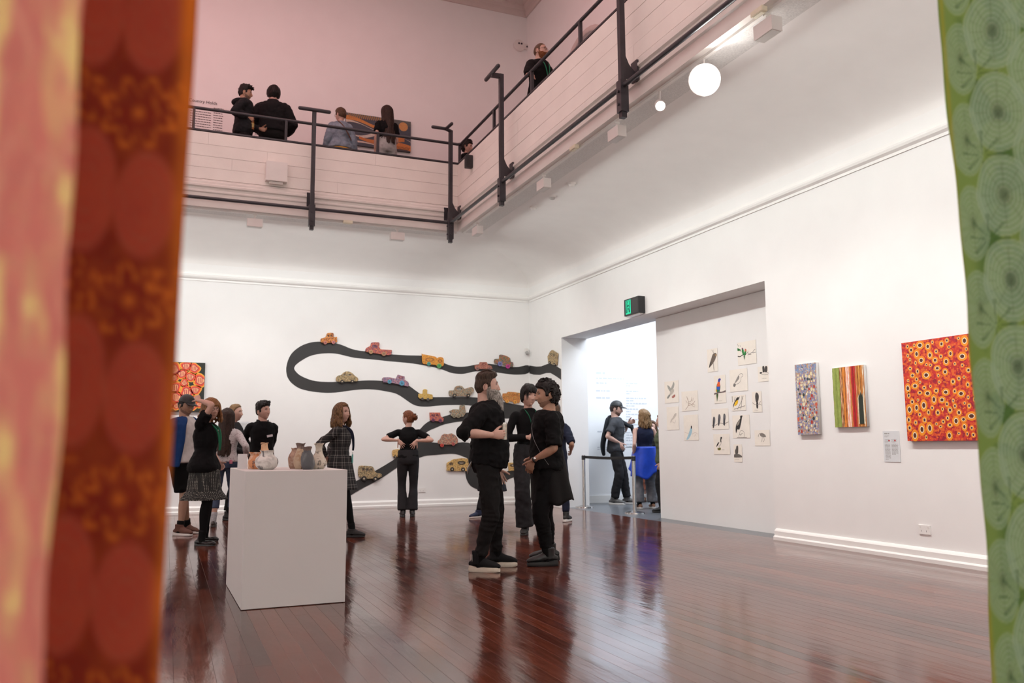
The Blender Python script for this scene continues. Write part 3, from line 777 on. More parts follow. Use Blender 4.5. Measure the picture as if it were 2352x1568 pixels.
class Person: pass
def make_person(label, at, heading, H, z=0., **S):
    """heading in degrees (world, 0 = +X); spec is in metres of a 1.75 m person, y = forward, x = own right"""
    sex = S.get('sex', 'm'); s = H/1.75; g = S.get('girth', 1.)
    root = tag(empty('person', (at[0], at[1], z), math.radians(heading-90)), label, 'person')
    vox = S.get('vox', .011); seed = S.get('seed', 1)
    Pv = np.array([0, 0, .93])+np.array(S.get('pelvis', (0, 0, 0))); 
    ln, sd = S.get('lean', 0), S.get('side', 0)
    U = rotm(0, -ln, sd)@np.array([0, 0, 1.]); tw = S.get('twist', 0); hipyaw = S.get('hipyaw', 0)
    def fr(t):
        R = rotm(hipyaw+tw*min(max(t/.45, 0), 1)); r = R@np.array([1, 0, 0]); f = np.cross(U, r); f = nrm(f); return r, f
    def T(t, x=0, y=0):
        r, f = fr(t); c = Pv+(U*t if t > 0 else np.array([0, 0, t])); return c+r*x+f*(y+.012*math.sin(max(t, 0)*6)-.01)
    if sex == 'm': TR = [(-.10, .13, .10), (-.03, .168, .118), (.05, .162, .115), (.16, .15, .108), (.28, .158, .115), (.38, .168, .12), (.45, .152, .105), (.495, .105, .08), (.525, .062, .062)]
    else: TR = [(-.10, .135, .10), (-.03, .172, .118), (.05, .155, .108), (.16, .122, .092), (.28, .138, .112), (.35, .145, .120), (.42, .14, .10), (.485, .095, .07), (.525, .052, .055)]
    shw = S.get('shw', .166 if sex == 'm' else .152)
    belly = S.get('belly', 0)
    def torso(mb, k, t0, t1, hemk=1., topw=0, flare=0):
        pts, rad = [], []
        ts = [r for r in TR if t0 < r[0] < t1]
        def at_(t): return (t, np.interp(t, [r[0] for r in TR], [r[1] for r in TR]), np.interp(t, [r[0] for r in TR], [r[2] for r in TR]))
        rr = [at_(t0)]+ts+[at_(t1)]
        for t, w, d in rr:
            be = belly*math.exp(-((t-.12)/.11)**2); fl = flare*max(0, (.16-t)/.26)
            r_, f_ = fr(t); pts.append(T(t)+f_*be*.7); rad.append(((w*g+k+fl)*(1 if t > t0 else hemk), (d*g+k+be*.8+fl)*(1 if t > t0 else hemk)))
        r_, f_ = fr(.2); V, F = tube(pts, rad, up=f_, n=28, sub=3, caps=0, pw=2.25); mb.add(V, F)
    # joints
    r_, f_ = fr(.45)
    sh = [T(.425, -shw, -.005), T(.425, shw, -.005)]          # left (own left = -x), right
    la, lb = .285, .25
    el, wr = [None]*2, [None]*2
    hands = S.get('hands', [None, None]); poles = S.get('poles', [None, None])
    for i in (0, 1):
        sg = -1 if i == 0 else 1
        h = hands[i] if hands[i] is not None else (sg*(shw+.05), .03, .86)
        p = poles[i] if poles[i] is not None else (sg*.35, -1, -.1)
        shr = np.array(S.get('shrug', (0, 0)))[i]; sh[i] = sh[i]+U*shr
        el[i], wr[i] = ik(sh[i], h, la, lb, p)
    hipw = .088
    feet = S.get('feet', [(-.10, 0, 8), (.10, 0, -8)])
    hp, kn, an = [], [], []
    Rh = rotm(hipyaw)
    for i in (0, 1):
        sg = -1 if i == 0 else 1
        fx, fy, fa = feet[i][:3]; lift = feet[i][3] if len(feet[i]) > 3 else 0
        h = Pv+Rh@np.array([sg*hipw, -.01, -.02]); a = np.array([fx, fy, .085+lift])
        fd = rotm(fa)@np.array([0, 1, 0])
        k, a2 = ik(h, a, .425, .415, fd+np.array([sg*.12, .3, 0])); hp.append(h); kn.append(k); an.append(a)
    # head
    hy = S.get('head', (0, 0, 0)); RH = rotm(*hy)
    nb = T(.525); 
    HC = nb+U*.055+np.array([0, 0, .074])+nrm(np.array([f_[0], f_[1], 0]))*(.022+S.get('headfwd', 0))
    RH = RH*HSC
    def HP(p): return HC+RH@np.array(p, float)
    # ---- body
    mb = MB()
    torso(mb, -.020, -.06, .40); torso(mb, -.008, .36, .525)
    mb.tube([T(.44, 0, -.01), nb, HC+RH@np.array([0, -.022, -.05]), HC+RH@np.array([0, -.02, 0])], [(.078, .07), (.063 if sex == 'm' else .051,)*2, (.060 if sex == 'm' else .049,)*2, (.055, .055)], up=f_)
    ag = S.get('armg', 1.) * (1 if sex == 'm' else .88)
    for i in (0, 1):
        sg = -1 if i == 0 else 1
        c = T(.43, sg*(shw-.055)); mid = (sh[i]+el[i])/2; fm = el[i]+(wr[i]-el[i])*.3
        mb.tube([c, sh[i], mid, el[i]], [.044*ag, .047*ag, .043*ag, .036*ag], up=f_)
        mb.tube([el[i], fm, el[i]+(wr[i]-el[i])*.75, wr[i]], [.036*ag, .041*ag, .031*ag, (.027*ag, .023*ag)], up=(0, 0, 1))
        mb.tube([hp[i]+np.array([0, 0, .03]), (hp[i]+kn[i])/2, kn[i]], [.070*g, .066, .050], up=(0, 1, 0))
        mb.tube([kn[i], kn[i]+(an[i]-kn[i])*.3+np.array([0, -.008, 0]), an[i]+(kn[i]-an[i])*.25, an[i], an[i]-np.array([0, 0, .03])], [.052, .056, .038, .034, .036], up=(0, 1, 0))
    me = remesh(mb, vox, 4); V, F = mesh_arrays(me); bpy.data.meshes.remove(me)
    body = MB().add(V, F)
    hi = S.get('fine', False)
    D, GFx = (GD2, GF2) if hi else (GD, GF)
    HS = head_surf(D, sex)
    lipf = []
    for f in GFx:
        c = HS[list(f)].mean(0)
        lipf.append(1 if (abs(c[0]) < .021-.25*abs(c[2]+.056) and -.067 < c[2] < -.045 and c[1] > .06) else 0)
    Vh = HS@RH.T+HC
    o_ = body.n; body.V.append(Vh); body.F += [tuple(i+o_ for i in f) for f in GFx]; body.MI += lipf; body.n += len(Vh)
    for sg in (-1, 1):
        if S.get('ears', True):
            Re = RH@rotm(0, -8, 0)@rotm(sg*-22, 0, 0)
            body.ell(HP((sg*.0765, -.012, -.006)), (.007, .017, .028), R=Re); 
            body.tube([HP((sg*(.080+.004*math.cos(a_)), -.013+.014*math.sin(a_)-.006*(1-math.cos(a_))*.5, -.006+.024*math.cos(a_))) for a_ in np.linspace(-.5, 3.4, 9)*(-1)], [.0045]*9, n=6, sub=1)
    # hands
    curls = S.get('curl', (.3, .3)); hd = S.get('hdir', (None, None)); hn = S.get('hpalm', (None, None)); sp = S.get('spread', (.06, .06))
    fingers_at = []
    for i in (0, 1):
        sg = -1 if i == 0 else 1
        d = nrm(hd[i]) if hd[i] is not None else nrm(wr[i]-el[i]+np.array([0, 0, -.02]))
        n_ = np.array(hn[i] if hn[i] is not None else (-sg, 0, -.0), float); n_ = nrm(n_-d*(n_@d))
        t_ = np.cross(d, n_)*sg
        hb = MB(); w = wr[i]; hs = 1. if sex == 'm' else .9
        hb.tube([w-d*.02, w+d*.02*hs, w+d*.055*hs, w+d*.088*hs], [(.024*hs, .018*hs), (.032*hs, .017*hs), (.041*hs, .016*hs), (.038*hs, .012*hs)], up=n_, n=14)
        cu = curls[i]
        cl = cu if hasattr(cu, '__len__') else (cu,)*5
        for k, (off, L) in enumerate(zip((.030, .010, -.010, -.029), (.072, .080, .074, .058))):
            p = w+(d*(.086-.004*abs(k-1.2))+t_*off)*hs; a = 0; pts = [p-d*.012, p]
            fd_ = nrm(d+t_*(off/.03)*sp[i])
            for seg, am in zip((.45, .32, .26), (1.0, 1.2, .8)):
                a += cl[k]*am; q = fd_*math.cos(a)+n_*math.sin(a); p = p+q*L*seg*hs; pts.append(p)
            hb.tube(pts, [.0095*hs, .0092*hs, .0085*hs, .0078*hs, .0062*hs], n=8, sub=2)
            if k == 1: tip = p
        ct = cl[4]; p = w+(d*.022+t_*.022)*hs; q = nrm(d*.75+t_*.75+n_*.15); pts = [p]
        for seg, am in ((.042, 0), (.034, .5), (.026, .9)):
            q2 = nrm(q+(n_*.5-t_*.9)*am*min(ct, 1.2)+n_*ct*.35); p = p+q2*seg*hs; pts.append(p)
        hb.tube(pts, [.0145*hs, .012*hs, .0105*hs, .0085*hs], n=8, sub=2)
        if S.get('handvox', .0042): 
            me = remesh(hb, S.get('handvox', .0042), 1); V, F = mesh_arrays(me); bpy.data.meshes.remove(me); body.add(V, F)
        else: body.add(hb.arr(), hb.F)
        fingers_at.append((w+d*.09*hs+n_*.03, d, n_, t_))
    def out(mbx, name, mats, parent=root, smooth=True, angle=None):
        me_ = mbx if isinstance(mbx, bpy.types.Mesh) else mbx.mesh(name)
        me_.name = name; me_.transform(Matrix.Scale(s, 4)); return link(name, me_, mats, parent, smooth, angle)
    skin = S.get('skin', SK)
    bo = out(body, 'body', [skin, LIP])
    # eyes and brows
    if S.get('face', True):
        Dq = np.array([nrm((sg*.31, .93, .105)) for sg in (-1, 1)])
        for sg in (-1, 1):
            c0 = np.array([sg*.031, .0, .012]); yy = head_surf(np.array([nrm((sg*.40/1.0, .90, .10))]), sex)[0][1]
            c = (sg*.031, yy-.0065, .0115)
            ey = out(MB().ell(HP(c), (.0125, .0115, .0085), R=RH), 'eye', EYEW, bo)
            out(MB().ell(HP((c[0]+S.get('gaze', 0)*.004, c[1]+.0085, c[2])), (.0055, .0042, .0055), R=RH), 'iris', EYED, bo)
            m_ = MB(); m_.tube([HP((sg*.043, c[1]+.005, .0125)), HP((sg*.036, c[1]+.0115, .0195)), HP((sg*.027, c[1]+.0125, .0205)), HP((sg*.019, c[1]+.009, .0155))], [.0016, .0024, .0024, .0014], n=6)
            out(m_, 'eyelid', S.get('hair', HDB) if sex == 'f' else EYED, bo)
            m_ = MB(); yb = head_surf(np.array([nrm((sg*.25, .90, .27)), nrm((sg*.40, .86, .30)), nrm((sg*.56, .76, .27))]), sex)
            q = [HP((p_[0], p_[1]+.0015, p_[2])) for p_ in yb]
            m_.tube(q, [(.002, .003), (.0025, .004), (.001, .002)], n=6, up=RH@np.array([0, 0, 1])); out(m_, 'eyebrow', S.get('hair', HDB), bo)
    # ---- hair
    hair = S.get('hair', HDB); hs_ = S.get('style', 'short')
    Vn = D/np.array([.076, .097, .117])**1; Nn = Vn/np.linalg.norm(Vn, axis=1)[:, None]
    HN = head_surf(D, sex, 0.)
    def shell(zline, thick, name='hair', mat=None, soft=.01, seedk=0, nz_=.003, nsc=60, remove_ear=True, extra=None):
        """skull-cap of hair: zline(y, x) gives the lower hairline, thick(P) the depth"""
        zl = zline(HN); m = np.clip((HN[:, 2]-zl)/soft+.5, 0, 1)
        if remove_ear: m *= np.clip((np.hypot((HN[:, 1]+.012)/.017, (HN[:, 2]+.008)/.027)-.95)/.2, 0, 1)*1. if True else 1
        th = thick(HN)+nz_*fbm(HN*nsc*np.array([1, 1, .45]), 3, seed+seedk)
        Q = HN+Nn*(m*np.maximum(th, .0015)-(1-m)*.012)[:, None]
        mbh = MB().add(Q@RH.T+HC, GFx)
        if extra: extra(mbh)
        return mbh
    def yl(P, pts):  # piecewise in y
        return np.interp(P[:, 1], [p[0] for p in pts], [p[1] for p in pts])
    topk = lambda P: np.clip((P[:, 2]-.03)/.06, 0, 1)
    rr = random.Random(seed)
    SHORT = [(-.1, -.055), (-.05, -.050), (-.022, -.03), (-.005, .0), (.012, -.012), (.028, -.01), (.034, .035), (.05, .058), (.075, .072), (.095, .075)]
    FRINGE = [(-.1, -.075), (-.05, -.075), (-.022, -.06), (.0, -.055), (.02, -.04), (.035, .0), (.05, .035), (.075, .040), (.095, .044)]
    def locks(mbh, az0, az1, n, z0, z1, rtop, spread, rad=.014, jit=.01, curl_=0, out_=1.0, fwd=0):
        """hanging strands from scalp height z0 down to z1 (head coords) between azimuths (0 = front, + = own right)"""
        for k in range(n):
            a = math.radians(az0+(az1-az0)*(k+.5)/n+rr.uniform(-4, 4)); L = z1+rr.uniform(-.02, .015)
            dirs = [nrm((math.sin(a)*math.cos(e), math.cos(a)*math.cos(e), math.sin(e))) for e in (1.0, .5, .05)]
            sp0 = head_surf(np.array(dirs), sex, 0.); pts = [q*(1+rtop) for q in sp0]
            e3 = pts[-1]; nst = 5; hx = np.array([math.sin(a), math.cos(a), 0])
            for j in range(1, nst+1):
                f = j/nst; zz = -.005+(L+.005)*f
                w_ = spread*math.sin(min(f*1.6, 1.57))*(1-.25*f*f)
                pts.append(np.array([e3[0], e3[1], 0])*out_+hx*w_+np.array([rr.uniform(-jit, jit)+curl_*math.sin(f*9+k), rr.uniform(-jit, jit)*.6+fwd*f, zz]))
            wpts = []
            for j, q in enumerate(pts):
                # the head turns the hair roots, gravity keeps the tails upright
                wq = HP(q) if j < 3 else HC+rotm(hy[0], hy[1]*.3, 0)@q
                wpts.append(wq)
            mbh.tube(wpts, [rad*.6, rad, rad, rad, rad, rad*.95, rad*.8, rad*.35], n=7, sub=2)
    if hs_ == 'bald': mbh = shell(lambda P: yl(P, SHORT)+.0, lambda P: .0012+0*P[:, 2], nz_=.0003)
    elif hs_ == 'undercut':
        mbh = shell(lambda P: yl(P, SHORT)+.0, lambda P: .004+.020*np.clip((P[:, 2]-.058)/.03, 0, 1)+.012*np.clip((P[:, 1]-.02)/.05, 0, 1)*topk(P), nz_=.003)
        for k in range(26):
            x_ = rr.uniform(-.045, .045); p = [(x_, .065+rr.uniform(-.01, .005), .098), (x_*.9, .035, .128+rr.uniform(-.004, .006)), (x_*.85, -.01, .134+rr.uniform(-.004, .005)), (x_*.8, -.06, .108)]
            mbh.tube([HP(q) for q in p], [.008, .010, .010, .004], n=6, sub=2)
    elif hs_ == 'curly':
        mbh = shell(lambda P: yl(P, [(-.1, -.085), (-.05, -.08), (-.02, -.05), (.0, -.012), (.028, -.01), (.034, .035), (.05, .058), (.095, .072)]), lambda P: .016+.012*topk(P)+.010*np.clip(-P[:, 1]/.06, 0, 1), nz_=.009, nsc=55)
        for k in range(190):
            a = rr.uniform(-1.5, 1.5)+math.pi; e = rr.uniform(-.75, 1.5); dd = np.array([[math.sin(a)*math.cos(e), math.cos(a)*math.cos(e), math.sin(e)]])
            if k % 4 == 0: dd = np.array([nrm((rr.uniform(-.5, .5), rr.uniform(-.2, .55), 1.))])
            q = head_surf(dd, sex, 0.)[0]
            if q[2] < -.075 and q[1] > -.03: continue
            c = q*(1+.20); r1 = rr.uniform(.010, .018); ax = nrm([rr.gauss(0, 1) for _ in range(3)]); bx = nrm(np.cross(ax, (0.2, .3, 1)))
            cx = np.cross(ax, bx)
            mbh.tube([HP(c+(bx*math.cos(t)+cx*math.sin(t))*r1+ax*t*.0025) for t in np.linspace(0, 5.2, 8)], [.0066]*8, n=5, sub=1)
    elif hs_ == 'mop':
        mbh = shell(lambda P: yl(P, FRINGE), lambda P: .015+.014*topk(P), nz_=.007, nsc=45, remove_ear=False)
        for k in range(70):
            a = rr.uniform(-math.pi, math.pi); e0 = 1.25
            pts = []
            for e in (1.25, .8, .4, rr.uniform(-.35, .1) if abs(a) > .8 else rr.uniform(.22, .40)):
                q = head_surf(np.array([[math.sin(a)*math.cos(e), math.cos(a)*math.cos(e), math.sin(e)]]), sex, 0.)[0]; pts.append(HP(q*(1.15+rr.uniform(0, .06)))); a += rr.uniform(-.12, .12)
            mbh.tube(pts, [.007, .009, .008, .003], n=6, sub=2)
    elif hs_ == 'wavy':
        mbh = shell(lambda P: yl(P, SHORT), lambda P: .010+.028*topk(P), nz_=.010, nsc=42)
        for k in range(44):
            a = rr.uniform(-2.6, 2.6); e = rr.uniform(.55, 1.2)
            q = head_surf(np.array([[math.sin(a)*math.cos(e), math.cos(a)*math.cos(e), math.sin(e)]]), sex, 0.)[0]; q2 = q*1.2+np.array([rr.uniform(-.02, .02), .012+rr.uniform(-.01, .02), .012])
            mbh.tube([HP(q*1.02), HP(q2), HP(q2+np.array([rr.uniform(-.02, .02), .016, -.006]))], [.010, .010, .004], n=6, sub=2)
    elif hs_ in ('short', 'cap'):
        k_ = S.get('hairthick', (.009, .016) if hs_ == 'short' else (.006, .003))
        mbh = shell(lambda P: yl(P, SHORT), lambda P: k_[0]+k_[1]*topk(P), nz_=.005, nsc=50)
    elif hs_ in ('long', 'bob', 'bangs', 'halfup', 'bun', 'tied'):
        fl_ = {'bangs': [(-.1, -.08), (.0, -.07), (.02, -.05), (.045, .0), (.055, .032), (.095, .036)]}.get(hs_, [(-.1, -.08), (-.02, -.06), (.0, -.02), (.02, .02), (.035, .055), (.06, .078), (.095, .085)])
        thk = .010 if hs_ in ('bun', 'tied') else .016
        mbh = shell(lambda P: yl(P, fl_), lambda P: thk+.006*topk(P), nz_=.004, nsc=45, remove_ear=hs_ in ('bun', 'tied'))
        L = S.get('hairlen', -.17)
        if hs_ == 'long': locks(mbh, 75, 285, 26, .05, L, .14, .018, .017, .008, 0, 1., -.055)
        if hs_ == 'bob': locks(mbh, 58, 302, 30, .05, L, .17, .030, .015, .012, .006)
        if hs_ == 'bangs': locks(mbh, 50, 310, 30, .05, L, .18, .035, .015, .012, .006)
        if hs_ == 'halfup':
            locks(mbh, 80, 280, 26, .05, L, .16, .03, .016, .014, .008); mbh.ell(HP((0, -.115, .03)), (.04, .02, .022))
        if hs_ == 'bun':
            for k in range(34):
                dd = nrm([rr.gauss(0, 1) for _ in range(3)]); c = np.array([.012, -.118, .012])+dd*np.array([.042, .026, .045]); bx = nrm(np.cross(dd, (0, .2, 1)))
                mbh.tube([HP(c+bx*t*.022+dd*.006*math.cos(t*1.5)) for t in (-1, -.3, .3, 1)], [.003, .008, .008, .003], n=6, sub=2)
            mbh.ell(HP((.012, -.115, .012)), (.038, .026, .040))
        if hs_ == 'tied': mbh.ell(HP((0, -.11, -.01)), (.025, .025, .04))
        if hs_ in ('long', 'bob', 'bangs', 'halfup'):
            me = remesh(mbh, .0065, 2); wrinkle(me, .0022, 60, seed, (1, 1, .25)); mbh = me
    out(mbh, 'hair', hair)
    if S.get('beard'):
        bk, bm_ = S['beard']
        jm = lambda P, D_: np.clip(((-.028 - P[:, 2])/.012+.5), 0, 1)*np.clip((D_[:, 1]+.12)/.12, 0, 1)
        mk = jm(HS, D)
        mk = np.maximum(mk, np.clip((HS[:, 2] < .0)*(1-np.abs(HS[:, 1]-.02)/.016), 0, 1)*(HS[:, 2] > -.04))
        mouth = ((HS[:, 2] < -.052) & (HS[:, 2] > -.063) & (np.abs(HS[:, 0]) < .018))
        cheek = (bk != 'stubble') & (HS[:, 2] > -.045+ -0.0*HS[:, 0]) & (np.abs(HS[:, 0]) < .048) & (HS[:, 1] > .04) & (HS[:, 2] > -.041)
        mk = np.where(mouth | cheek, 0, mk)*(1 if bk != 'stubble' else (HS[:, 2] < -.050+.016*fbm(HS*70, 2, 6)+.03*np.clip((.055-HS[:, 1])/.05, 0, 1)))
        tk = {'stubble': .0008, 'short': .008, 'long': .018}[bk]
        q = HS+Nn*(mk*(tk+.25*tk*fbm(HS*90, 2, 3))-(1-mk)*.009)[:, None]
        bb = MB().add(q@RH.T+HC, GFx)
        if bk == 'long':
            out(bb, 'moustache', bm_)
            bb = MB(); bb.tube([HP((0, .038, -.045)), HP((0, .068, -.09)), HP((0, .088, -.15)), HP((0, .098, -.20)), HP((0, .098, -.245))], [(.062, .056), (.067, .056), (.058, .048), (.040, .034), (.012, .012)], up=RH@np.array([0, 1, 0]), n=24)
            for sg in (-1, 1): bb.tube([HP((sg*.070, .008, -.012)), HP((sg*.066, .024, -.05)), HP((sg*.046, .05, -.10)), HP((sg*.02, .07, -.16))], [(.010, .014), (.020, .026), (.026, .03), (.02, .02)], n=12)
            for k in range(90):
                a = rr.uniform(-1.5, 1.5); z0 = rr.uniform(-.17, -.06); Lb = rr.uniform(.05, .10)
                f = np.interp(-z0, [.05, .1, .17], [1., .95, .75]); p0 = np.array([math.sin(a)*.062*f, .058+.1*(-.06-z0)+math.cos(a)*.046*f, z0])
                bb.tube([HP(p0*[.9, 1, 1]), HP(p0+np.array([math.sin(a)*.004, .004+.006*math.cos(a), -Lb*.5])), HP(p0*[.8, 1, 1]+np.array([0, .010, -Lb]))], [.006, .0075, .0018], n=6, sub=3)
            me = remesh(bb, .0045, 1); V = mco(me); q = (V-HC)@RH; N = mno(me); mset(me, V+N*(.0035*fbm(q*np.array([130, 130, 22]), 2, 4))[:, None]); bb = me
        out(bb, 'beard', bm_)
    if S.get('glasses'):
        gm = S['glasses']; m_ = MB(); yg = .098
        for sg in (-1, 1):
            m_.tube([HP((sg*.033+.023*math.cos(a), yg-.010*abs(math.cos(a)*.5+sg*.2), .008+.017*math.sin(a))) for a in np.linspace(0, 2*np.pi, 15)], [.0019]*15, n=6, sub=1)
            m_.tube([HP((sg*.056, yg-.008, .012)), HP((sg*.074, .05, .012)), HP((sg*.080, -.01, .008))], [.0016]*3, n=6, sub=1)
        m_.tube([HP((-.011, yg, .010)), HP((.011, yg, .010))], [.0016]*2, n=6, sub=1); out(m_, 'glasses', gm)
    if S.get('cap'):
        q = head_surf(GD, sex, 0.); Nc = GD/np.array([.076, .097, .117]); Nc /= np.linalg.norm(Nc, axis=1)[:, None]
        zl = .042+.10*(q[:, 1]*.3); m_ = np.clip((q[:, 2]-zl)/.004+.5, 0, 1); Q = q+Nc*(m_*(.016+.009*np.clip((q[:, 2]-.05)/.05, 0, 1))-(1-m_)*.02)[:, None]
        c_ = MB().add(Q@RH.T+HC, GF); co = out(c_, 'cap', S['cap'])
        v = []; nn = 12
        for j in range(3):
            for k in range(nn+1):
                a = (k/nn-.5)*2.1; rad_ = .098+.032*j+(.006 if j == 2 else 0)*math.cos(a)
                v.append(HP((math.sin(a)*(.082-.004*j), .005+math.cos(a)*rad_*(1 if j else .93), .058-.010*j-.012*math.sin(a)**2*(j > 0))))
        ff = [(j*(nn+1)+k, j*(nn+1)+k+1, (j+1)*(nn+1)+k+1, (j+1)*(nn+1)+k) for j in range(2) for k in range(nn)]
        me = MB().add(v, ff).mesh('visor'); ob = out(me, 'visor', S['cap'], co); mo = ob.modifiers.new('t', 'SOLIDIFY'); mo.thickness = .005
    # ---- clothes
    up = S.get('top')
    if up:
        mt, kind = up['mat'], up.get('kind', 'tee'); e = up.get('ease', .014); hem = up.get('hem', -.06)
        m_ = MB(); torso(m_, e, hem if hem > -.1 else -.1, up.get('neck', .515), up.get('hemk', .96), 0, up.get('flare', 0.01))
        if hem < -.1:   # coat / dress skirt part
            ww = .175*g+e; pts = [T(.02), T(-.09), Pv+np.array([0, up.get('skirty', 0), hem*.55]), Pv+np.array([0, up.get('skirty', 0), hem])]
            fl = up.get('flare', .01); m_.tube(pts, [(ww, .125*g+e), (ww+.01, .13*g+e), (ww+fl*.6, .125+e+fl*.5), (ww+fl, .125+e+fl)], up=fr(0)[1], n=28, caps=0, sub=3)
        sl = up.get('sleeve', .62); slw = up.get('sw', .012)
        for i in (0, 1):
            sg = -1 if i == 0 else 1
            if sl <= 0: continue
            c = T(.43, sg*(shw-.06)); mid = (sh[i]+el[i])/2
            if sl <= 1:
                pe = sh[i]+(el[i]-sh[i])*sl; m_.tube([c, sh[i], (sh[i]+pe)/2, pe], [.042*ag+slw, .047*ag+slw, .048*ag+slw*1.2, (.046*ag+slw*1.4)], up=f_, caps=0)
            else:
                pe = el[i]+(wr[i]-el[i])*(sl-1)
                m_.tube([c, sh[i], mid, el[i]], [.042*ag+slw, .047*ag+slw, .044*ag+slw, .038*ag+slw], up=f_)
                bun = up.get('bunch', 0)
                m_.tube([el[i], (el[i]+pe)/2, pe], [.038*ag+slw, .040*ag+slw+bun, .033*ag+slw*.7+bun*.7+(.012 if sl < 1.6 else 0)], up=(0, 0, 1), caps=0)
        me = remesh(m_, vox*.95, 4, .6); wrinkle(me, up.get('wr', .0045), 9, seed+5, (1, 1, 1.6)); wrinkle(me, up.get('wr', .0045)*.5, 22, seed+9)
        out(me, up.get('name', 'shirt'), mt)
    lo = S.get('bottom')
    if lo:
        m_ = MB(); k = lo.get('ease', .010); kk = lo.get('len', .93)
        pts = [T(lo.get('waist', .10)), T(.05), T(-.03), T(-.09)]; m_.tube(pts, [(.158*g+k, .112*g+k+belly*.4), (.165*g+k, .117*g+k+belly*.2), (.17*g+k, .12*g+k), (.135*g+k, .10*g+k)], up=fr(0)[1], n=24, caps=0, pw=2.2)
        rt, rk, rh = lo.get('r', (.092, .064, .052))
        for i in (0, 1):
            h, kn_, a = hp[i], kn[i], an[i]
            pe = kn_+(a-kn_)*((kk-.5)*2) if kk > .5 else h+(kn_-h)*kk*2
            if kk > .5: m_.tube([h+np.array([0, 0, .02]), (h*.55+kn_*.45), kn_, (kn_*.5+pe*.5)+np.array([0, -.006, 0]), pe+np.array([0, lo.get('hy', -.0), 0])], [rt*g, (rt*.55+rk*.45)*1.02, rk, (rk+rh)/2, (rh, rh*lo.get('hl', 1.0))], up=(0, 1, 0), caps=0, n=18, sub=5)
            else: m_.tube([h+np.array([0, 0, .02]), (h+pe)/2, pe], [rt*g, (rt+rk)/2, rk], up=(0, 1, 0), caps=0, n=18)
        me = remesh(m_, vox, 4, .6); w_ = lo.get('wr', .004); wrinkle(me, w_, 10, seed+2, (1, 1, 1.3))
        V = mco(me); bn = lo.get('bunch', 0)
        if bn:
            N = mno(me); zk = np.exp(-((V[:, 2]-lo.get('bz', .45))/.09)**2)+np.exp(-((V[:, 2]-.16)/.06)**2); mset(me, V+N*(bn*zk*np.sin(V[:, 2]*150+7*vnoise(V*11)))[:, None])
        out(me, lo.get('name', 'trousers'), lo['mat'])
    sk = S.get('skirt')
    if sk:
        z0, z1, r0, r1 = sk['z0'], sk['z1'], sk['r0'], sk['r1']; nn, mm = 72, 16; V = []
        cx = (an[0]+an[1])/2; cx[2] = 0
        for j in range(mm+1):
            f = j/mm; zz = z0+(z1-z0)*f; c = Pv*(1-f*.4)+cx*f*.4; rad_ = r0+(r1-r0)*f**sk.get('pow', 1.1)
            for q in range(nn):
                a = 2*np.pi*q/nn; wv = 1+sk.get('pleat', .04)*f*math.sin(a*sk.get('np', 9)+seed+1.5*math.sin(2*a))
                fl2 = sk.get('hemflare', 0)*max(0, f-.72)/.28*(1+.25*math.sin(a*22))
                rg = sk.get('rag', 0); wv += rg*.35*math.sin(f*9+a*3+seed)*f; zq = zz+rg*f*(.5*math.sin(a*2+seed)+.35*math.sin(a*5+1))
                V.append(rotm(hipyaw)@np.array([(rad_*1.16*wv+fl2)*math.cos(a), (rad_*1.0*wv+fl2)*math.sin(a), 0])+np.array([c[0], c[1]+sk.get('y', 0)*f, zq+sk.get('tilt', 0)*f*math.sin(a)]))
        F = [(j*nn+q, j*nn+(q+1) % nn, (j+1)*nn+(q+1) % nn, (j+1)*nn+q) for j in range(mm) for q in range(nn)]
        ob = out(MB().add(V, F), sk.get('name', 'skirt'), sk['mat']); mo = ob.modifiers.new('t', 'SOLIDIFY'); mo.thickness = .006
    if S.get('tights'):
        m_ = MB()
        for i in (0, 1):
            m_.tube([hp[i], (hp[i]+kn[i])/2, kn[i]], [.09, .077, .057], up=(0, 1, 0)); m_.tube([kn[i], kn[i]+(an[i]-kn[i])*.3+np.array([0, -.008, 0]), an[i]+(kn[i]-an[i])*.25, an[i], an[i]-np.array([0, 0, .04])], [.056, .061, .042, .037, .039], up=(0, 1, 0))
        out(remesh(m_, .010, 3), 'tights', S['tights'])
    # ---- shoes
    sh_ = S.get('shoes')
    if sh_:
        for i in (0, 1):
            fx, fy, fa = feet[i][:3]; lift = feet[i][3] if len(feet[i]) > 3 else 0
            Rf = rotm(fa); hk = sh_.get('high', .05); fs = sh_.get('size', 1.)*(1 if sex == 'm' else .9); b = np.array([fx, fy, lift])
            Q = lambda p: b+Rf@(np.array(p, float)*fs)
            th = sh_.get('sole', .022); m_ = MB(); lowk = sh_.get('low', 1.)
            m_.tube([Q(p) for p in ((0, -.072, th+.030), (0, -.04, th+.038), (0, .02, th+.046*lowk), (0, .075, th+.034*lowk), (0, .13, th+.026), (0, .172, th+.016))],
                    [(.026, .03), (.034, .038), (.038, .044*lowk), (.043, .036*lowk), (.045, .028), (.030, .018)], up=(0, 0, 1), n=14)
            if hk > 0: m_.tube([Q((0, -.012, th+.03)), Q((0, -.010, th+.06)), Q((0, -.008, th+.07+hk))], [(.044, .062), (.044, .056), (sh_.get('ank', .048), sh_.get('ank', .048)*1.12)], up=(0, 1, 0), caps=0)
            me = remesh(m_, .0065, 2); V = mco(me); V[:, 2] = np.maximum(V[:, 2], lift+.004+(th*.5)); mset(me, V)
            so = out(me, 'shoe', sh_['mat'])
            pts = [(-.030, -.085), (.0, -.095), (.030, -.085), (.038, -.04), (.037, .01), (.046, .08), (.046, .12), (.034, .165), (.0, .185), (-.034, .165), (-.044, .12), (-.044, .08), (-.035, .01), (-.038, -.04)]
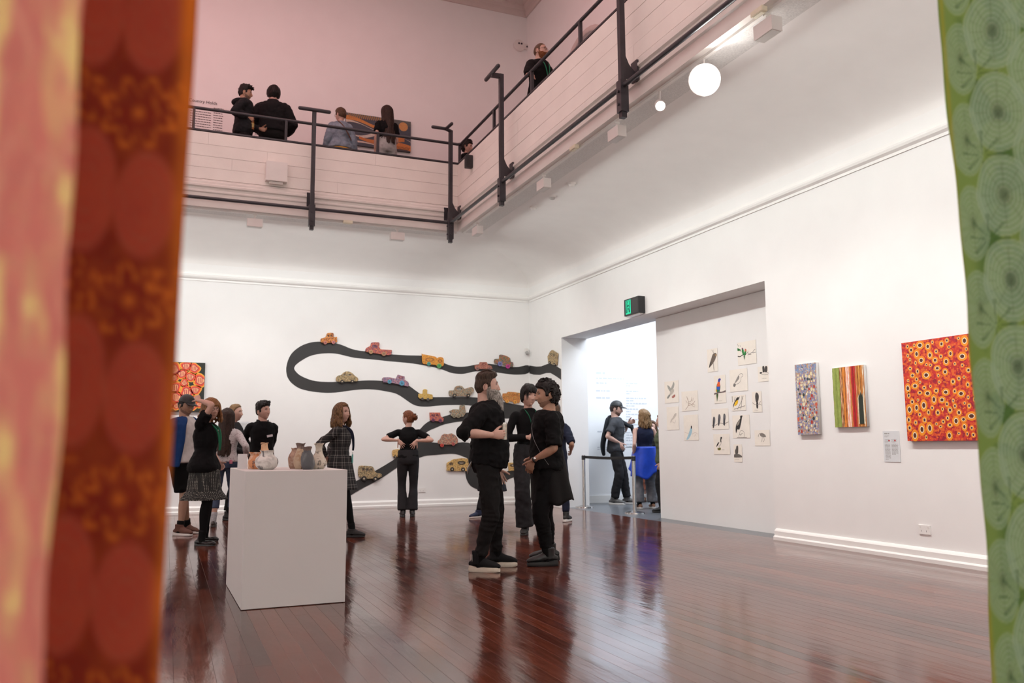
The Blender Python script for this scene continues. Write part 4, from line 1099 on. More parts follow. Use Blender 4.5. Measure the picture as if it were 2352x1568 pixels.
            P2 = smoothpoly([(x*(1 if i else 1)*(1 if not sh_.get('wide') else 1.1), y) for x, y in pts], 3); v = []
            for kz, sc in ((0.0, .93), (.25, 1.0), (.8, 1.0), (1., .95)):
                for p in P2: v.append(Q((p[0]*sc, p[1]*sc+.0, kz*(th+(sh_.get('soleup', .008) if kz == 1. else 0)+(.012 if (p[1] < -.05 and kz == 1.) else 0)))))
            n_ = len(P2); v = [(x, y, max(z_, lift+.001)) for x, y, z_ in v]
            F = [(j*n_+q, j*n_+(q+1) % n_, (j+1)*n_+(q+1) % n_, (j+1)*n_+q) for j in range(3) for q in range(n_)]+[tuple(range(n_))[::-1], tuple(range(3*n_, 4*n_))]
            out(MB().add(v, F), 'sole', sh_.get('solemat', sh_['mat']), so, angle=50)
            if sh_.get('lace'):
                for q in range(4):
                    m2 = MB(); yy = .035+.022*q; zz = th+(.087-.012*q)*lowk
                    m2.tube([Q((-.024, yy, zz-.012)), Q((0, yy+.003, zz)), Q((.024, yy, zz-.012))], [(.003, .002)]*3, n=6, sub=2); out(m2, 'lace', sh_['lace'], so)
            if sh_.get('stripe') and i == 1:
                for q in (-.006, .006):
                    m2 = MB(); m2.tube([Q((.051, -.055+q, th+.06)), Q((.053, -.055+q, th+.115))], [(.0015, .002)]*2, n=6, sub=1, up=(1, 0, 0)); out(m2, 'stripe', sh_['stripe'], so)
            out(MB().tube([an[i]-np.array([0, 0, .045]), an[i], an[i]+(kn[i]-an[i])*S.get('sockh', .22)], [.040, .041, .047], caps=0, up=(0, 1, 0)), 'sock', S.get('socks', BLACK))
    if S.get('lanyard'):
        lm = S['lanyard']; m_ = MB(); y0 = .136 if sex == 'm' else .138
        for sg in (-1, 1):
            pts = [T(.50, sg*.066, -.03), T(.495, sg*.066, .04), T(.44, sg*.052, y0-.010), T(.36, sg*.036, y0+.024), T(.24, sg*.014, y0+.034), T(.17, sg*.004, y0+.032)]
            m_.tube(pts, [(.012, .002)]*6, up=fr(.3)[1], n=8)
        out(m_, 'lanyard', lm)
    p = Person(); p.root = root; p.s = s; p.T = T; p.HP = HP; p.HC = HC; p.RH = RH; p.wr = wr; p.el = el; p.sh = sh; p.out = out; p.hand = fingers_at; p.Pv = Pv; p.fr = fr; p.an = an; p.kn = kn; p.hp = hp
    p.U = U
    # world matrix helpers
    a = math.radians(heading-90); p.W = np.array([[math.cos(a), -math.sin(a), 0], [math.sin(a), math.cos(a), 0], [0, 0, 1]])
    p.world = lambda q: np.array([at[0], at[1], z])+p.W@(np.array(q)*s)
    p.at = np.array([at[0], at[1], z])
    return p
def stand(fx, fy, ty, zf=0.):
    """foot pixel on the floor and the head-top row -> floor position and height"""
    d = ray(fx, fy); q = CAM0+d*((zf-H_CAM)/d[2])
    # height: intersect the row ty at the same distance
    e = ray(fx, ty); k = (q[0]*FC[0]+q[1]*FC[1])/(e[0]*FC[0]+e[1]*FC[1]); return q[:2], (CAM0+e*k)[2]-zf
def stand_at(px, ty, Y, H, zf=0.):
    """column px at depth Y with known height"""
    e = ray(px, ty); k = Y/e[1]; q = CAM0+e*k; return q[:2], q[2]-zf
def loc_px(at, heading, H, px, py, depth=0., z=0.):
    """picture point in the plane through the person (moved away from the camera by depth) -> person-local coordinates of a 1.75 m figure"""
    e = ray(px, py); fh = nrm((FC[0], FC[1], 0)); w = at[0]*fh[0]+at[1]*fh[1]+depth
    q = CAM0+e*(w/(e@fh)); q = q-np.array([at[0], at[1], z]); a = -math.radians(heading-90)
    R = np.array([[math.cos(a), -math.sin(a), 0], [math.sin(a), math.cos(a), 0], [0, 0, 1]]); return R@q*(1.75/H)
# ============================================================ the visitors
def rh(px):
    d = ray(px, 1000); return math.degrees(math.atan2(d[1], d[0]))
def hv(px, rel): return rh(px)-90+rel      # 0 = towards the right of the view, 90 = away, 270 = towards the viewer
def upz(px, py, H): q = onz(px, py, ZF+H); return q[:2]
def foot(at, hd, H, px, py, zf=0.):
    q = onz(px, py, zf)-np.array([at[0], at[1], zf]); a = -math.radians(hd-90)
    return (q[0]*math.cos(a)-q[1]*math.sin(a))*1.75/H, (q[0]*math.sin(a)+q[1]*math.cos(a))*1.75/H
WHT = cloth('white_cotton', (.62, .60, .58)); CREAMR = M('cream_rubber', (.62, .56, .46), .6, .05, 30)
GRNL = M('green_lanyard', (.006, .16, .075), .6, .05, 60); RUB = M('black_rubber', (.012, .012, .012), .5)
OFF = M('white_rubber', (.65, .63, .60), .6)
CARD = M('plain_card', (.70, .72, .74), .4, .02, 10)

# --- bearded man with a can
at, H = stand(1122, 1311, 845); hd = hv(1115, -3)
f1, f2 = foot(at, hd, H, 1141, 1301), foot(at, hd, H, 1101, 1313)
w = loc_px(at, hd, H, 1130, 999, -.25); e = loc_px(at, hd, H, 1071, 988, -.24)
p = make_person('tall man with a long grey beard in a black sweatshirt, holding a can', at, hd, H, seed=3, vox=.0085, fine=True, girth=1.04, belly=.030, lean=-3, pelvis=(0, .005, 0),
    feet=[(*f1, 4), (*f2, -12)], hands=[(-.23, .06, .86), w], poles=[(-.3, -1, -.1), (.55, -1, -.35)], curl=(.3, (.62, .66, .72, .8, .6)), hdir=(None, (-.12, 1, .06)), hpalm=(None, (-1, .1, 0)),
    head=(6, 3, 0), hair=HDK, style='undercut', beard=('long', HGR), skin=SK, armg=1.08, handvox=.0036,
    top=dict(mat=BLACK, name='sweatshirt', sleeve=1.12, ease=.030, sw=.020, hem=-.03, neck=.52, wr=.008, bunch=.012),
    bottom=dict(mat=BLACK2, len=.93, r=(.100, .076, .052), ease=.012, bunch=.0025, bz=.42, wr=.006), shoes=dict(mat=cloth('black_knit', (.010, .010, .011)), solemat=CREAMR, sole=.034, high=.075, ank=.052, stripe=WHT))
pb = p
# white shirt tail below the sweatshirt, belt
p.out(MB().tube([p.T(-.0, .04, -.135), p.T(-.055, .05, -.168), p.T(-.085, .06, -.172)], [(.07, .008), (.075, .006), (.05, .004)], up=p.fr(0)[1], n=14, sub=3), 'shirt_tail', WHT)
# the can, held in the right hand
c, d_, n_, t_ = p.hand[1]; cw = p.world(c+d_*.020+n_*.014)
o = tag(empty('drink_can', (cw[0], cw[1], cw[2]-.045)), 'tall slim grey metal can held by the bearded man', 'can')
CAN = M('can_print', (.42, .38, .30), .3, .35, 35, metal=.6, col2=(.62, .58, .50))
MB().cyl((0, 0, 0), (0, 0, .138), .0240, n=28).build('body', CAN, o)
MB().tube([(0, 0, .136), (0, 0, .146), (0, 0, .150)], [.0240, .0212, .0218], sub=1, caps=0, n=28).build('rim', CHR, o); MB().box((-.004, -.010, .150), (.004, .010, .152)).build('tab', CHR, o, smooth=False)
# --- curly-haired man
at, H = stand(1258, 1297, 868); hd = hv(1258, 191)
f1, f2 = foot(at, hd, H, 1258, 1299), foot(at, hd, H, 1262, 1287)
w1 = loc_px(at, hd, H, 1224, 1058, -.13); w2 = loc_px(at, hd, H, 1220, 1052, .04)
p = make_person('man with curly black hair in a black t-shirt, hands crossed low in front', at, hd, H, seed=5, vox=.0085, fine=True, girth=1.05, belly=.018, lean=-2,
    feet=[(*f1, 2), (*f2, -4)], hands=[w1, w2], poles=[(-.9, -1, .1), (.5, -1, -.3)], curl=(.35, .45), hdir=((.45, .35, -1), (-.5, .45, -.9)), hpalm=((.9, -.5, .2), (-.9, -.4, .2)),
    head=(4, -4, 0), hair=HB, style='curly', skin=SK2, beard=('stubble', M('stubble', (.34, .19, .13), .6)), handvox=.0036,
    top=dict(mat=BLACK, sleeve=.92, ease=.024, sw=.022, hem=-.04, neck=.505, wr=.006),
    bottom=dict(mat=BLACK, len=.90, r=(.098, .078, .056), bunch=.0025, bz=.30, wr=.006),
    skirt=dict(mat=cloth('black_twill', (.006, .0055, .0055)), name='tied_jacket', z0=1.06, z1=.585, r0=.152, r1=.195, pleat=.06, np=5, y=-.045, rag=.04),
    shoes=dict(mat=M('black_boot_leather', (.006, .006, .006), .4, .1, 40, .1, 80), solemat=M('black_boot_sole', (.008, .008, .008), .6), sole=.030, high=.055, ank=.052, wide=True, lace=BLACK, size=1.07))
p.out(MB().tube([p.T(.51, -.06, -.03), p.T(.505, -.068, .02), p.T(.48, -.045, .085), p.T(.465, 0, .115), p.T(.48, .045, .085), p.T(.505, .068, .02)], [.0028]*6, n=6), 'necklace', M('brown_cord', (.12, .04, .015), .6))
p.out(MB().tube([p.T(.49, .07, -.06), p.T(.485, .07, .03), p.T(.40, .03, .140), p.T(.25, -.09, .150), p.T(.10, -.165, .09), p.T(.0, -.20, .03)], [(.007, .002)]*6, n=6, up=p.fr(.3)[1]), 'bag_strap', M('grey_strap', (.22, .22, .22), .6))
q = p.wr[0]; dq = nrm(p.wr[0]-p.el[0]); wt = p.out(MB().tube([q-dq*.030, q-dq*.012], [(.034, .031)]*2, n=18, sub=1, caps=0), 'watch_strap', RUB)
p.out(MB().ell(q-dq*.021+np.array([-.030, .004, .012]), (.010, .016, .016)), 'watch_face', CHR, wt)
# --- person between the two men
at, H = stand(1216, 1226, 878); hd = hv(1222, 292)
f1, f2 = foot(at, hd, H, 1206, 1227), foot(at, hd, H, 1243, 1217)
w = loc_px(at, hd, H, 1212, 1004, -.15)
p = make_person('dark-haired person in a black long-sleeved top and green lanyard, between the two men', at, hd, H, seed=7, sex='f', shw=.168, girth=.96,
    feet=[(*f2, 6), (*f1, -30)], hands=[(-.16, .17, 1.02), w], poles=[(-1, -.6, 0), (1, -.5, -.1)], hdir=(None, (-1, .3, -.1)), hpalm=(None, (0, -1, 0)), curl=(.4, .4),
    head=(8, -3, -4), hair=HB, style='mop', skin=SK, lanyard=GRNL, top=dict(mat=BLACK, name='top', sleeve=1.93, ease=.010, sw=.008, hem=-.02, neck=.515, wr=.003),
    bottom=dict(mat=cloth('black_denim_wide', (.016, .016, .018), var=.25, scale=25), len=.985, r=(.098, .088, .105), ease=.012, wr=.006), shoes=dict(mat=RUB, sole=.02))
# --- person in long dark coat, behind the bearded man
at, H = stand(1128, 1186, 948); H = min(H, 1.70); hd = hv(1128, 200)
make_person('person in a long black coat, mostly hidden behind the bearded man', at, hd, H, seed=9, sex='f', feet=[(-.14, .28, 10), (.10, -.06, -5)], hair=HBR, style='long', hairlen=-.24,
    top=dict(mat=cloth('black_coat', (.009, .009, .012)), name='coat', sleeve=1.95, ease=.022, sw=.02, hem=-.50, flare=.10, skirty=-.02), bottom=dict(mat=CHAR, r=(.09, .062, .05)),
    shoes=dict(mat=M('navy_suede', (.012, .022, .06), .7), solemat=OFF), socks=BLACK)
# --- person hidden behind the curly-haired man
at, H = stand(1276, 1198, 905); H = min(H, 1.78); hd = hv(1278, 80)
make_person('person in a navy t-shirt almost hidden behind the curly-haired man', at, hd, H, seed=10, feet=[(-.10, .0, 0), (.15, .05, -10)], hands=[(-.2, .05, .9), (.225, .10, 1.03)], hair=HBR, style='short', skin=SK2,
    top=dict(mat=NAVY, sleeve=.95), bottom=dict(mat=NAVY), shoes=dict(mat=RUB, solemat=OFF))
# --- woman seen from behind, hands on her back
at, H = stand(936, 1186, 938); hd = hv(936, 92)
wl = loc_px(at, hd, H, 915, 1011, -.13); wr_ = loc_px(at, hd, H, 957, 1012, -.13)
p = make_person('woman seen from behind, auburn bun, hands on her lower back, facing the painted road', at, hd, H, seed=12, sex='f', shw=.172, feet=[(-.075, 0, 6), (.075, -.01, -6)],
    hands=[wl, wr_], poles=[(-1, -.15, -.1), (1, -.15, -.1)], hdir=((.62, -.10, -.75), (-.62, -.10, -.75)), hpalm=((0, 1, 0), (0, 1, 0)), curl=(.08, .08), spread=(.35, .35),
    head=(48, -6, 0), hair=HAU, style='bun', skin=SK, top=dict(mat=BLACK, sleeve=.66, ease=.010, sw=.012, hem=-.0, neck=.52, wr=.003),
    bottom=dict(mat=cloth('black_ponte', (.020, .020, .022)), waist=.14, len=.975, r=(.094, .067, .090), ease=.006, wr=.0025), shoes=dict(mat=M('black_leather', (.012, .012, .012), .38, .1, 40, .1, 80), high=.02))
# --- woman in plaid dress
at, H = stand(777, 1232, 920); hd = hv(770, -14)
def plaid():
    m, n, l, b = nt('plaid_cloth'); tc = n.new('ShaderNodeTexCoord'); s = n.new('ShaderNodeSeparateXYZ'); l.new(tc.outputs['Object'], s.inputs[0])
    def band(o, f, wd, ph=0, m2=None):
        a = n.new('ShaderNodeMath'); a.operation = 'MULTIPLY_ADD'; l.new(o, a.inputs[0]); a.inputs[1].default_value = f; a.inputs[2].default_value = ph
        c = n.new('ShaderNodeMath'); c.operation = 'FRACT'; l.new(a.outputs[0], c.inputs[0])
        d = n.new('ShaderNodeMath'); d.operation = 'LESS_THAN'; l.new(c.outputs[0], d.inputs[0]); d.inputs[1].default_value = wd; return d.outputs[0]
    ad0 = n.new('ShaderNodeMath'); ad0.operation = 'ARCTAN2'; l.new(s.outputs[0], ad0.inputs[0]); l.new(s.outputs[1], ad0.inputs[1]); ad = n.new('ShaderNodeMath'); ad.operation = 'MULTIPLY'; ad.inputs[1].default_value = .16; l.new(ad0.outputs[0], ad.inputs[0])
    outs = [band(s.outputs[2], 11, .10), band(s.outputs[2], 11, .07, .3), band(ad.outputs[0], 11, .10), band(ad.outputs[0], 11, .07, .3)]
    acc = outs[0]
    for o_ in outs[1:]:
        m_ = n.new('ShaderNodeMath'); l.new(acc, m_.inputs[0]); l.new(o_, m_.inputs[1]); acc = m_.outputs[0]
    cr = ramp(n, [(0, (.009, .009, .010)), (.5, (.085, .08, .075)), (1, (.2, .19, .18))]); mu = n.new('ShaderNodeMath'); mu.operation = 'MULTIPLY'; mu.inputs[1].default_value = .5
    l.new(acc, mu.inputs[0]); l.new(mu.outputs[0], cr.inputs[0]); l.new(cr.outputs[0], b.inputs['Base Color']); b.inputs['Roughness'].default_value = .85; return m
PL = plaid()
p = make_person('woman in a black and grey plaid dress with wavy bob, standing beyond the white plinth', at, hd, H, seed=14, sex='f', feet=[(-.09, -.05, 0), (.09, .20, 2)], hands=[(-.06, -.15, 1.0), (.08, -.17, 1.02)],
    poles=[(-1, -.6, 0), (1, -.8, 0)], head=(-22, 3, 0), hair=hairmat('hair_ombre', (.03, .016, .010), (.24, .13, .055)), style='bob', hairlen=-.19, skin=SK, lanyard=NAVY, gaze=1,
    top=dict(mat=PL, name='dress', sleeve=1.9, ease=.016, sw=.014, hem=-.1, neck=.465, wr=.006), skirt=dict(mat=PL, z0=1.03, z1=.60, r0=.140, r1=.205, pleat=.06),
    tights=BLACK, shoes=dict(mat=M('black_suede', (.012, .012, .012), .7), high=.03))
cd = p.T(.10, .02, .17); co = p.out(MB().box(cd+np.array([-.03, .0, -.09]), cd+np.array([.03, .006, .02])), 'lanyard_card', M('teal_card', (.05, .30, .26), .4), smooth=False)
p.out(MB().box(cd+np.array([-.025, .001, .021]), cd+np.array([.025, .005, .05])), 'card_holder', CARD, co, smooth=False)
# --- young man in black shirt
q, H = None, 1.82; e = ray(605, 918); k = (H-H_CAM)/e[2]; at = (CAM0+e*k)[:2]; hd = hv(605, 283)
p = make_person('young man in a black collared shirt with a white name badge, standing behind the plinth', at, hd, H, seed=16, shw=.165, girth=.94, feet=[(-.1, 0, 5), (.1, 0, -5)], hands=[(-.09, -.14, .96), (.09, -.15, .98)],
    poles=[(-.5, -1, 0), (.5, -1, 0)], head=(34, 2, 5), hair=HB, style='wavy', skin=SK, gaze=-1, top=dict(mat=BLACK, sleeve=1.92, ease=.016, sw=.015, hem=-.05, neck=.50, wr=.004), bottom=dict(mat=NAVY), shoes=dict(mat=RUB))
co = MB()
for sg in (-1, 1): co.tube([p.T(.505, sg*.075, -.05), p.T(.515, sg*.082, .01), p.T(.49, sg*.055, .085), p.T(.43, sg*.030, .118)], [(.004, .020), (.004, .022), (.005, .024), (.004, .014)], up=(0, 0, 1), n=8)
p.out(co, 'collar', BLACK)
c0 = p.T(.30, -.075, .138); p.out(MB().box((-.040, -.003, -.016), (.040, .004, .016), M4=Matrix.Translation(c0)@Matrix.Rotation(math.radians(12), 4, 'Y')), 'name_badge', M('badge_white', (.7, .66, .68), .4), smooth=False)
# --- girl with long dark hair, back to us
at, H = stand(512, 1209, 933); hd = hv(512, 80)
w = loc_px(at, hd, H, 566, 1044, .10)
PAT = cellmat('speckled_white_knit', [(.52, .49, .49), (.55, .52, .52), (.50, .47, .48), (.34, .29, .29), (.54, .51, .50), (.52, .5, .49), (.53, .5, .5)], 100, .9, .1)
p = make_person('girl seen from behind, very long dark hair, speckled white jumper, rolled jeans', at, hd, H, seed=18, sex='f', feet=[(-.13, -.04, 5), (.11, .06, -5)], hands=[(-.2, .16, 1.0), w], poles=[(-1, -.6, 0), (.5, -1, -.2)],
    head=(-4, -4, 0), hair=HDB, style='long', hairlen=-.56, skin=SK, face=False, curl=(.3, .3), top=dict(mat=PAT, name='jumper', sleeve=1.93, ease=.024, sw=.014, hem=-.0, wr=.004),
    bottom=dict(mat=M('blue_jeans', (.028, .042, .085), .85, .35, 12, .2, 300, col2=(.055, .08, .14)), name='jeans', len=.78, r=(.094, .066, .062), wr=.003), shoes=dict(mat=M('brown_leather', (.03, .02, .016), .4), high=.0, low=.7), socks=M('grey_socks', (.34, .34, .35), .9, .2, 60), sockh=.3)
p.out(MB().tube([p.T(-.02, .10, -.118), p.T(.03, .10, -.128)], [(.024, .004)]*2, up=p.fr(0)[1], n=10, sub=1), 'pocket_phone', M('pink_case', (.55, .18, .25), .4))
# --- light brown haired woman behind her
e = ray(540, 923); q = CAM0+e*13.7/e[1]; at = q[:2]; H = q[2]; hd = hv(538, -25)
make_person('person with tied-back sandy hair, half hidden behind the long-haired girl', at, hd, H, seed=20, sex='f', feet=[(-.09, 0, 5), (.09, 0, -5)], hands=[(-.12, .25, 1.03), (.12, .25, .98)], hair=HBL, style='tied', skin=SK,
    top=dict(mat=CHAR, sleeve=1.9), bottom=dict(mat=BLACK, r=(.09, .075, .075)), shoes=dict(mat=RUB, high=.06))
# --- woman with hand on her head
at, H = stand(463, 1250, 909); hd = hv(466, -22)
f1, f2 = foot(at, hd, H, 470, 1243), foot(at, hd, H, 463, 1253)
w = loc_px(at, hd, H, 457, 919, -.08); 
DOTS = cellmat('polka_skirt', [(.03, .032, .030)], 30)
def dots():
    m, n, l, b = nt('dotted_skirt_cloth'); tc = n.new('ShaderNodeTexCoord'); v = n.new('ShaderNodeTexVoronoi'); v.inputs['Scale'].default_value = 62; v.inputs['Randomness'].default_value = .12; l.new(tc.outputs['Object'], v.inputs['Vector'])
    cr = ramp(n, [(0, (.34, .33, .29)), (.26, (.30, .29, .25)), (.34, (.018, .020, .019))]); l.new(v.outputs['Distance'], cr.inputs[0]); l.new(cr.outputs[0], b.inputs['Base Color']); b.inputs['Roughness'].default_value = .9; return m
p = make_person('woman in glasses with strawberry-blond bob, dotted skirt, one hand on her head', at, hd, H, seed=22, sex='f', shw=.165, feet=[(*f1, 3), (*f2, -3)], hands=[(-.2, .1, .95), w], poles=[(-1, -1, 0), (.55, 1, -.05)],
    hdir=(None, (-.45, -.5, .5)), hpalm=(None, (-.6, .2, -.5)), curl=(.3, .35), head=(-40, -2, 4), headfwd=.035, hair=HST, style='bangs', hairlen=-.145, skin=SK, glasses=RUB, lanyard=GRNL, shrug=(0, .04),
    top=dict(mat=BLACK, sleeve=.60, ease=.020, sw=.020, hem=-.085, neck=.49, wr=.006, flare=.05), skirt=dict(mat=dots(), z0=.885, z1=.52, r0=.160, r1=.205, pleat=.05, np=8, hemflare=.05), tights=BLACK,
    shoes=dict(mat=M('black_patent', (.010, .010, .010), .25), high=.0, sole=.012, low=.62))
# --- man in black cap, blue jacket
H = 1.82; e = ray(427, 902); k = (H-H_CAM)/e[2]; at = (CAM0+e*k)[:2]; hd = hv(427, -40)
f1 = foot(at, hd, H, 404, 1200)
w = loc_px(at, hd, H, 398, 1006, -.12)
SNK = M('brown_canvas', (.11, .045, .03), .8, .1, 50)
p = make_person('man in a black cap and open blue jacket over white t-shirt, beside red-brown cloth', at, hd, H, seed=24, feet=[(.06, .05, 0), (-.20, -.06, -4)], hands=[(-.22, .05, .9), w], poles=[(-1, -1, 0), (1, -.6, -.4)], hdir=(None, (.4, .6, .6)),
    head=(-8, -14, 0), hair=HB, style='cap', cap=RUB, skin=SK3, beard=('stubble', M('dark_stubble', (.19, .105, .075), .8)), top=dict(mat=WHT, name='t_shirt', sleeve=.5, hem=-.05, ease=.022),
    bottom=dict(mat=BLACK, name='shorts', len=.46, r=(.11, .105, .10)), shoes=dict(mat=SNK, solemat=OFF, high=.045, lace=OFF))
JKT = cloth('blue_jacket', (.006, .035, .13))
m_ = MB()
for sg in (-1, 1):
    c = p.T(.44, sg*.11); m_.tube([p.T(.485, sg*.085, 0), p.T(.40, sg*.155, .03), p.T(.2, sg*.165, .02), p.T(.05, sg*.18, .01), p.T(-.09, sg*.19, .0)], [(.045, .10), (.05, .125), (.045, .125), (.04, .125), (.04, .12)], up=p.fr(.2)[1], n=16, caps=0)
    i = (sg+1)//2; m_.tube([c, p.sh[i], (p.sh[i]+p.el[i])/2, p.el[i]], [.07, .076, .068, .058], up=(0, 1, 0)); m_.tube([p.el[i], p.el[i]+(p.wr[i]-p.el[i])*.75], [.058, .046], caps=0)
m_.tube([p.T(.48, 0, -.06), p.T(.3, 0, -.085), p.T(-.09, 0, -.09)], [(.10, .035), (.17, .04), (.18, .04)], up=p.fr(.2)[1], caps=0)
me = remesh(m_, .011, 3); wrinkle(me, .005, 9); p.out(me, 'jacket', JKT)
# --- man in cap in the doorway
at, H = stand(1418, 1158, 917); hd = hv(1418, -6)
f1, f2 = (-.09, .16), (.09, -.04)
w = loc_px(at, hd, H, 1421, 1016, -.17); wl = loc_px(at, hd, H, 1443, 972, .18)
GT = cloth('grey_tee', (.042, .044, .050))
p = make_person('man in black cap and printed grey t-shirt in the doorway, jacket slung round him', at, hd, H, seed=26, feet=[(*f1, 6), (*f2, -8)], hands=[wl, w], poles=[(-1, -.4, -.8), (1, -1, -.2)],
    hdir=((0, .7, .3), (.0, .45, -.8)), hpalm=((1, 0, -.2), (-1, 0, .1)), curl=(.5, .25), head=(0, -8, 0), hair=HDB, style='cap', cap=RUB, skin=SK, beard=('stubble', M('dark_stubble', (.19, .105, .075), .8)),
    top=dict(mat=GT, name='t_shirt', sleeve=.72, ease=.020, sw=.02, hem=-.06), bottom=dict(mat=CHAR, len=.96, r=(.096, .078, .070), wr=.006), shoes=dict(mat=M('grey_runner', (.12, .115, .11), .7, .3, 30), solemat=OFF, high=.03, lace=OFF))
m_ = MB(); sh = p.sh
m_.tube([p.T(.50, .0, -.10), p.T(.42, .10, -.13), p.T(.25, .14, -.17), p.T(.05, .13, -.20), p.T(-.10, .10, -.19)], [(.05, .02), (.10, .03), (.11, .04), (.10, .04), (.05, .03)], up=p.fr(.2)[1], n=14)
m_.tube([p.T(.50, .0, -.10), p.T(.515, -.10, -.02), p.T(.44, -.16, .10), p.T(.36, -.20, .24), p.wr[0]+np.array([0, .05, -.03]), p.wr[0]+np.array([0, .09, -.20])], [(.05, .02), (.05, .03), (.055, .03), (.05, .03), (.045, .03), (.03, .02)], up=(0, 1, .3), n=14)
me = remesh(m_, .011, 3); wrinkle(me, .005, 10, 4); p.out(me, 'slung_jacket', cloth('dark_jacket', (.012, .014, .017)))
m_ = MB()
for k in range(9): m_.ell(p.T(.33-.035*k, .02*math.sin(k*2.2), .150), (.022+.012*(k % 3), .0025, .016))
p.out(m_, 'shirt_print', M('print_white', (.5, .55, .6), .8))
# --- woman with blue jacket round her waist
at, H = stand(1484, 1168, 936); hd = hv(1484, 112)
f1, f2 = (-.12, 0), (.14, .03)
w = loc_px(at, hd, H, 1456, 1046, -.02)
BLU = cloth('bright_blue_nylon', (.006, .055, .52), rough=.45, spec=.5)
p = make_person('woman in navy sleeveless top, bright blue jacket round her waist', at, hd, H, seed=28, sex='f', shw=.17, girth=1.05, feet=[(*f1, 6), (*f2, -6)], hands=[w, (.2, .1, .9)], poles=[(-.4, -1, 0), (.4, -1, 0)],
    head=(30, 0, 0), hair=HBL, style='halfup', hairlen=-.19, skin=SK, top=dict(mat=cloth('navy_knit', (.010, .014, .040)), sleeve=0, ease=.008, hem=.0, neck=.50, wr=.003),
    skirt=dict(mat=BLU, name='tied_jacket', z0=1.07, z1=.60, r0=.170, r1=.225, pleat=.10, np=7, tilt=.03, rag=.09), bottom=dict(mat=M('grey_denim', (.13, .135, .15), .85, .2, 12, .2, 300, col2=(.2, .2, .22)), name='jeans', len=.965, r=(.105, .095, .090), wr=.006),
    shoes=dict(mat=M('tan_leather', (.24, .12, .07), .6), solemat=OFF, high=.0, low=.6))
p.out(MB().tube([p.T(.05, -.14, .12), p.T(.055, 0, .155), p.T(.05, .14, .12)], [(.02, .018)]*3), 'knotted_sleeves', BLU)
# --- olive jacket, cut by the panel edge
q = onz(1524, 1183, 0); at = q[:2]; H = 1.66; hd = hv(1522, 175)
at = stand_at(1521, 935, 12.05, 1.6)[0]
make_person('person in an olive green jacket, cut off by the edge of the bird panel', at, hd, 1.66, seed=30, sex='f', feet=[(-.1, .05, 5), (.1, 0, -5)], hair=HBL, style='long', hairlen=-.16, skin=SK, top=dict(mat=cloth('olive_cotton', (.085, .10, .055)), name='jacket', sleeve=1.9, ease=.03, sw=.03, hem=-.09, wr=.007),
    bottom=dict(mat=CHAR), shoes=dict(mat=RUB))
# --- rust trousers and tan boot, behind the blue jacket woman
at = onz(1503, 1153, 0)[:2]; hd = hv(1500, 255)
make_person('person in rust-coloured trousers and tan boots behind the blue-jacket woman', at, hd, 1.62, seed=31, sex='f', feet=[(-.04, .0, 5), (.22, .0, -5)], hair=HBR, style='long', top=dict(mat=CHAR, sleeve=1.9),
    bottom=dict(mat=M('rust_cloth', (.26, .085, .05), .85, .1, 14), len=.78, r=(.095, .085, .085)), socks=OFF, shoes=dict(mat=M('tan_boot', (.22, .10, .05), .5), solemat=SNK, high=.08))

# ---- upper gallery
at = upz(563, 193, 1.67); hd = hv(560, 4)
w = loc_px(at, hd, 1.67, 569, 270, -.12, ZF)
p = make_person('man in profile with short black hair and dark hooded jacket, leftmost on the balcony', at, hd, 1.67, ZF, seed=33, feet=[(-.1, 0, 5), (.1, 0, -5)], hands=[(-.15, .28, 1.05), w], poles=[(-.5, -1, 0), (.5, -1, -.2)], hdir=(None, (-.2, 1, -.1)), curl=(.5, .8), head=(-8, -4, 0), hair=HB, style='wavy', skin=SK2,
    beard=('stubble', M('dark_stubble', (.19, .105, .075), .8)), top=dict(mat=cloth('black_nylon', (.010, .011, .013)), name='jacket', sleeve=1.92, ease=.035, sw=.03, hem=-.09, wr=.008), bottom=dict(mat=BLACK2), shoes=dict(mat=RUB))
m_ = MB(); m_.tube([p.T(.50, -.11, -.02), p.T(.49, -.07, -.11), p.T(.47, 0, -.16), p.T(.49, .07, -.11), p.T(.50, .11, -.02)], [(.02, .03), (.035, .04), (.045, .05), (.035, .04), (.02, .03)], n=12); p.out(m_, 'hood', cloth('black_nylon', (.010, .011, .013)))
c, d_, n_, t_ = p.hand[1]; cw = p.world(c+n_*.01)
o = tag(empty('beer_bottle', (cw[0], cw[1], cw[2]-.16)), 'amber glass bottle held by the man in the hooded jacket', 'bottle')
MB().tube([(0, 0, 0), (0, 0, .12), (0, 0, .15), (0, 0, .17), (0, 0, .21)], [.03, .03, .024, .013, .0125], n=20, caps=0, sub=3).build('glass', M('amber_glass', (.22, .08, .01), .15), o)
MB().cyl((0, 0, .03), (0, 0, .10), .0308, n=20).build('paper_label', M('bottle_label', (.45, .33, .12), .6), o)
at = upz(629, 193, 1.91); hd = hv(629, 84)
p = make_person('broad person seen from behind in a black overcoat, second from left on the balcony', at, hd, 1.91, ZF, seed=35, shw=.185, girth=1.10, feet=[(-.1, 0, 5), (.1, 0, -5)], hands=[(-.19, .16, 1.02), (.19, .16, 1.0)], poles=[(-.7, -.8, 0), (.7, -.8, 0)], head=(22, 0, 0), hair=HB, style='mop', skin=SK,
    glasses=RUB, top=dict(mat=cloth('black_wool', (.006, .006, .007)), name='coat', sleeve=1.95, ease=.040, sw=.034, hem=.02, wr=.006), bottom=dict(mat=BLACK2, ease=.02), shoes=dict(mat=RUB))
p.out(MB().tube([p.T(.50, 0, -.01), p.T(.545, 0, -.01)], [(.105, .10), (.088, .085)], up=p.fr(.4)[1], caps=0, sub=2), 'collar', cloth('black_wool', (.006, .006, .007)))
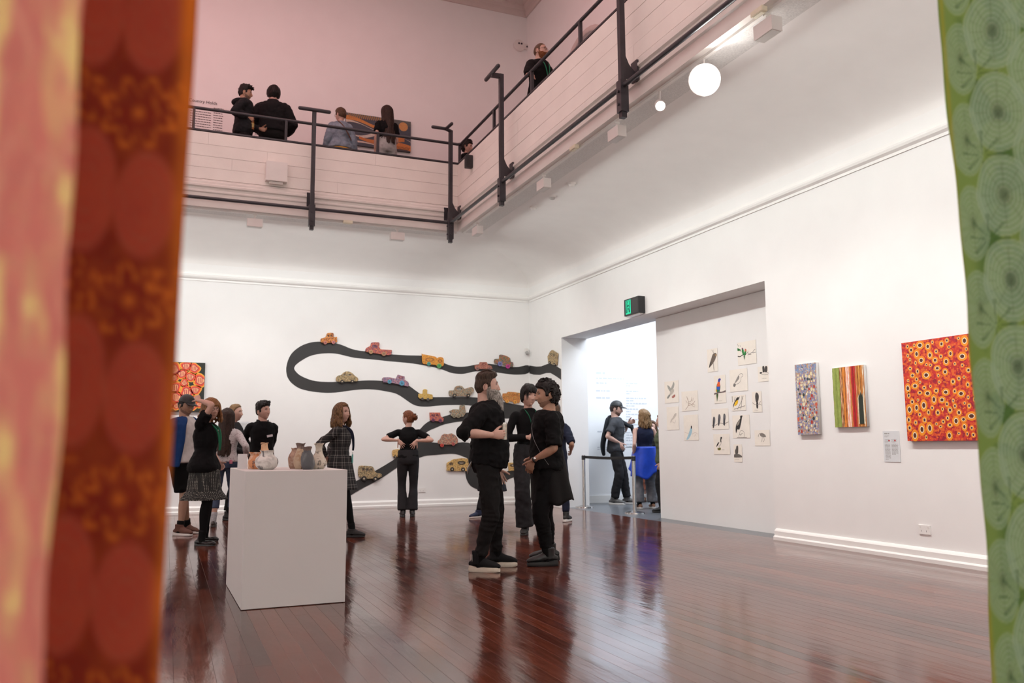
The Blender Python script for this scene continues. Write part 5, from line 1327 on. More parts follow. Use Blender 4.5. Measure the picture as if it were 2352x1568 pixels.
at = upz(783, 245, 1.63); hd = hv(783, 100)
p = make_person('person with short brown hair in pale denim jacket on the balcony', at, hd, 1.63, ZF, seed=37, sex='f', girth=1.14, feet=[(-.1, 0, 5), (.1, 0, -5)], hands=[(-.25, .1, .88), (.27, .04, .86)], head=(34, -2, 0), hair=HBR, style='short', hairthick=(.014, .016), skin=SK, glasses=RUB,
    top=dict(mat=M('pale_denim', (.17, .215, .27), .8, .2, 14, .2, 300, col2=(.25, .30, .36)), name='denim_jacket', sleeve=1.92, ease=.035, sw=.03, hem=.0, wr=.007), bottom=dict(mat=CHAR), shoes=dict(mat=RUB))
p.out(MB().tube([p.T(-.06), p.T(-.01)], [(.225, .175), (.225, .175)], up=p.fr(0)[1], n=24, caps=0, sub=1), 'yellow_hem', M('yellow_cotton', (.55, .28, .02), .8))
p.out(MB().tube([p.T(.50, -.06, -.10), p.T(.40, .02, -.165), p.T(.25, .12, -.160), p.T(.15, .19, -.10)], [(.009, .003)]*4, up=(0, 1, 0), n=6), 'bag_strap', M('brown_cord', (.12, .04, .015), .6))
at = upz(889, 239, 1.69); hd = hv(889, 106)
p = make_person('woman with waist-long dark hair, black t-shirt and light grey trousers, on the balcony', at, hd, 1.69, ZF, seed=39, sex='f', feet=[(-.1, 0, 5), (.1, 0, -5)], hands=[(-.20, .02, .88), (.12, .25, 1.05)], head=(24, 0, 0), hair=HDB, style='long', hairlen=-.60, skin=SK,
    top=dict(mat=BLACK, sleeve=.66, ease=.016, sw=.016, hem=.05), bottom=dict(mat=M('light_grey_trousers', (.36, .35, .34), .8, .08, 14, .2, 200), waist=.16, len=.97, r=(.105, .095, .10), wr=.006), shoes=dict(mat=OFF))
p.out(MB().tube([p.T(.48, .08, -.09), p.T(.30, 0, -.14), p.T(.13, -.13, -.12)], [(.007, .003)]*3, up=(0, 1, 0), n=6), 'bag_strap', RUB)
at = upz(1240, 95, 1.80); hd = hv(1240, -48)
w = onx(1212, 186, VX+.10); w = w-np.array([at[0], at[1], ZF]); a = -math.radians(hd-90)
w = np.array([w[0]*math.cos(a)-w[1]*math.sin(a), w[0]*math.sin(a)+w[1]*math.cos(a), ZR+.05-ZF])*1.75/1.80
p = make_person('bald man with ginger beard, round glasses and green lanyard, hand on the balcony rail', at, hd, 1.80, ZF, seed=41, feet=[(-.1, 0, 5), (.1, 0, -5)], hands=[(-.24, .1, .95), w], poles=[(-1, -.6, 0), (1, -.6, -.2)], hdir=(None, (0, 1, -.2)), hpalm=(None, (0, -.2, -1)), curl=(.3, .7), head=(22, 4, 0),
    hair=HBR, style='bald', beard=('short', HGI), skin=SK, glasses=RUB, lanyard=GRNL, top=dict(mat=BLACK, name='jumper', sleeve=1.9, ease=.022, sw=.02, hem=-.05, wr=.004), bottom=dict(mat=BLACK), shoes=dict(mat=RUB))
at = upz(1072, 320, 1.68); hd = hv(1072, -20)
p = make_person('person with curly dark hair at the inner corner of the balcony, hand at chin', at, hd, 1.68, ZF, seed=43, sex='f', feet=[(-.1, 0, 5), (.1, 0, -5)], hands=[(-.1, .2, 1.05), (.05, .16, 1.44)], poles=[(-1, -1, 0), (.6, .3, -1)], hdir=(None, (-.1, -.1, 1)), curl=(.3, .7), head=(0, -10, 0), hair=HB, style='curly', skin=SK,
    top=dict(mat=BLACK, sleeve=1.9), bottom=dict(mat=BLACK), shoes=dict(mat=RUB))
# ============================================================ plinth and pots
pa, pbb, pc = onz(553, 1402, 0), onz(792, 1386, 0), onz(519, 1343, 0)
ux = nrm(pbb-pa); uy = np.array([-ux[1], ux[0], 0]); wX = np.linalg.norm(pbb-pa); wY = abs((pc-pa)@uy)
uy = nrm(pc-pa); ux = np.array([uy[1], -uy[0], 0]); wX = abs((pbb-pa)@ux)+.012; wY = np.linalg.norm(pc-pa); HPL = float((CAM0+ray(560, 1082)*np.linalg.norm(pa[:2])/np.linalg.norm(ray(560, 1082)[:2]))[2])
PLM = M('plinth_white_paint', (.66, .645, .63), .6, .015, 2, .03, 60)
pl = tag(empty('plinth', pa, math.atan2(ux[1], ux[0])), 'tall white rectangular plinth carrying the clay pots', 'plinth')
bm = bmesh.new(); V = [bm.verts.new((x, y, z)) for z in (.004, HPL) for y in (0, wY) for x in (0, wX)]
for f in [(0, 2, 3, 1), (4, 5, 7, 6), (0, 1, 5, 4), (2, 6, 7, 3), (0, 4, 6, 2), (1, 3, 7, 5)]: bm.faces.new([V[i] for i in f])
bmesh.ops.bevel(bm, geom=bm.edges[:], offset=.002, segments=1, affect='EDGES'); me = bpy.data.meshes.new('body'); bm.to_mesh(me); bm.free(); link('body', me, PLM, pl, False)
MB().box((.01, .01, 0), (wX-.01, wY-.01, .005)).build('base', DARKGAP, pl, smooth=False)
def claymat(name, base, dark, mid, sc, lo=.42, hi=.62):
    m, n, l, b = nt(name); tc = n.new('ShaderNodeTexCoord')
    nz = n.new('ShaderNodeTexNoise'); nz.inputs['Scale'].default_value = sc; nz.inputs['Detail'].default_value = 5; nz.inputs['Distortion'].default_value = .8; l.new(tc.outputs['Object'], nz.inputs['Vector'])
    cr = ramp(n, [(.36, mid), (.46, base), (.56, base), (.62, dark), (.70, mid)]); l.new(nz.outputs[0], cr.inputs[0]); l.new(cr.outputs[0], b.inputs['Base Color'])
    b.inputs['Roughness'].default_value = .62; n2 = n.new('ShaderNodeTexNoise'); n2.inputs['Scale'].default_value = 40; l.new(tc.outputs['Object'], n2.inputs['Vector'])
    bp = n.new('ShaderNodeBump'); bp.inputs['Strength'].default_value = .35; bp.inputs['Distance'].default_value = .01; l.new(n2.outputs[0], bp.inputs['Height']); l.new(bp.outputs[0], b.inputs['Normal']); return m
def pot(px, py, scale_px, prof, mat, label, rimmat=None, tilt=0, seed=0, patch=None):
    """prof: (radius, height) in picture pixels at the pot's distance"""
    q = onz(px, py, HPL); q = np.array(q); dist = (q-CAM0)@FC; k = dist/F_PX
    o = tag(empty('clay_pot', (q[0], q[1], HPL+.0005), seed), label, 'pot', None)
    P = smoothpoly([(r*k, h*k) for r, h in prof], 4, False); nn = 40
    t = .006; zt = P[-1][1]
    out_ = [(r, z) for r, z in P]; inn = [(max(r-t, .003), max(z, .008)) for r, z in P[::-1]]
    prof2 = [(.001, 0)]+out_+inn+[(.001, .008)]; V = []
    for r, z in prof2:
        for j in range(nn):
            a = 2*np.pi*j/nn; V.append((r*math.cos(a), r*math.sin(a), z))
    V = np.array(V); R_ = np.hypot(V[:, 0], V[:, 1])+1e-6
    d = .0035*fbm(V*22+seed, 2, seed)+.003*np.sin(np.arctan2(V[:, 1], V[:, 0])*2+seed)
    V[:, 0] *= 1+d/np.maximum(R_, .02); V[:, 1] *= 1+d/np.maximum(R_, .02); V[:, 2] += np.where(V[:, 2] > .02, .0025*np.sin(np.arctan2(V[:, 1], V[:, 0])*3+seed)*(V[:, 2]/zt), 0)
    V[:, 0] += tilt*V[:, 2]
    n_ = len(prof2); F = [(i*nn+j, i*nn+(j+1) % nn, (i+1)*nn+(j+1) % nn, (i+1)*nn+j) for i in range(n_-1) for j in range(nn)]+[tuple(range(nn))[::-1], tuple(range((n_-1)*nn, n_*nn))]
    ns = max(range(len(P)), key=lambda i: 0); hn = min(range(len(P)//3, len(P)), key=lambda i: P[i][0])   # narrowest ring = neck
    zc = P[hn][1]; fb = [f for f in F if np.mean([V[i][2] for i in f]) < zc]; fn = [f for f in F if np.mean([V[i][2] for i in f]) >= zc]
    for nm, ff, mt in (('bowl', fb, mat), ('neck', fn, rimmat or mat)):
        used = sorted({i for f in ff for i in f}); mp = {u: i for i, u in enumerate(used)}
        MB().add(V[used], [tuple(mp[i] for i in f) for f in ff]).build(nm, mt, o, angle=None)
    return o
C_W = claymat('clay_white_smoked', (.64, .62, .58), (.10, .10, .11), (.46, .44, .41), 12); C_O = claymat('clay_orange', (.58, .24, .10), (.14, .06, .04), (.68, .52, .40), 14)
C_OL = claymat('clay_peach', (.66, .42, .25), (.12, .05, .03), (.60, .28, .12), 18); C_P = claymat('clay_pinkish', (.40, .26, .19), (.18, .09, .07), (.54, .42, .33), 14)
C_T = claymat('clay_tan', (.48, .37, .26), (.12, .07, .05), (.40, .26, .16), 15); C_D = claymat('clay_burnt_neck', (.15, .10, .085), (.04, .03, .03), (.26, .18, .14), 12)
C_G = claymat('clay_slate', (.085, .088, .095), (.05, .05, .06), (.18, .18, .18), 8); C_C = claymat('clay_cream', (.56, .50, .41), (.07, .06, .05), (.48, .40, .30), 17)
pot(612, 1078, 1, [(15, 0), (23, 6), (27, 15), (25, 25), (17, 32), (14, 37), (15, 41), (17, 43)], C_W, 'squat white smoke-marked clay pot at the front left of the plinth', seed=1)
pot(586, 1077, 1, [(13, 0), (17, 8), (17, 18), (14, 26), (12, 31), (14, 35), (16, 38)], C_O, 'orange clay pot behind the squat white pot', seed=3)
pot(606, 1076, 1, [(13, 0), (16, 12), (14, 28), (9, 40), (7, 47), (7.2, 54), (8.5, 59)], C_OL, 'slim peach clay pot neck rising behind the orange and white pots', seed=5)
pot(675, 1076, 1, [(9, 0), (13, 8), (14.5, 20), (12, 31), (7.5, 39), (7, 43), (8.5, 47)], C_P, 'small pinkish clay pot farthest left of the four on the right', C_P, seed=7)
pot(689, 1077, 1, [(11, 0), (15, 9), (15.5, 21), (12, 34), (9, 42), (8.5, 48), (10, 55), (12, 59)], C_T, 'tan clay pot with dark burnt neck, second from left of the four', C_D, seed=2)
pot(707, 1078, 1, [(10, 0), (14, 8), (14.5, 20), (12, 33), (8.5, 41), (8.5, 45), (10.5, 50), (11, 52)], C_G, 'slate-grey clay pot leaning right, with dark neck', C_D, tilt=.10, seed=4)
pot(731, 1077, 1, [(12, 0), (18, 7), (19.5, 14), (15, 26), (9.5, 36), (7.5, 44), (8.5, 52), (11.5, 58)], C_C, 'tall cream clay flask with flared lip, rightmost on the plinth', seed=6)
# acrylic label stand left of the pots
q = onz(556, 1076.5, HPL); o = tag(empty('label_card', q, 0), 'small white text card standing at the left of the plinth', 'card')
MB().box((-.035, -.002, 0), (.035, .002, .115)).build('card', CARD, o, smooth=False)
# ============================================================ wall cards and lettering
INK = M('print_grey', (.34, .33, .32), .8, .02, 30); INKL = M('print_pale', (.56, .58, .62), .8, .02, 30); DKINK = M('print_dark', (.05, .035, .035), .7)
def wallframe(Pl, axis):
    # local (u to the right as seen from the room, v up) -> world
    if axis == 'x': return lambda u, v, d=0: np.array([Pl-d, -u, v])
    return lambda u, v, d=0: np.array([u, Pl-d, v])
def uv(px, py, Pl, axis):
    q = onx(px, py, Pl) if axis == 'x' else ony(px, py, Pl)
    return (-q[1], q[2]) if axis == 'x' else (q[0], q[2])
def flat(loops, Pl, axis, ext, name, mat, parent=None, bevel=0., gap=0., org=None, smooth=False):
    """solid plate of thickness 2*ext standing on a wall; loops in (u, v)"""
    me = curve_mesh(loops, ext, bevel); d = ext+bevel+gap
    if axis == 'x': m = Matrix(((0, 0, -1, Pl-d), (-1, 0, 0, 0), (0, 1, 0, 0), (0, 0, 0, 1)))
    else: m = Matrix(((1, 0, 0, 0), (0, 0, -1, Pl-d), (0, 1, 0, 0), (0, 0, 0, 1)))
    if org is None: org = Vector(m@Vector((np.mean([p[0] for p in loops[0]]), min(p[1] for p in loops[0]), -d)))
    me.transform(Matrix.Translation(-Vector(org))@m)
    o = link(name, me, mat, parent, smooth); 
    if parent is None: o.location = org
    return o, org
def rect(u0, v0, u1, v1): return [(u0, v0), (u1, v0), (u1, v1), (u0, v1)]
def ell(cu, cv, ru, rv, n=20, ph=0): return [(cu+ru*math.cos(a+ph), cv+rv*math.sin(a+ph)) for a in np.linspace(0, 2*np.pi, n, endpoint=False)]
def quads(mb, rects, Pl, axis, gap):
    for u0, v0, u1, v1 in rects:
        fr_ = wallframe(Pl, axis); mb.add([fr_(u0, v0, gap), fr_(u1, v0, gap), fr_(u1, v1, gap), fr_(u0, v1, gap)], [(0, 1, 2, 3) if axis == 'y' else (0, 1, 2, 3)])
rt = random.Random(8)
def textlines(u0, v0, u1, n, dv, h, fill=.9):
    out_ = []
    for i in range(n):
        v = v0-i*dv; u = u0; end = u0+(u1-u0)*(fill if i < n-1 else .6)*rt.uniform(.92, 1)
        while u < end:
            wd = rt.uniform(.8, 3.4)*h*1.2; out_.append((u, v-h/2, min(u+wd, end), v+h/2)); u += wd+h*.6
    return out_
def card(px0, py0, px1, py1, Pl, axis, label, lines, th=.004):
    (u0, v0), (u1, v1) = uv(px0, py0, Pl, axis), uv(px1, py1, Pl, axis)
    fr_ = wallframe(Pl, axis); org = fr_((u0+u1)/2, v1); t = tag(empty('wall_label', org), label, 'sign')
    flat([rect(u0, v1, u1, v0)], Pl, axis, th/2, 'card', CARD, t, org=org, gap=.001)
    mb = MB(); quads(mb, lines(u0, v0, u1, v1), Pl, axis, th+.0016); me = mb.mesh('lettering'); me.transform(Matrix.Translation(-Vector(org))); link('lettering', me, INK, t, False)['kind'] = 'stuff'
    return t, org, (u0, v0, u1, v1)
t, org, (u0, v0, u1, v1) = card(2028, 990, 2070, 1061, X0, 'x', 'white wall label with two columns of text and red dots, beside the big red painting',
    lambda a, b, c, d: textlines(a+.02, b-.025, a+.14, 1, .01, .010)+textlines(a+.02, b-.048, a+.09, 2, .010, .004)+textlines(a+.02, b-.085, a+.09, 4, .009, .003)+textlines(c-.10, b-.085, c-.02, 4, .009, .003)+textlines(a+.02, b-.13, c-.115, 13, .0125, .0055, 1)+textlines(c-.10, b-.13, c-.02, 9, .0125, .0055, 1))
for uu in (u0+.075, u1-.055): flat([ell(uu, v0-.095, .009, .009, 14)], X0, 'x', .0004, 'red_dot', M('red_dot', (.5, .02, .02), .6), t, org=org, gap=.0056)
card(543, 968, 572, 1012, Y0, 'y', 'small white wall label on the back wall beside the black-shirted man', lambda a, b, c, d: textlines(a+.02, b-.03, c-.02, 9, .02, .006))
card(562, 1020, 578, 1044, Y0, 'y', 'tiny white wall label on the back wall just above the orange pot', lambda a, b, c, d: textlines(a+.01, b-.02, c-.01, 4, .02, .006))
# wall text in the neighbouring room
fr_ = wallframe(14.60, 'y'); t = tag(empty('wall_text', fr_(8.4, .9)), 'pale grey wall text in two columns on the bright wall beyond the opening', 'wall text')
def UV2(px, py): return uv(px, py, 14.60, 'y')
L_ = []
(a, b), (c, _) = UV2(1369, 856), UV2(1403, 856); L_ += textlines(a, b, c, 1, .1, .045, 1)
(a, b), (c, _) = UV2(1369, 868), UV2(1487, 868); L_ += textlines(a, b, c, 1, .1, .028, 1.6)
for y_ in (879, 897, 913): (a, b), (c, _) = UV2(1369, y_), UV2(1409 if y_ < 890 else 1428, y_); L_ += textlines(a, b, c, 1, .1, .030, 1.6)
for y_ in (880, 898, 914, 926, 939, 951, 963, 975, 993, 1005, 1020): (a, b), (c, _) = UV2(1438, y_), UV2(1438+rt.choice((18, 24, 32)), y_); L_ += textlines(a, b, c, 2, .05, .024, 1.6)
(a, b), (c, _) = UV2(1372, 991), UV2(1395, 991); L_ += textlines(a, b, c, 1, .1, .028, 1.6)
(a, b), (c, _) = UV2(1372, 1027), UV2(1470, 1026); L_ += textlines(a, b, c, 2, .04, .016, 1.6)
mb = MB(); quads(mb, L_, 14.60, 'y', .002); me = mb.mesh('lettering'); me.transform(Matrix.Translation(-Vector(fr_(8.4, .9)))); link('lettering', me, INKL, t, False)['kind'] = 'stuff'
# upper wall lettering
def letter(txt, px, py, pxr, name, label, mat):
    (a, b), (c, _) = uv(px, py, Y0, 'y'), uv(pxr, py, Y0, 'y')
    me = text_mesh(txt, .2); w_ = max(v.co.x for v in me.vertices); me.transform(Matrix.Scale((c-a)/w_, 4)); me.transform(Matrix.Rotation(math.radians(90), 4, 'X'))
    o = link(name, me, mat, None, False); o.location = (a, Y0-.004, b); return o
tag(letter('Country Holds', 433, 232, 499, 'wall_text', '', DKINK), "dark heading 'Country Holds' on the pink upper wall", 'wall text')
tag(letter('JOHN', 585, 309, 603, 'wall_text', '', DKINK), "dark capitals 'JOHN' low on the pink upper wall", 'wall text')
tag(letter('LYLE', 585, 300, 604, 'wall_text', '', DKINK), 'dark capital letters just above the word JOHN on the upper wall', 'wall text') if False else None
for (x0_, x1_, lb) in ((437, 486, 'left column of small dark text under the Country Holds heading'), (491, 512, 'right column of small dark text under the Country Holds heading')):
    (a, b), (c, d) = uv(x0_, 248, Y0, 'y'), uv(x1_, 292, Y0, 'y'); c = a+(c-a)
    mb = MB(); quads(mb, textlines(a, b, c, 12, .045, .012, 1), Y0, 'y', .003); org = (a, Y0, d); me = mb.mesh('wall_text'); me.transform(Matrix.Translation(-Vector(org)))
    o = link('wall_text', me, DKINK, None, False); o.location = org; tag(o, lb, 'wall text')
# ============================================================ paintings
def canvas(px0, py0, px1, py1, Pl, axis, depth, label, front, side, name='painting'):
    (u0, v0), (u1, v1) = uv(px0, py0, Pl-depth, axis), uv(px1, py1, Pl-depth, axis)
    fr_ = wallframe(Pl, axis); org = Vector(fr_((u0+u1)/2, v1)); t = tag(empty(name, org), label, 'painting')
    me, _ = flat([rect(u0, v1, u1, v0)], Pl, axis, depth/2, 'canvas', side, t, org=org, gap=.004)
    mb = MB(); mb.add([fr_(u, v, depth+.0052) for u, v in rect(u0, v1, u1, v0)], [(0, 1, 2, 3)]); m2 = mb.mesh('painted_face'); m2.transform(Matrix.Translation(-org)); link('painted_face', m2, front, t, False)
    return t, org, (u0, v1, u1, v0), fr_
def layer(shapes, fr_, d, org, name, mat, parent):
    """flat painted marks: shapes are outlines in (u, v)"""
    mb = MB()
    for sh_ in shapes: mb.add([fr_(u, v, d) for u, v in sh_], [tuple(range(len(sh_)))])
    me = mb.mesh(name); me.transform(Matrix.Translation(-org)); o = link(name, me, mat, parent, False); o['kind'] = 'stuff'; return o
def flatm(name, c): return M(name, c, .55, .10, 40, .2, 120)
# big red painting
RED = cellmat('red_dotted_ground', [(.50, .02, .02), (.62, .05, .02), (.42, .012, .03), (.72, .12, .02), (.30, .01, .03), (.58, .03, .02), (.66, .08, .02)], 46, .6, .1)
t, org, (a, b, c, d), fr_ = canvas(2071, 788, 2262, 1011, X0, 'x', .045, 'big square red painting scattered with orange, white and brown rings', RED, M('red_edge', (.35, .01, .05), .6))
rp_ = random.Random(3); S1, S2, S3, S4 = [], [], [], []; placed = []
for tr in range(3000):
    if len(placed) > 108: break
    r = rp_.choice((.018, .024, .03, .036, .042)); u_, v_ = rp_.uniform(a+r, c-r*.8), rp_.uniform(b+r, d-r)
    if any((u_-x)**2+(v_-y)**2 < (r+q+.012)**2*.8 for x, y, q in placed): continue
    placed.append((u_, v_, r)); el_ = rp_.uniform(1., 1.45); ph = rp_.choice((0, 0, 0, 1.57))
    E_ = lambda k: [(u_+k*r*math.cos(t_)*(1 if not ph else el_), v_+k*r*math.sin(t_)*(el_ if not ph else 1)) for t_ in np.linspace(0, 2*np.pi, 18, endpoint=False)]
    S1.append(E_(1.0)); S2.append(E_(.56)); S3.append(E_(.40)); 
for k in range(420):
    u_, v_ = rp_.uniform(a+.01, c-.01), rp_.uniform(b+.01, d-.01); r = rp_.uniform(.004, .009); S4.append([(u_+r*math.cos(t_), v_+r*math.sin(t_)) for t_ in np.linspace(0, 2*np.pi, 7, endpoint=False)])
D0 = .0455+.0052
layer(S4, fr_, D0+.0002, org, 'small_dots', flatm('dot_orange', (.75, .16, .02)), t); layer(S1, fr_, D0+.0006, org, 'orange_rings', flatm('ring_orange', (.86, .28, .012)), t)
layer(S2, fr_, D0+.0010, org, 'white_rings', flatm('ring_cream', (.84, .72, .50)), t); layer(S3, fr_, D0+.0014, org, 'brown_centres', flatm('centre_brown', (.085, .015, .008)), t)
# narrow dotted painting
DT = cellmat('blue_dotted_ground', [(.20, .24, .42), (.45, .28, .20), (.55, .50, .45), (.28, .22, .34), (.50, .30, .16), (.24, .30, .46), (.42, .36, .36)], 70, .7, .1)
t, org, (a, b, c, d), fr_ = canvas(1826, 838, 1883, 997, X0, 'x', .034, 'narrow upright painting of tiny blue and brown dots with pale and red spots', DT, M('canvas_edge', (.62, .60, .58), .7))
S = {k: [] for k in range(4)}; placed = []
for tr in range(330):
    r = rp_.uniform(.007, .019); u_, v_ = rp_.uniform(a+.02, c-.02), rp_.uniform(b+.03, d-.12)
    if any((u_-x)**2+(v_-y)**2 < (r+q+.004)**2 for x, y, q in placed): continue
    placed.append((u_, v_, r)); S[rp_.choice((0, 0, 0, 1, 2, 3))].append(ell(u_, v_, r, r*1.2, 12))
for k, cc in enumerate(((.78, .68, .42), (.42, .05, .03), (.03, .05, .04), (.62, .12, .06))): layer(S[k], fr_, .0396+.0003*k, org, ('pale_spots', 'dark_red_spots', 'black_spots', 'red_spots')[k], flatm('spot%s' % 'abcd'[k], cc), t)
sk_ = []
for k in range(90):
    u_, v_ = rp_.uniform(a+.005, c-.005), d-rp_.uniform(.004, .10)**1.0; sk_.append(ell(u_, v_, .006, .006, 7))
layer(sk_, fr_, .0395, org, 'sky_dots', flatm('sky_blue', (.22, .38, .60)), t)
# striped painting
t, org, (a, b, c, d), fr_ = canvas(1912, 846, 1992, 979, X0, 'x', .034, 'striped upright painting in green, brown, orange and red with a black cactus-like shape', flatm('stripe_ground', (.62, .24, .05)), M('canvas_edge', (.62, .60, .58), .7))
def stripe(f0, f1, sd): 
    W = c-a; n_ = 22; L1 = [(a+W*(f0+.006*math.sin(j*.9+sd)+.004*math.sin(j*2.3+sd*3)), b+(d-b)*j/n_) for j in range(n_+1)]; R1 = [(a+W*(f1+.006*math.sin(j*.8+sd*2)+.004*math.sin(j*2.1+sd)), b+(d-b)*j/n_) for j in range(n_+1)]
    return [[L1[j], R1[j], R1[j+1], L1[j+1]] for j in range(n_)]
cols = [(.0, .23, (.27, .34, .07)), (.04, .055, (.38, .45, .12)), (.10, .115, (.19, .25, .05)), (.16, .175, (.38, .45, .13)), (.23, .33, (.24, .07, .02)), (.25, .265, (.82, .55, .34)), (.29, .305, (.82, .48, .20)), (.33, .42, (.70, .24, .03)), (.39, .41, (.3, .08, .02)),
        (.43, .56, (.82, .36, .24)), (.455, .475, (.90, .80, .72)), (.51, .53, (.90, .80, .72)), (.60, .73, (.52, .02, .02)), (.64, .69, (.30, .01, .01)), (.75, .765, (.80, .32, .20)), (.80, .815, (.30, .10, .02)), (.85, .865, (.78, .45, .10)), (.89, .90, (.30, .10, .02)), (.965, .985, (.85, .72, .50))]
for k, (f0, f1, cc) in enumerate(cols): layer(stripe(f0, f1, k*1.7), fr_, .0396+.00025*k, org, 'painted_stripe', flatm('stripe_colour_'+'abcdefghijklmnopqrst'[k], cc), t)
W, Hh = c-a, d-b; cac = lambda k: [(a+W*(.80-k), b+Hh*.045), (a+W*(.95+k), b+Hh*.045), (a+W*(.95+k), b+Hh*.47), (a+W*.93, b+Hh*.55), (a+W*.90, b+Hh*.50), (a+W*.875, b+Hh*(.58+k)), (a+W*.85, b+Hh*.50), (a+W*.83, b+Hh*.54), (a+W*(.80-k), b+Hh*.46)]
layer([cac(.02)], fr_, .0448, org, 'cream_outline', flatm('cream_line', (.85, .72, .50)), t); layer([cac(-.005)], fr_, .0452, org, 'black_shape', flatm('black_green', (.02, .03, .018)), t)
# orange and black painting on the back wall, left
t, org, (a, b, c, d), fr_ = canvas(340, 829, 467, 946, Y0, 'y', .04, 'orange and black painting with looping patterned shapes on the back wall', flatm('black_ground', (.018, .022, .016)), M('dark_edge', (.02, .02, .02), .7))
SA, SB, SC_, SD = [], [], [], []; placed = []
for tr in range(900):
    r = rp_.choice((.06, .08, .10, .12)); u_, v_ = rp_.uniform(a+r, c-r*.7), rp_.uniform(b+r*.9, d-r*.8)
    if any((u_-x)**2+(v_-y)**2 < (r+q)**2*.62 for x, y, q in placed): continue
    placed.append((u_, v_, r)); k = rp_.random()*6; sh_ = [(math.cos(x)*(1+.18*math.sin(3*x+k)), math.sin(x)*(1+.15*math.cos(2*x+k))) for x in np.linspace(0, 2*np.pi, 22, endpoint=False)]
    cl_ = lambda f: [(min(max(u_+x*r*f, a+.004), c-.004), min(max(v_+y*r*f, b+.004), d-.004)) for x, y in sh_]
    SA.append(cl_(1.22)); SB.append(cl_(1.0)); SC_.append(cl_(.74)); SD.append(cl_(.60))
    for q in (-.3, 0, .3): placed and SB.append([(u_+q*r-.1*r, v_-r*.5), (u_+q*r, v_-r*.5), (u_+q*r+.05*r, v_+r*.5), (u_+q*r-.06*r, v_+r*.5)]) if False else None
for k, (S_, cc) in enumerate(((SA, (.86, .40, .05)), (SB, (.80, .10, .03)), (SC_, (.45, .03, .07)), (SD, (.85, .42, .20)))): layer(S_, fr_, .0456+.0005*k, org, ('yellow_halos', 'red_loops', 'maroon_outlines', 'peach_fills')[k], flatm('loop_'+'abcd'[k], cc), t)
bars = [[(u_+q*r*.5-.06*r, v_-r*.42), (u_+q*r*.5+.06*r, v_-r*.42), (u_+q*r*.5+.06*r, v_+r*.42), (u_+q*r*.5-.06*r, v_+r*.42)] for u_, v_, r in placed for q in (-.6, 0, .6)]
layer(bars, fr_, .0478, org, 'maroon_bars', flatm('loop_c', (.45, .03, .07)), t)
# wide landscape painting upstairs
t, org, (a, b, c, d), fr_ = canvas(795, 258, 943, 350, Y0, 'y', .05, 'wide painting of flowing grey, blue and orange hill shapes on the upper wall', flatm('slate_ground', (.055, .065, .085)), M('dark_edge', (.02, .02, .02), .7))
W, Hh = c-a, d-b
def wave(f0, f1, am, k, ph, x0_=0, x1_=1):
    n_ = 30; X_ = np.linspace(x0_, x1_, n_+1); lo = [(a+W*x, b+Hh*min(max(f0+am*math.sin(k*x+ph), 0), 1)) for x in X_]; hi = [(a+W*x, b+Hh*min(max(f1+am*math.sin(k*x+ph+.4), 0), 1)) for x in X_]
    return [[lo[j], lo[j+1], hi[j+1], hi[j]] for j in range(n_)]
for k, (f0, f1, am, kk, ph, cc, x0_, x1_) in enumerate([(.86, 1.1, .03, 5, 0, (.10, .11, .10), 0, 1), (.66, .80, .12, 6, 1, (.55, .22, .05), 0, .7), (.60, .66, .12, 6, 1, (.60, .52, .42), 0, .8), (.40, .46, .14, 7, 3, (.58, .52, .45), .1, 1), (.22, .34, .10, 6, 2, (.50, .17, .04), .2, .9), (.0, .2, .06, 8, 1, (.52, .18, .04), .7, 1), (.05, .10, .05, 6, 0, (.60, .50, .42), 0, .7)]):
    layer(wave(f0, f1, am, kk, ph, x0_, x1_), fr_, .0556+.0004*k, org, 'painted_band', flatm('band_'+'abcdefg'[k], cc), t)
layer([ell(a+W*.88, b+Hh*.80, .09, .09, 22)], fr_, .0592, org, 'orange_sun', flatm('sun_tan', (.55, .27, .09)), t)
layer([[(a+W*(.02+.03*k), b+Hh*.86), (a+W*(.032+.03*k), b+Hh*.86), (a+W*(.012+.03*k), b+Hh*.985), (a+W*(.0+.03*k), b+Hh*.985)] for k in range(1, 24)], fr_, .0594, org, 'ochre_strokes', flatm('ochre', (.42, .20, .06)), t)
layer([[(a+W*(.72+.02*k), b+Hh*.01), (a+W*(.727+.02*k), b+Hh*.01), (a+W*(.76+.02*k), b+Hh*.14), (a+W*(.752+.02*k), b+Hh*.14)] for k in range(0, 12)], fr_, .0594, org, 'brown_strokes', flatm('brown_line', (.12, .05, .02)), t)
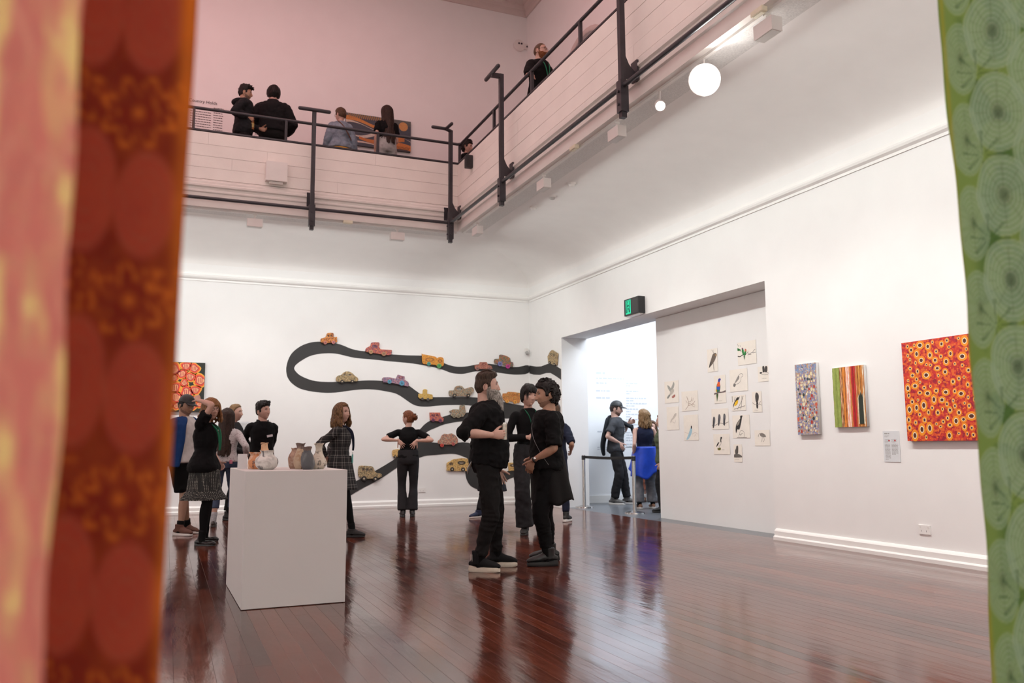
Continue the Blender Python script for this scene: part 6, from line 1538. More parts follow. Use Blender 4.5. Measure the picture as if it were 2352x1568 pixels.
# ============================================================ painted road and the wall cars
ROADM = M('road_black_vinyl', (.030, .029, .029), .55, .08, 3, .04, 60)
def C6(p, o=(640, 740), s=3.5636): return (o[0]+p[0]/s, o[1]+p[1]/s)
def road_piece(pts, Pl, axis, name, parent, org, gap, k=3):
    P2 = [uv(*C6(p), Pl, axis) for p in pts]
    if k > 1: P2 = [tuple(q) for q in smoothpoly(P2, k)]
    return flat([P2], Pl, axis, .0008, name, ROADM, parent, org=org, gap=gap)
loop = [(2045, 352), (1960, 365), (1860, 365), (1780, 347), (1700, 338), (1620, 345), (1540, 360), (1460, 363), (1390, 348), (1330, 322), (1250, 285), (1180, 273), (1060, 270), (920, 262), (830, 255), (740, 240), (660, 232), (590, 215), (530, 190), (470, 172), (400, 162), (320, 158), (250, 168), (180, 195), (120, 240), (85, 290), (66, 350), (62, 400), (75, 455), (110, 500), (170, 540), (240, 560), (320, 572), (400, 577), (480, 573), (560, 562), (640, 552), (720, 548), (800, 552), (880, 565), (950, 580), (1000, 605), (1050, 640), (1100, 672), (1150, 687), (1220, 690), (1300, 682), (1400, 677), (1530, 678), (1680, 695), (1800, 730), (1860, 757), (1930, 765), (2044, 755),
        (2044, 690), (1990, 680), (1940, 672), (1880, 660), (1815, 645), (1700, 622), (1560, 612), (1450, 612), (1330, 612), (1260, 612), (1210, 605), (1160, 585), (1110, 550), (1060, 515), (1000, 494), (900, 484), (800, 476), (700, 476), (600, 484), (500, 486), (400, 488), (300, 480), (230, 460), (170, 430), (135, 395), (128, 370), (150, 340), (200, 305), (260, 275), (340, 257), (420, 253), (480, 258), (540, 272), (620, 290), (720, 300), (800, 307), (900, 318), (1000, 327), (1080, 335), (1180, 350), (1280, 370), (1350, 390), (1400, 410), (1450, 420), (1510, 422), (1560, 412), (1610, 402), (1700, 400), (1790, 411), (1870, 422), (1950, 428), (2045, 415)]
brA = [(1990, 735), (1700, 728), (1560, 737), (1480, 745), (1420, 750), (1370, 765), (1300, 785), (1240, 805), (1200, 830), (1165, 865), (1120, 915), (1090, 970), (1080, 1030), (1160, 1040), (1165, 980), (1180, 930), (1225, 890), (1280, 865), (1340, 840), (1400, 825), (1480, 812), (1600, 802), (1750, 790), (1990, 780)]
brB = [(1000, 1082), (1060, 1025), (1110, 990), (1140, 972), (1190, 975), (1250, 981), (1310, 986), (1460, 985), (1520, 981), (1600, 1000), (1650, 1050), (1662, 1150), (1650, 1230), (1670, 1290), (1720, 1300), (1800, 1250), (1880, 1216), (1990, 1205), (1990, 1243), (1890, 1280), (1800, 1330), (1720, 1370), (1640, 1368), (1600, 1355), (1565, 1332), (1540, 1290), (1528, 1240), (1530, 1180), (1548, 1120), (1510, 1098), (1460, 1080), (1400, 1075), (1280, 1085), (1200, 1092), (1140, 1112), (1060, 1140), (1000, 1168), (958, 1195), (900, 1235), (840, 1275), (780, 1310), (700, 1350), (630, 1390), (567, 1430), (450, 1495), (300, 1560), (300, 1480), (450, 1395), (567, 1330), (640, 1295), (720, 1255), (790, 1215), (850, 1180), (900, 1150), (955, 1115)]
o0 = Vector((3.9, Y0, 1.2)); rd = tag(empty('painted_road', o0), 'long winding black road shape applied across the back wall', 'mural')
road_piece(loop, Y0, 'y', 'road_loop', rd, o0, .0005); road_piece(brA, Y0, 'y', 'road_branch', rd, o0, .0025); road_piece(brB, Y0, 'y', 'road_branch', rd, o0, .0045)
rw = [(2045, 352), (2110, 362), (2150, 360), (2200, 341), (2225, 336), (2262, 352), (2312, 382), (2312, 470), (2270, 440), (2225, 414), (2190, 415), (2140, 430), (2090, 428), (2045, 415)]
o1 = Vector((X0, 14.4, 2.3)); rd2 = tag(empty('painted_road', o1), 'short end of the black road shape on the right wall beside the opening', 'mural'); road_piece(rw, X0, 'x', 'road_end', rd2, o1, .0005, 1)
def carmat(k, cols): return cellmat('car_paint_'+k, cols, 80, .75, .9)
sg_ = lambda *c: [srgb(*x) for x in c]
CM = {'maroon': carmat('maroon', sg_((120, 70, 55), (215, 140, 70), (230, 160, 80), (170, 90, 60), (200, 130, 90), (225, 150, 80))),
      'pink': carmat('pink', sg_((205, 110, 95), (190, 95, 90), (215, 135, 100), (120, 85, 110), (205, 120, 85), (160, 90, 100))),
      'sand': carmat('sand', sg_((190, 165, 125), (140, 125, 95), (205, 180, 135), (110, 100, 80), (185, 150, 110), (160, 145, 110))),
      'mauve': carmat('mauve', sg_((175, 135, 150), (140, 115, 140), (190, 150, 150), (110, 100, 130), (180, 120, 125), (150, 130, 160))),
      'orange': carmat('orange', sg_((230, 155, 60), (235, 170, 80), (225, 140, 55), (190, 130, 60), (235, 165, 75), (215, 150, 65))),
      'rose': carmat('rose', sg_((175, 110, 95), (190, 125, 110), (150, 95, 85), (200, 140, 115), (165, 105, 90))),
      'multi': carmat('multi', sg_((150, 120, 70), (190, 90, 80), (110, 130, 90), (200, 130, 70), (130, 90, 120), (90, 110, 110))),
      'yellow': carmat('yellow', sg_((205, 170, 90), (215, 180, 100), (195, 155, 80), (210, 175, 105))),
      'grey': carmat('grey', sg_((165, 155, 135), (130, 125, 110), (180, 165, 140), (190, 130, 90), (110, 110, 100), (170, 160, 140))),
      'gold': carmat('gold', sg_((220, 180, 110), (205, 160, 95), (225, 190, 120), (160, 125, 80), (215, 175, 115))),
      'bus': carmat('bus', sg_((215, 140, 70), (195, 120, 65), (225, 160, 85), (160, 130, 80), (205, 130, 80))),
      'red': carmat('redgrey', sg_((190, 130, 105), (150, 120, 110), (200, 150, 120), (110, 105, 105), (180, 100, 80), (190, 165, 140)))}
def wheelm(c): return M('wheel_%d_%d_%d' % c, srgb(*c), .6, .25, 60, .4, 90)
def wall_car(label, outline, org_s, mat, wheels=(), holes=(), rings=(), Pl=Y0, axis='y', th=.022, smooth_=2):
    o, s = org_s; cv = lambda p: uv(o[0]+p[0]/s, o[1]+p[1]/s, Pl-.03, axis)
    P2 = [tuple(q) for q in smoothpoly([cv(p) for p in outline], smooth_)]
    def elp(x, y, rx, ry, n=18): return [cv((x+rx*math.cos(a), y+ry*math.sin(a))) for a in np.linspace(0, 2*np.pi, n, endpoint=False)]
    loops = [P2]+[elp(*h) for h in holes]
    fr_ = wallframe(Pl, axis); org = Vector(fr_(np.mean([p[0] for p in P2]), min(p[1] for p in P2)))
    t = tag(empty('wall_car', org), label, 'car sculpture', None)
    flat(loops, Pl, axis, th/2, 'body', mat, t, bevel=.004, org=org, gap=.012, smooth=True)
    mb = MB()
    for x, y, r, c in wheels:
        flat([elp(x, y, r, r)], Pl, axis, .010, 'wheel', wheelm(c), t, bevel=.003, org=org, gap=.022, smooth=True)
        hc = (190, 175, 150) if sum(c) < 200 else tuple(int(v*.75) for v in c)
        flat([elp(x, y, r*.42, r*.42, 12)], Pl, axis, .002, 'hub', wheelm(hc), t, org=org, gap=.0485)
    for x, y, rx, ry, c in rings:
        q = elp(x, y, rx, ry, 20); q2 = elp(x, y, rx*.62, ry*.62, 20)
        flat([q, q2], Pl, axis, .002, 'window_ring', wheelm(c), t, org=org, gap=.0425)
A5, A6, A7, AC = ((720, 750), 8.7125), ((940, 780), 8.4), ((800, 960), 8.4), ((640, 740), 3.5636)
K = (45, 40, 38)
wall_car('small maroon and orange saloon at the top of the road bend', [(155, 240), (245, 215), (268, 155), (290, 130), (385, 130), (400, 160), (397, 215), (468, 210), (462, 250), (472, 300), (400, 318), (300, 318), (235, 325), (160, 312), (150, 280)], A5, CM['maroon'], [(235, 320, 32, (190, 120, 110)), (398, 312, 32, (190, 120, 120))], [(298, 190, 20, 24), (352, 185, 20, 24)])
wall_car('pink pick-up truck with one oval window, on the upper road', [(1042, 470), (1060, 430), (1110, 402), (1145, 380), (1155, 335), (1185, 318), (1300, 318), (1316, 345), (1310, 400), (1335, 450), (1375, 460), (1550, 470), (1560, 490), (1545, 560), (1440, 560), (1330, 545), (1180, 520), (1060, 500)], A5, CM['pink'], [(1148, 505, 38, (180, 140, 100)), (1405, 545, 40, (170, 130, 100))], [(1228, 395, 38, 20)], [(1228, 395, 52, 30, (120, 80, 110))])
wall_car('speckled sand beetle car with two windows on the middle road', [(455, 1030), (490, 985), (555, 970), (600, 925), (650, 900), (720, 905), (780, 940), (830, 990), (875, 1020), (890, 1050), (880, 1085), (780, 1090), (650, 1095), (520, 1100), (465, 1085)], A5, CM['sand'], [(570, 1100, 33, K), (775, 1095, 31, K)], [(615, 960, 28, 24), (725, 962, 42, 18)])
wall_car('long mauve low car with blue wheels on the middle road', [(1380, 1040), (1400, 1018), (1520, 1015), (1650, 1045), (1672, 1000), (1690, 965), (1820, 1000), (1812, 1060), (1890, 1110), (1905, 1150), (1890, 1195), (1700, 1150), (1600, 1125), (1400, 1110)], A5, CM['mauve'], [(1518, 1100, 38, (90, 150, 175)), (1765, 1130, 48, (90, 150, 180))], [], [(1745, 1015, 45, 22, (150, 80, 80))], smooth_=1)
wall_car('bright orange truck with a green front wheel on the upper road', [(250, 290), (270, 285), (500, 330), (535, 365), (570, 340), (620, 340), (655, 365), (660, 430), (650, 505), (540, 500), (500, 480), (400, 475), (290, 465), (255, 430)], A6, CM['orange'], [(375, 465, 34, (80, 150, 140)), (575, 505, 42, (90, 160, 90))], [], [(590, 410, 38, 32, (150, 90, 50)), (390, 385, 90, 40, (170, 110, 50))])
wall_car('dusty pink car behind the bearded man, above his hair', [(1265, 500), (1300, 490), (1350, 480), (1365, 435), (1490, 435), (1515, 490), (1580, 510), (1600, 560), (1270, 560)], A6, CM['rose'], [(1310, 560, 30, (140, 100, 95)), (1540, 565, 30, (140, 100, 95))], [], [(1435, 475, 40, 26, (140, 80, 70))], smooth_=1)
wall_car('multicoloured truck with magenta and blue wheels near the corner', [(1650, 375), (1720, 375), (1742, 350), (1740, 300), (1780, 292), (1880, 320), (1940, 360), (1955, 430), (2000, 440), (1995, 525), (1920, 510), (1740, 460), (1650, 455)], A6, CM['multi'], [(1748, 465, 44, (120, 120, 170)), (1900, 515, 38, (185, 60, 140))])
wall_car('small yellow car with a round cab on the middle road', [(180, 1070), (190, 1045), (262, 1045), (266, 980), (300, 955), (345, 975), (340, 1045), (440, 1060), (445, 1120), (420, 1145), (200, 1130)], A6, CM['yellow'], [(250, 1140, 23, (90, 85, 80)), (358, 1150, 25, (90, 85, 80))])
wall_car('grey speckled car with an open arched window behind the bearded man', [(768, 1000), (790, 980), (862, 980), (880, 925), (930, 892), (1010, 895), (1045, 935), (1070, 950), (1150, 925), (1200, 915), (1240, 950), (1235, 1000), (1180, 1060), (1100, 1085), (900, 1080), (790, 1075), (770, 1050)], A6, CM['grey'], [(870, 1075, 34, K), (1135, 1075, 34, K)], [(960, 945, 62, 24)])
wall_car('orange bus shape between the two men', [(1810, 1040), (1880, 1040), (1910, 1008), (2110, 1025), (2135, 1050), (2130, 1150), (2110, 1220), (1990, 1190), (1870, 1180), (1810, 1140)], A6, CM['bus'], [(1885, 1185, 31, (225, 160, 70)), (2040, 1200, 33, (225, 160, 70))], [], [(2000, 1060, 28, 18, (170, 100, 50)), (2070, 1066, 24, 18, (170, 100, 50))])
wall_car('small pink van on the lower road branch', [(1237, 740), (1320, 740), (1325, 770), (1348, 785), (1345, 812), (1240, 800)], AC, CM['pink'], [(1263, 800, 13, (110, 60, 90)), (1322, 805, 13, (110, 60, 90))], [], [(1262, 760, 11, 8, (90, 50, 60)), (1296, 760, 11, 8, (90, 50, 60))], smooth_=1)
wall_car('pale grey machine shape at the bearded man\'s shoulder', [(1400, 728), (1430, 712), (1480, 715), (1485, 680), (1520, 675), (1530, 740), (1510, 770), (1440, 775), (1410, 765), (1420, 740)], AC, CM['grey'], [(1435, 768, 12, (140, 130, 110)), (1470, 770, 12, (140, 130, 110))], smooth_=1)
wall_car('rounded red and grey beetle on the lower road with red wheels', [(1735, 440), (1780, 400), (1810, 335), (1860, 305), (1920, 315), (1990, 298), (2050, 330), (2090, 370), (2110, 430), (2100, 480), (2050, 500), (1900, 510), (1760, 500), (1735, 470)], A7, CM['red'], [(1805, 525, 31, (200, 70, 60)), (2022, 500, 29, (180, 90, 85))])
wall_car('woven straw-coloured van with three windows, lowest on the road at the left', [(205, 940), (240, 920), (440, 930), (480, 960), (510, 1030), (560, 1065), (620, 1070), (645, 1100), (630, 1135), (500, 1160), (330, 1165), (230, 1140), (195, 1100), (195, 1000)], A7, CM['sand'], [(300, 1165, 46, K), (520, 1170, 43, K)], [(290, 985, 22, 18), (365, 992, 24, 22), (435, 992, 20, 20)], [(290, 985, 34, 28, (120, 105, 90)), (365, 992, 36, 32, (120, 105, 90)), (435, 992, 32, 30, (120, 105, 90))])
wall_car('gold woven van with a large oval window, low beside the bearded man', [(1905, 870), (1960, 840), (2020, 800), (2080, 790), (2300, 785), (2302, 1000), (2250, 1015), (1930, 1010), (1905, 980)], A7, CM['gold'], [(2000, 985, 37, K), (2210, 990, 37, K)], [(1982, 878, 28, 14), (2180, 860, 62, 24)], [(1982, 878, 40, 24, (70, 65, 55)), (2180, 860, 78, 36, (70, 65, 55))])
wall_car('gold car peeping out left of the woman with the bun', [(855, 630), (890, 612), (940, 605), (1100, 610), (1110, 740), (950, 745), (880, 750), (855, 710)], A7, CM['gold'], [(900, 745, 25, K), (1060, 745, 25, K)])
wall_car('tan van with one long window, low at the right of the road', [(1880, 1150), (1985, 1148), (1990, 1205), (1885, 1215)], AC, CM['gold'], [(1942, 1205, 12, K)], [(1930, 1170, 34, 10)], [(1930, 1170, 40, 14, (110, 90, 60))], smooth_=1)
wall_car('yellow car just behind the bearded man\'s beard', [(1780, 680), (1800, 672), (1814, 680), (1816, 715), (1805, 722), (1740, 720), (1740, 690)], AC, CM['gold'], [(1800, 720, 7, K)], smooth_=1)
wall_car('tan car tilted steeply on the right wall above the road end', [(2205, 280), (2225, 240), (2240, 228), (2282, 255), (2275, 345), (2255, 350), (2210, 325)], AC, CM['sand'], [(2222, 330, 10, K), (2262, 345, 10, K)], [], [(2238, 262, 7, 12, (90, 85, 70)), (2260, 268, 7, 12, (90, 85, 70))], Pl=X0, axis='x', smooth_=1)
# ============================================================ bird drawings on the panel
PAPER = M('cream_paper', (.87, .82, .745), .8, .03, 12)
BO, BS = (1510, 760), 4.9
G1, G2, G3 = (70, 66, 64), (120, 114, 108), (45, 42, 42)
pc_ = {}
def pm_(c):
    if c not in pc_: pc_[c] = M('pencil_%d_%d_%d' % c, srgb(*c), .8, .15, 60)
    return pc_[c]
def sheet(r, label, marks, bird='bird_drawing'):
    cv = lambda p: uv(BO[0]+p[0]/BS, BO[1]+p[1]/BS, XP, 'x')
    u0, v1 = cv((r[0], r[1])); u1, v0 = cv((r[2], r[3])); u1b, v1b = cv((r[2], r[1]));
    vt = (v1+v1b)/2; 
    fr_ = wallframe(XP, 'x'); org = Vector(fr_((u0+u1)/2, v0)); t = tag(empty('bird_drawing', org), label, 'drawing')
    flat([rect(u0, v0, u1, max(vt, v0+.05))], XP, 'x', .0006, 'paper', PAPER, t, org=org, gap=.004)
    for i, mk in enumerate(marks):
        kind, c, pts = mk[:3]; d = .0056+.0002*i; mb = MB(); q = [cv(p) for p in pts]
        if kind == 'p':
            q = [tuple(z) for z in (smoothpoly(q, 3) if len(q) > 3 else q)]
            q = [(min(max(u, u0+.002), u1-.002), v) for u, v in q]
            mb.add([fr_(u, v, d) for u, v in q], [tuple(range(len(q)))])
        else:
            w_ = (mk[3] if len(mk) > 3 else 2.2)*.00095; q = smoothpoly(q, 3, False) if len(q) > 2 else np.array(q); q = np.array(q); q[:, 0] = np.clip(q[:, 0], u0+.002, u1-.002)
            T_ = np.gradient(q, axis=0); T_ /= np.maximum(np.linalg.norm(T_, axis=1), 1e-6)[:, None]; N_ = np.stack([-T_[:, 1], T_[:, 0]], 1)*w_
            L_, R_ = q+N_, q-N_; n_ = len(q); V = [fr_(u, v, d) for u, v in np.vstack([L_, R_])]; mb.add(V, [(j, j+1, n_+j+1, n_+j) for j in range(n_-1)])
        me = mb.mesh('pencil_mark'); me.transform(Matrix.Translation(-org)); link(mk[4] if len(mk) > 4 else ('drawn_shape' if kind == 'p' else 'drawn_line'), me, pm_(c), t, False)
def lines(c, w_, *ls): return [('s', c, l, w_) for l in ls]
BR, RD_ = (150, 120, 100), (170, 80, 60)
sheet((560, 200, 685, 450), 'drawing of a grey-brown cockatoo on a branch, top left of the larger cluster', [('s', (140, 130, 120), [(632, 360), (636, 400), (642, 445)], 6), ('p', (110, 98, 90), [(640, 250), (662, 248), (672, 268), (664, 290), (650, 330), (625, 370), (600, 400), (585, 415), (592, 370), (610, 310), (625, 265)]), ('s', (120, 110, 100), [(635, 248), (622, 222), (612, 212)], 3), ('s', (120, 110, 100), [(638, 246), (632, 210)], 2), ('p', (60, 52, 48), [(600, 350), (612, 350), (598, 395), (584, 414)]), ('p', (165, 130, 90), [(655, 260), (668, 266), (664, 284), (652, 275)])])
sheet((900, 115, 1120, 360), 'drawing of two green parrots on a black branch, at the top right', lines((40, 38, 38), 6, [(905, 285), (935, 288), (960, 270), (1000, 262)])+lines((50, 48, 48), 2.6, [(1000, 262), (1020, 240), (1025, 220)], [(1020, 240), (1035, 262), (1060, 262)], [(1020, 272), (1060, 245), (1085, 245)], [(1085, 245), (1115, 238)], [(1075, 240), (1090, 215), (1105, 205)], [(905, 150), (920, 175)], [(935, 160), (940, 180)], [(905, 200), (930, 215), (950, 235)])+[('p', (35, 110, 50), [(900, 195), (925, 200), (945, 215), (925, 222), (905, 222)]), ('p', (45, 135, 65), [(955, 195), (972, 205), (978, 235), (975, 270), (962, 255), (955, 225)]), ('p', (45, 135, 65), [(990, 210), (1005, 215), (1002, 245), (985, 280), (978, 265), (985, 235)]), ('p', (200, 110, 90), [(990, 203), (1003, 203), (1006, 225), (990, 228)]), ('p', (130, 80, 110), [(955, 190), (970, 192), (968, 208), (955, 208)]), ('p', (25, 90, 60), [(975, 280), (990, 278), (984, 325)])])
sheet((1130, 395, 1262, 560), 'drawing of a bird seen belly-on with dark tail, at the panel edge', [('p', G1, [(1185, 400), (1205, 398), (1212, 455), (1190, 460)]), ('p', G1, [(1215, 400), (1240, 400), (1238, 455), (1215, 458)]), ('s', G3, [(1155, 475), (1185, 462), (1220, 460), (1258, 470)], 2), ('s', G3, [(1165, 478), (1200, 492), (1235, 490), (1255, 478)], 2), ('p', G3, [(1155, 468), (1175, 460), (1180, 475), (1160, 480)])]+lines(G2, 1.5, [(1180, 532), (1235, 532)]))
sheet((635, 498, 778, 805), 'drawing of a brightly coloured lorikeet, orange and blue, on a branch', [('p', (35, 100, 75), [(672, 600), (690, 590), (708, 600), (712, 640), (700, 690), (680, 700), (668, 660)]), ('p', (60, 60, 150), [(690, 540), (708, 532), (718, 545), (708, 560), (704, 580), (686, 575)]), ('p', (230, 95, 40), [(684, 575), (704, 575), (708, 610), (700, 628), (676, 625), (678, 595)]), ('p', (50, 90, 190), [(676, 628), (704, 628), (704, 655), (688, 662), (672, 655)]), ('p', (210, 170, 50), [(664, 650), (674, 660), (670, 690), (662, 680)]), ('p', (110, 95, 95), [(640, 700), (680, 690), (690, 682), (730, 682), (772, 665), (772, 685), (730, 695), (690, 700), (645, 718)]), ('p', (60, 85, 40), [(668, 710), (690, 708), (682, 760), (676, 795), (670, 750)])]+lines(G2, 1.5, [(695, 785), (735, 785)]))
sheet((812, 428, 1022, 668), 'outline drawing of a pale perched parrot', lines((110, 105, 100), 2.4, [(925, 490), (945, 478), (965, 488), (962, 512), (945, 518)], [(925, 490), (905, 520), (885, 560), (872, 590)], [(945, 518), (940, 560), (915, 590), (890, 600)], [(905, 595), (912, 588)])+[('p', (150, 145, 140), [(920, 500), (925, 530), (905, 560), (880, 585), (890, 550)]), ('p', (120, 115, 112), [(865, 590), (888, 598), (876, 628), (858, 620)])])
sheet((80, 562, 246, 800), 'faint drawing of a grey bird with raised wings, upper left group', [('p', (165, 165, 158), [(185, 572), (195, 600), (185, 640), (165, 665), (155, 650), (170, 610)]), ('p', (165, 165, 158), [(115, 610), (140, 625), (165, 665), (150, 685), (125, 650)]), ('p', (195, 190, 180), [(160, 660), (190, 655), (185, 690), (155, 720), (140, 710)]), ('p', (140, 140, 135), [(135, 715), (150, 722), (125, 760), (112, 750)]), ('p', (170, 110, 100), [(165, 740), (200, 712), (204, 735), (180, 755)])])
sheet((272, 675, 462, 890), 'brown drawing of a twiggy branch, left group', lines(BR, 3.2, [(320, 885), (350, 840), (355, 800), (340, 760)], [(350, 840), (400, 820), (428, 785)])+lines(BR, 2.2, [(352, 800), (380, 790), (400, 760)], [(340, 810), (322, 780)], [(350, 775), (335, 735)], [(385, 828), (410, 850), (425, 852)], [(400, 820), (428, 835)], [(380, 790), (395, 740)], [(340, 760), (330, 740)], [(400, 790), (415, 750)], [(350, 820), (380, 815)]))
sheet((105, 852, 248, 1110), 'very faint pencil drawing of a bird, lower left', [('p', (205, 198, 188), [(195, 935), (215, 925), (215, 950), (200, 975), (175, 1000), (150, 1030), (155, 1000), (180, 965)])]+lines((185, 178, 168), 2, [(150, 1030), (170, 1020), (200, 1035), (210, 1000)], [(195, 935), (218, 925)]))
sheet((296, 943, 468, 1228), 'drawing of a pale blue bird on grey twigs, left group', [('p', (165, 200, 215), [(378, 1085), (392, 1090), (395, 1120), (385, 1160), (355, 1215), (330, 1220), (350, 1170), (365, 1125)]), ('p', (50, 45, 50), [(380, 1068), (392, 1070), (390, 1098), (380, 1095)])]+lines((185, 165, 155), 2, [(310, 1135), (340, 1150), (360, 1150)], [(395, 1160), (430, 1140), (455, 1160)], [(420, 1185), (440, 1160)], [(380, 1050), (384, 1068)]))
sheet((838, 722, 1000, 890), 'drawing of a yellow and black bird among grey stems', lines(G2, 4, [(905, 880), (930, 830), (950, 790), (970, 730)], [(865, 880), (900, 870), (990, 840)], [(940, 880), (950, 840), (955, 730)], [(850, 800), (845, 735)], [(870, 790), (880, 740)], [(925, 760), (930, 735)])+[('p', G3, [(898, 750), (920, 745), (918, 770), (900, 790), (880, 800), (855, 865), (862, 820), (885, 775)]), ('p', (235, 190, 40), [(905, 775), (912, 800), (898, 830), (872, 842), (875, 815), (890, 790)])])
sheet((1066, 680, 1182, 908), 'drawing of a black cockatoo on a thin branch', [('p', G1, [(1115, 692), (1132, 698), (1145, 730), (1140, 780), (1130, 800), (1112, 795), (1104, 740), (1108, 705)]), ('p', G3, [(1118, 800), (1136, 800), (1136, 865), (1120, 865)])]+lines((130, 120, 115), 3, [(1070, 805), (1110, 830), (1150, 822), (1178, 835)], [(1150, 820), (1165, 790)])+lines(G2, 1.5, [(1095, 888), (1135, 890)]))
sheet((610, 872, 808, 1102), 'drawing of three slate-grey birds in a row on a branch', [('s', (135, 128, 120), [(615, 1060), (660, 1058), (700, 1035), (760, 1040), (805, 1020)], 4)]+[('p', (100, 100, 104), [(x, y), (x+14, y+4), (x+20, y+40), (x+12, y+90), (x+2, y+125), (x-8, y+120), (x-8, y+60), (x-6, y+20)]) for x, y in ((635, 965), (695, 938), (752, 930))]+[('p', (60, 60, 66), [(x-4, y+40), (x+4, y+60), (x+2, y+120), (x-8, y+115)]) for x, y in ((635, 965), (695, 938), (762, 940))])
sheet((845, 945, 1048, 1202), 'drawing of a black eagle on a gnarled perch', [('p', G3, [(935, 955), (962, 952), (955, 975), (950, 1010), (940, 1060), (925, 1110), (905, 1105), (890, 1150), (884, 1100), (892, 1050), (915, 1010), (935, 985)]), ('p', (150, 142, 132), [(930, 1000), (925, 1040), (905, 1065), (896, 1055), (912, 1022)])]+lines(G2, 2.6, [(920, 1190), (935, 1130), (960, 1120), (985, 1150), (980, 1195)], [(940, 1180), (955, 1150), (970, 1160)], [(925, 1160), (950, 1165)], [(900, 1198), (1010, 1198)]))
sheet((1094, 1114, 1272, 1290), 'drawing of a long-legged grey ibis, lower right', [('p', (130, 124, 118), [(1165, 1150), (1185, 1148), (1215, 1165), (1225, 1190), (1200, 1195), (1170, 1185), (1158, 1168)]), ('s', G2, [(1165, 1155), (1150, 1155), (1142, 1175), (1140, 1190)], 3), ('s', G2, [(1185, 1192), (1182, 1220), (1175, 1248)], 2.5), ('s', G2, [(1200, 1195), (1208, 1222), (1196, 1248)], 2.5)])
sheet((632, 1158, 822, 1388), 'drawing of a black and white goose standing on an olive mound', [('p', G3, [(715, 1192), (732, 1195), (728, 1210), (722, 1225), (724, 1245), (714, 1250), (712, 1220)]), ('s', G2, [(724, 1245), (715, 1280), (695, 1295)], 2.5), ('p', G3, [(700, 1248), (690, 1275), (668, 1305), (672, 1280), (685, 1258)]), ('s', G2, [(700, 1290), (702, 1312)], 2.5), ('p', (110, 105, 50), [(682, 1318), (715, 1312), (716, 1335), (698, 1342), (684, 1335)])]+lines(G2, 1.5, [(728, 1335), (760, 1335)]))
sheet((860, 1275, 960, 1475), 'drawing of a small dark bird on a grey rock, lowest on the panel', [('p', (88, 84, 80), [(892, 1295), (910, 1290), (914, 1320), (912, 1370), (900, 1385), (882, 1380), (878, 1345), (888, 1320)]), ('p', (105, 100, 96), [(862, 1400), (880, 1382), (920, 1384), (950, 1402), (956, 1420), (862, 1422)])]+lines(G2, 1.5, [(875, 1442), (925, 1442)]))
# ============================================================ hanging printed cloths in the foreground
def mixc(C, col, w): return C*(1-w[:, None])+np.array(col)*w[:, None]
def sm(x, a, b): t = np.clip((x-a)/(b-a), 0, 1); return t*t*(3-2*t)
def hanging(label, px, dist, side, width, z0, z1, nu, nv, func, mat, edge, ripple=.012, seed=0):
    """vertical cloth whose free edge stands at picture column px, dist metres ahead; side -1 = spreads left"""
    d = ray(px, 1000); fh = nrm((FC[0], FC[1], 0)); e = np.array([0, 0, 0])+np.array([d[0], d[1], 0])*(dist/(d@fh)); r = nrm((RC[0], RC[1], 0)); 
    S_, Z_ = np.meshgrid(np.linspace(0, 1, nu), np.linspace(z0, z1, nv)); s = S_.ravel(); z = Z_.ravel()
    off = edge(z)+s*width
    rip = ripple*(np.sin(s*9+z*.7+seed)+.5*np.sin(s*17+1.3*z+seed*2))*np.minimum(1, .35+s*2)
    P_ = e+np.outer(side*off, r)+np.outer(rip, fh); P_[:, 2] = z
    F = [(j*nu+i, j*nu+i+1, (j+1)*nu+i+1, (j+1)*nu+i) for j in range(nv-1) for i in range(nu-1)]
    mb = MB().add(P_, F); me = mb.mesh('fabric'); org = Vector((e[0]+side*width*.5*r[0], e[1]+side*width*.5*r[1], z0)); me.transform(Matrix.Translation(-org))
    ca = me.color_attributes.new('print', 'FLOAT_COLOR', 'POINT'); C = func(off/dist*1905, (z-H_CAM)/dist*1905); ca.data.foreach_set('color', np.hstack([C, np.ones((len(C), 1))]).ravel())
    t = tag(empty('hanging_cloth', org), label, 'cloth'); o = link('fabric', me, mat, t, True, None); m = o.modifiers.new('t', 'SOLIDIFY'); m.thickness = .0015
    top = P_[(nv-1)*nu]; c0 = top+(r*side)*.02; c1 = P_[-1]
    P(MB().tube([(c0[0], c0[1], z1), (c1[0], c1[1], z1)], [.012, .012], sub=1, n=10), 'rod', STEEL, t, org)
    for c in (c0*.8+c1*.2, c0*.2+c1*.8): P(MB().cyl((c[0], c[1], z1), (c[0], c[1], ZC), .0012, n=5), 'wire', STEEL, t, org)
    return t
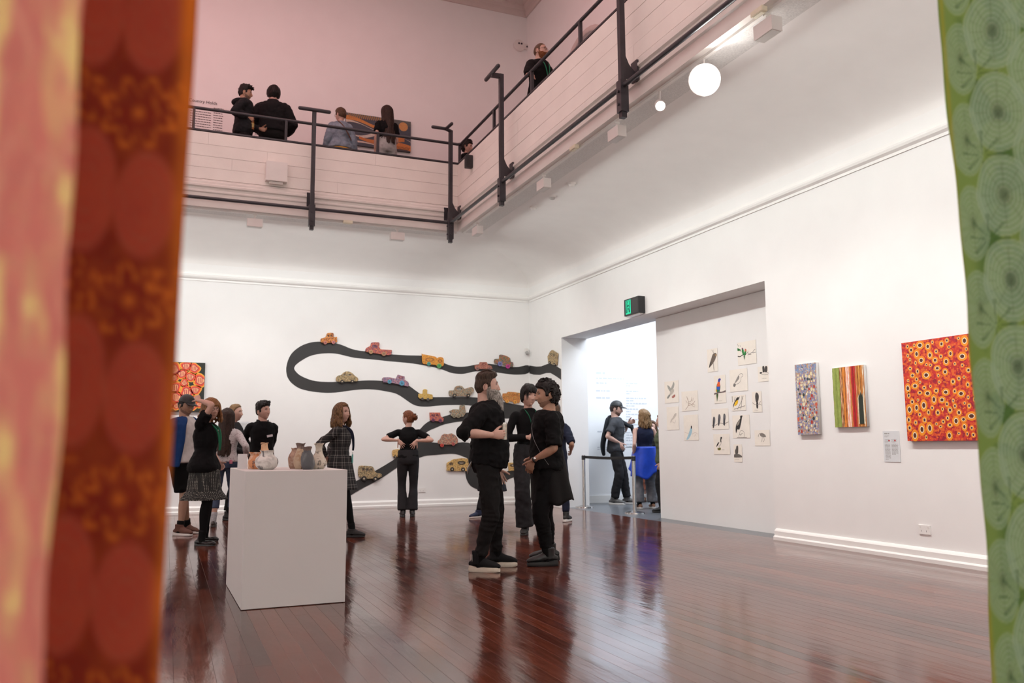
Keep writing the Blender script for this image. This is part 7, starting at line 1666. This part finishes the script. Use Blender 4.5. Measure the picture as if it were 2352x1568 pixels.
def red_fn(u, v):   # u: pixels-at-distance from the free edge, v: up from eye level
    y = -v+1022
    C = np.tile(np.array(srgb(150, 52, 28)), (len(u), 1)); N1 = fbm(np.stack([u/60, y/60, 0*u], 1), 3, 2)
    C = mixc(C, srgb(185, 95, 40), np.clip(.30*N1+.1, 0, .5))
    for k in range(-2, 8):
        yc = 450+k*455
        for uc, dy, ru, rv in ((85, 0, 78, 140), (225, -40, 78, 165), (330, 190, 70, 150), (420, -20, 80, 150)):
            d = np.hypot((u-uc)/ru, (y-yc-dy)/rv); C = mixc(C, srgb(205, 98, 76), (1-sm(d, .82, 1.02))*.62)
            for q in (.35, .6, .85): C = mixc(C, srgb(180, 110, 82), np.exp(-((d-q)/.035)**2)*.35)
        for uc, dy, rr_ in ((110, -225, 92), (255, 190, 70), (20, 215, 60)):
            a = np.arctan2(y-yc-dy, u-uc); d = np.hypot(u-uc, (y-yc-dy))/rr_; pet = np.abs(np.sin(a*4+k)); 
            C = mixc(C, srgb(235, 140, 45), (np.exp(-((d-.45-.5*pet)/.07)**2)*.85+np.exp(-(d/.16)**2))*(d < 1.3)*.8)
            C = mixc(C, srgb(150, 30, 20), np.exp(-((d-.35)/.12)**2)*(pet < .3)*.7)
    C = mixc(C, srgb(240, 150, 40), np.exp(-(u/22)**2)*(.35+.5*(vnoise(np.stack([y/90, 0*y, 0*y], 1), 5)*.5+.5))); return C
def pink_fn(u, v):
    y = -v+1022; C = np.tile(np.array(srgb(232, 155, 142)), (len(u), 1)); w_ = fbm(np.stack([u/50, y/160, 0*u], 1), 3, 9)
    st = np.abs(np.sin((u+45*np.sin(y/120)+30*w_)/26)); C = mixc(C, srgb(245, 190, 165), (1-st)**2*.7)
    C = mixc(C, srgb(255, 238, 170), sm(fbm(np.stack([u/42, y/170, 0*u+3], 1), 3, 4), .0, .7)*.9)
    for k in range(-2, 9):
        d = np.hypot((u-95)/70, (y-200-k*330)/150); C = mixc(C, srgb(240, 162, 148), (1-sm(d, .85, 1))*.5)
        for q in (.4, .55, .7, .85): C = mixc(C, srgb(232, 190, 150), np.exp(-((d-q)/.03)**2)*.4)
    return C
def green_fn(u, v):
    y = -v+1022; C = np.tile(np.array(srgb(134, 160, 78)), (len(u), 1)); n1 = fbm(np.stack([u/40, y/40, 0*u], 1), 3, 6)
    C = mixc(C, srgb(72, 115, 50), np.clip(sm(n1, .0, .7)*sm(u, 20, 70), 0, 1)*.8)
    for k in range(-3, 10):
        for uc, yo, ru, rv, st in ((38, 300, 42, 92, .7), (118, 25, 66, 100, .95), (215, 130, 70, 105, .9)):
            yc = yo+k*205; a = np.arctan2(y-yc, u-uc); d = np.hypot((u-uc)/ru, (y-yc)/rv)*(1+.02*np.sin(a*5+k)); ins = 1-sm(d, .93, 1.)
            C = mixc(C, srgb(162, 188, 155), ins*st*.62)
            for q in np.arange(.2, 1., .13): C = mixc(C, srgb(190, 205, 172), np.exp(-((d-q)/.022)**2)*.55*st)
            C = mixc(C, srgb(78, 92, 60), (np.exp(-(d/.22)**2)+.3*(np.abs(np.sin(a*6)) < .25)*(d < .8))*.7*st)
        yc = 130+k*205; a = np.arctan2(y-yc, u-75); d = np.hypot((u-75)/50, (y-yc)/60); C = mixc(C, srgb(52, 92, 44), (d < 1)*(np.abs(np.sin(a*4)) < .35)*.4)
    C = mixc(C, srgb(170, 165, 50), np.exp(-(u/5)**2)*.8); return C
wob = lambda amp, f, sd: (lambda z: amp*(np.sin(z*f+sd)+.5*np.sin(z*f*2.3+sd*2)+.25*np.sin(z*f*6.1+sd)))
hanging('red-brown patterned cloth with orange flower loops, hanging at the left foreground', 392, .82, -1, .45, .25, 4.3, 130, 700, red_fn, attrmat('red_print_cloth', .8, 0, .5), wob(.004, 2.4, 1), .010, 1)
hanging('sheer pink cloth with cream streaks, hanging nearest at the left edge', 150, .60, -1, .30, .25, 4.1, 90, 500, pink_fn, attrmat('pink_print_cloth', .8, 0, .55), lambda z: wob(.007, 5, 2)(z), .008, 3)
hanging('green cloth printed with pale ringed circles, hanging at the right foreground', 2238, 2.1, 1, .60, .25, 4.4, 200, 900, green_fn, attrmat('green_print_cloth', .8, 0, .35), wob(.007, 3.2, 4), .012, 5)
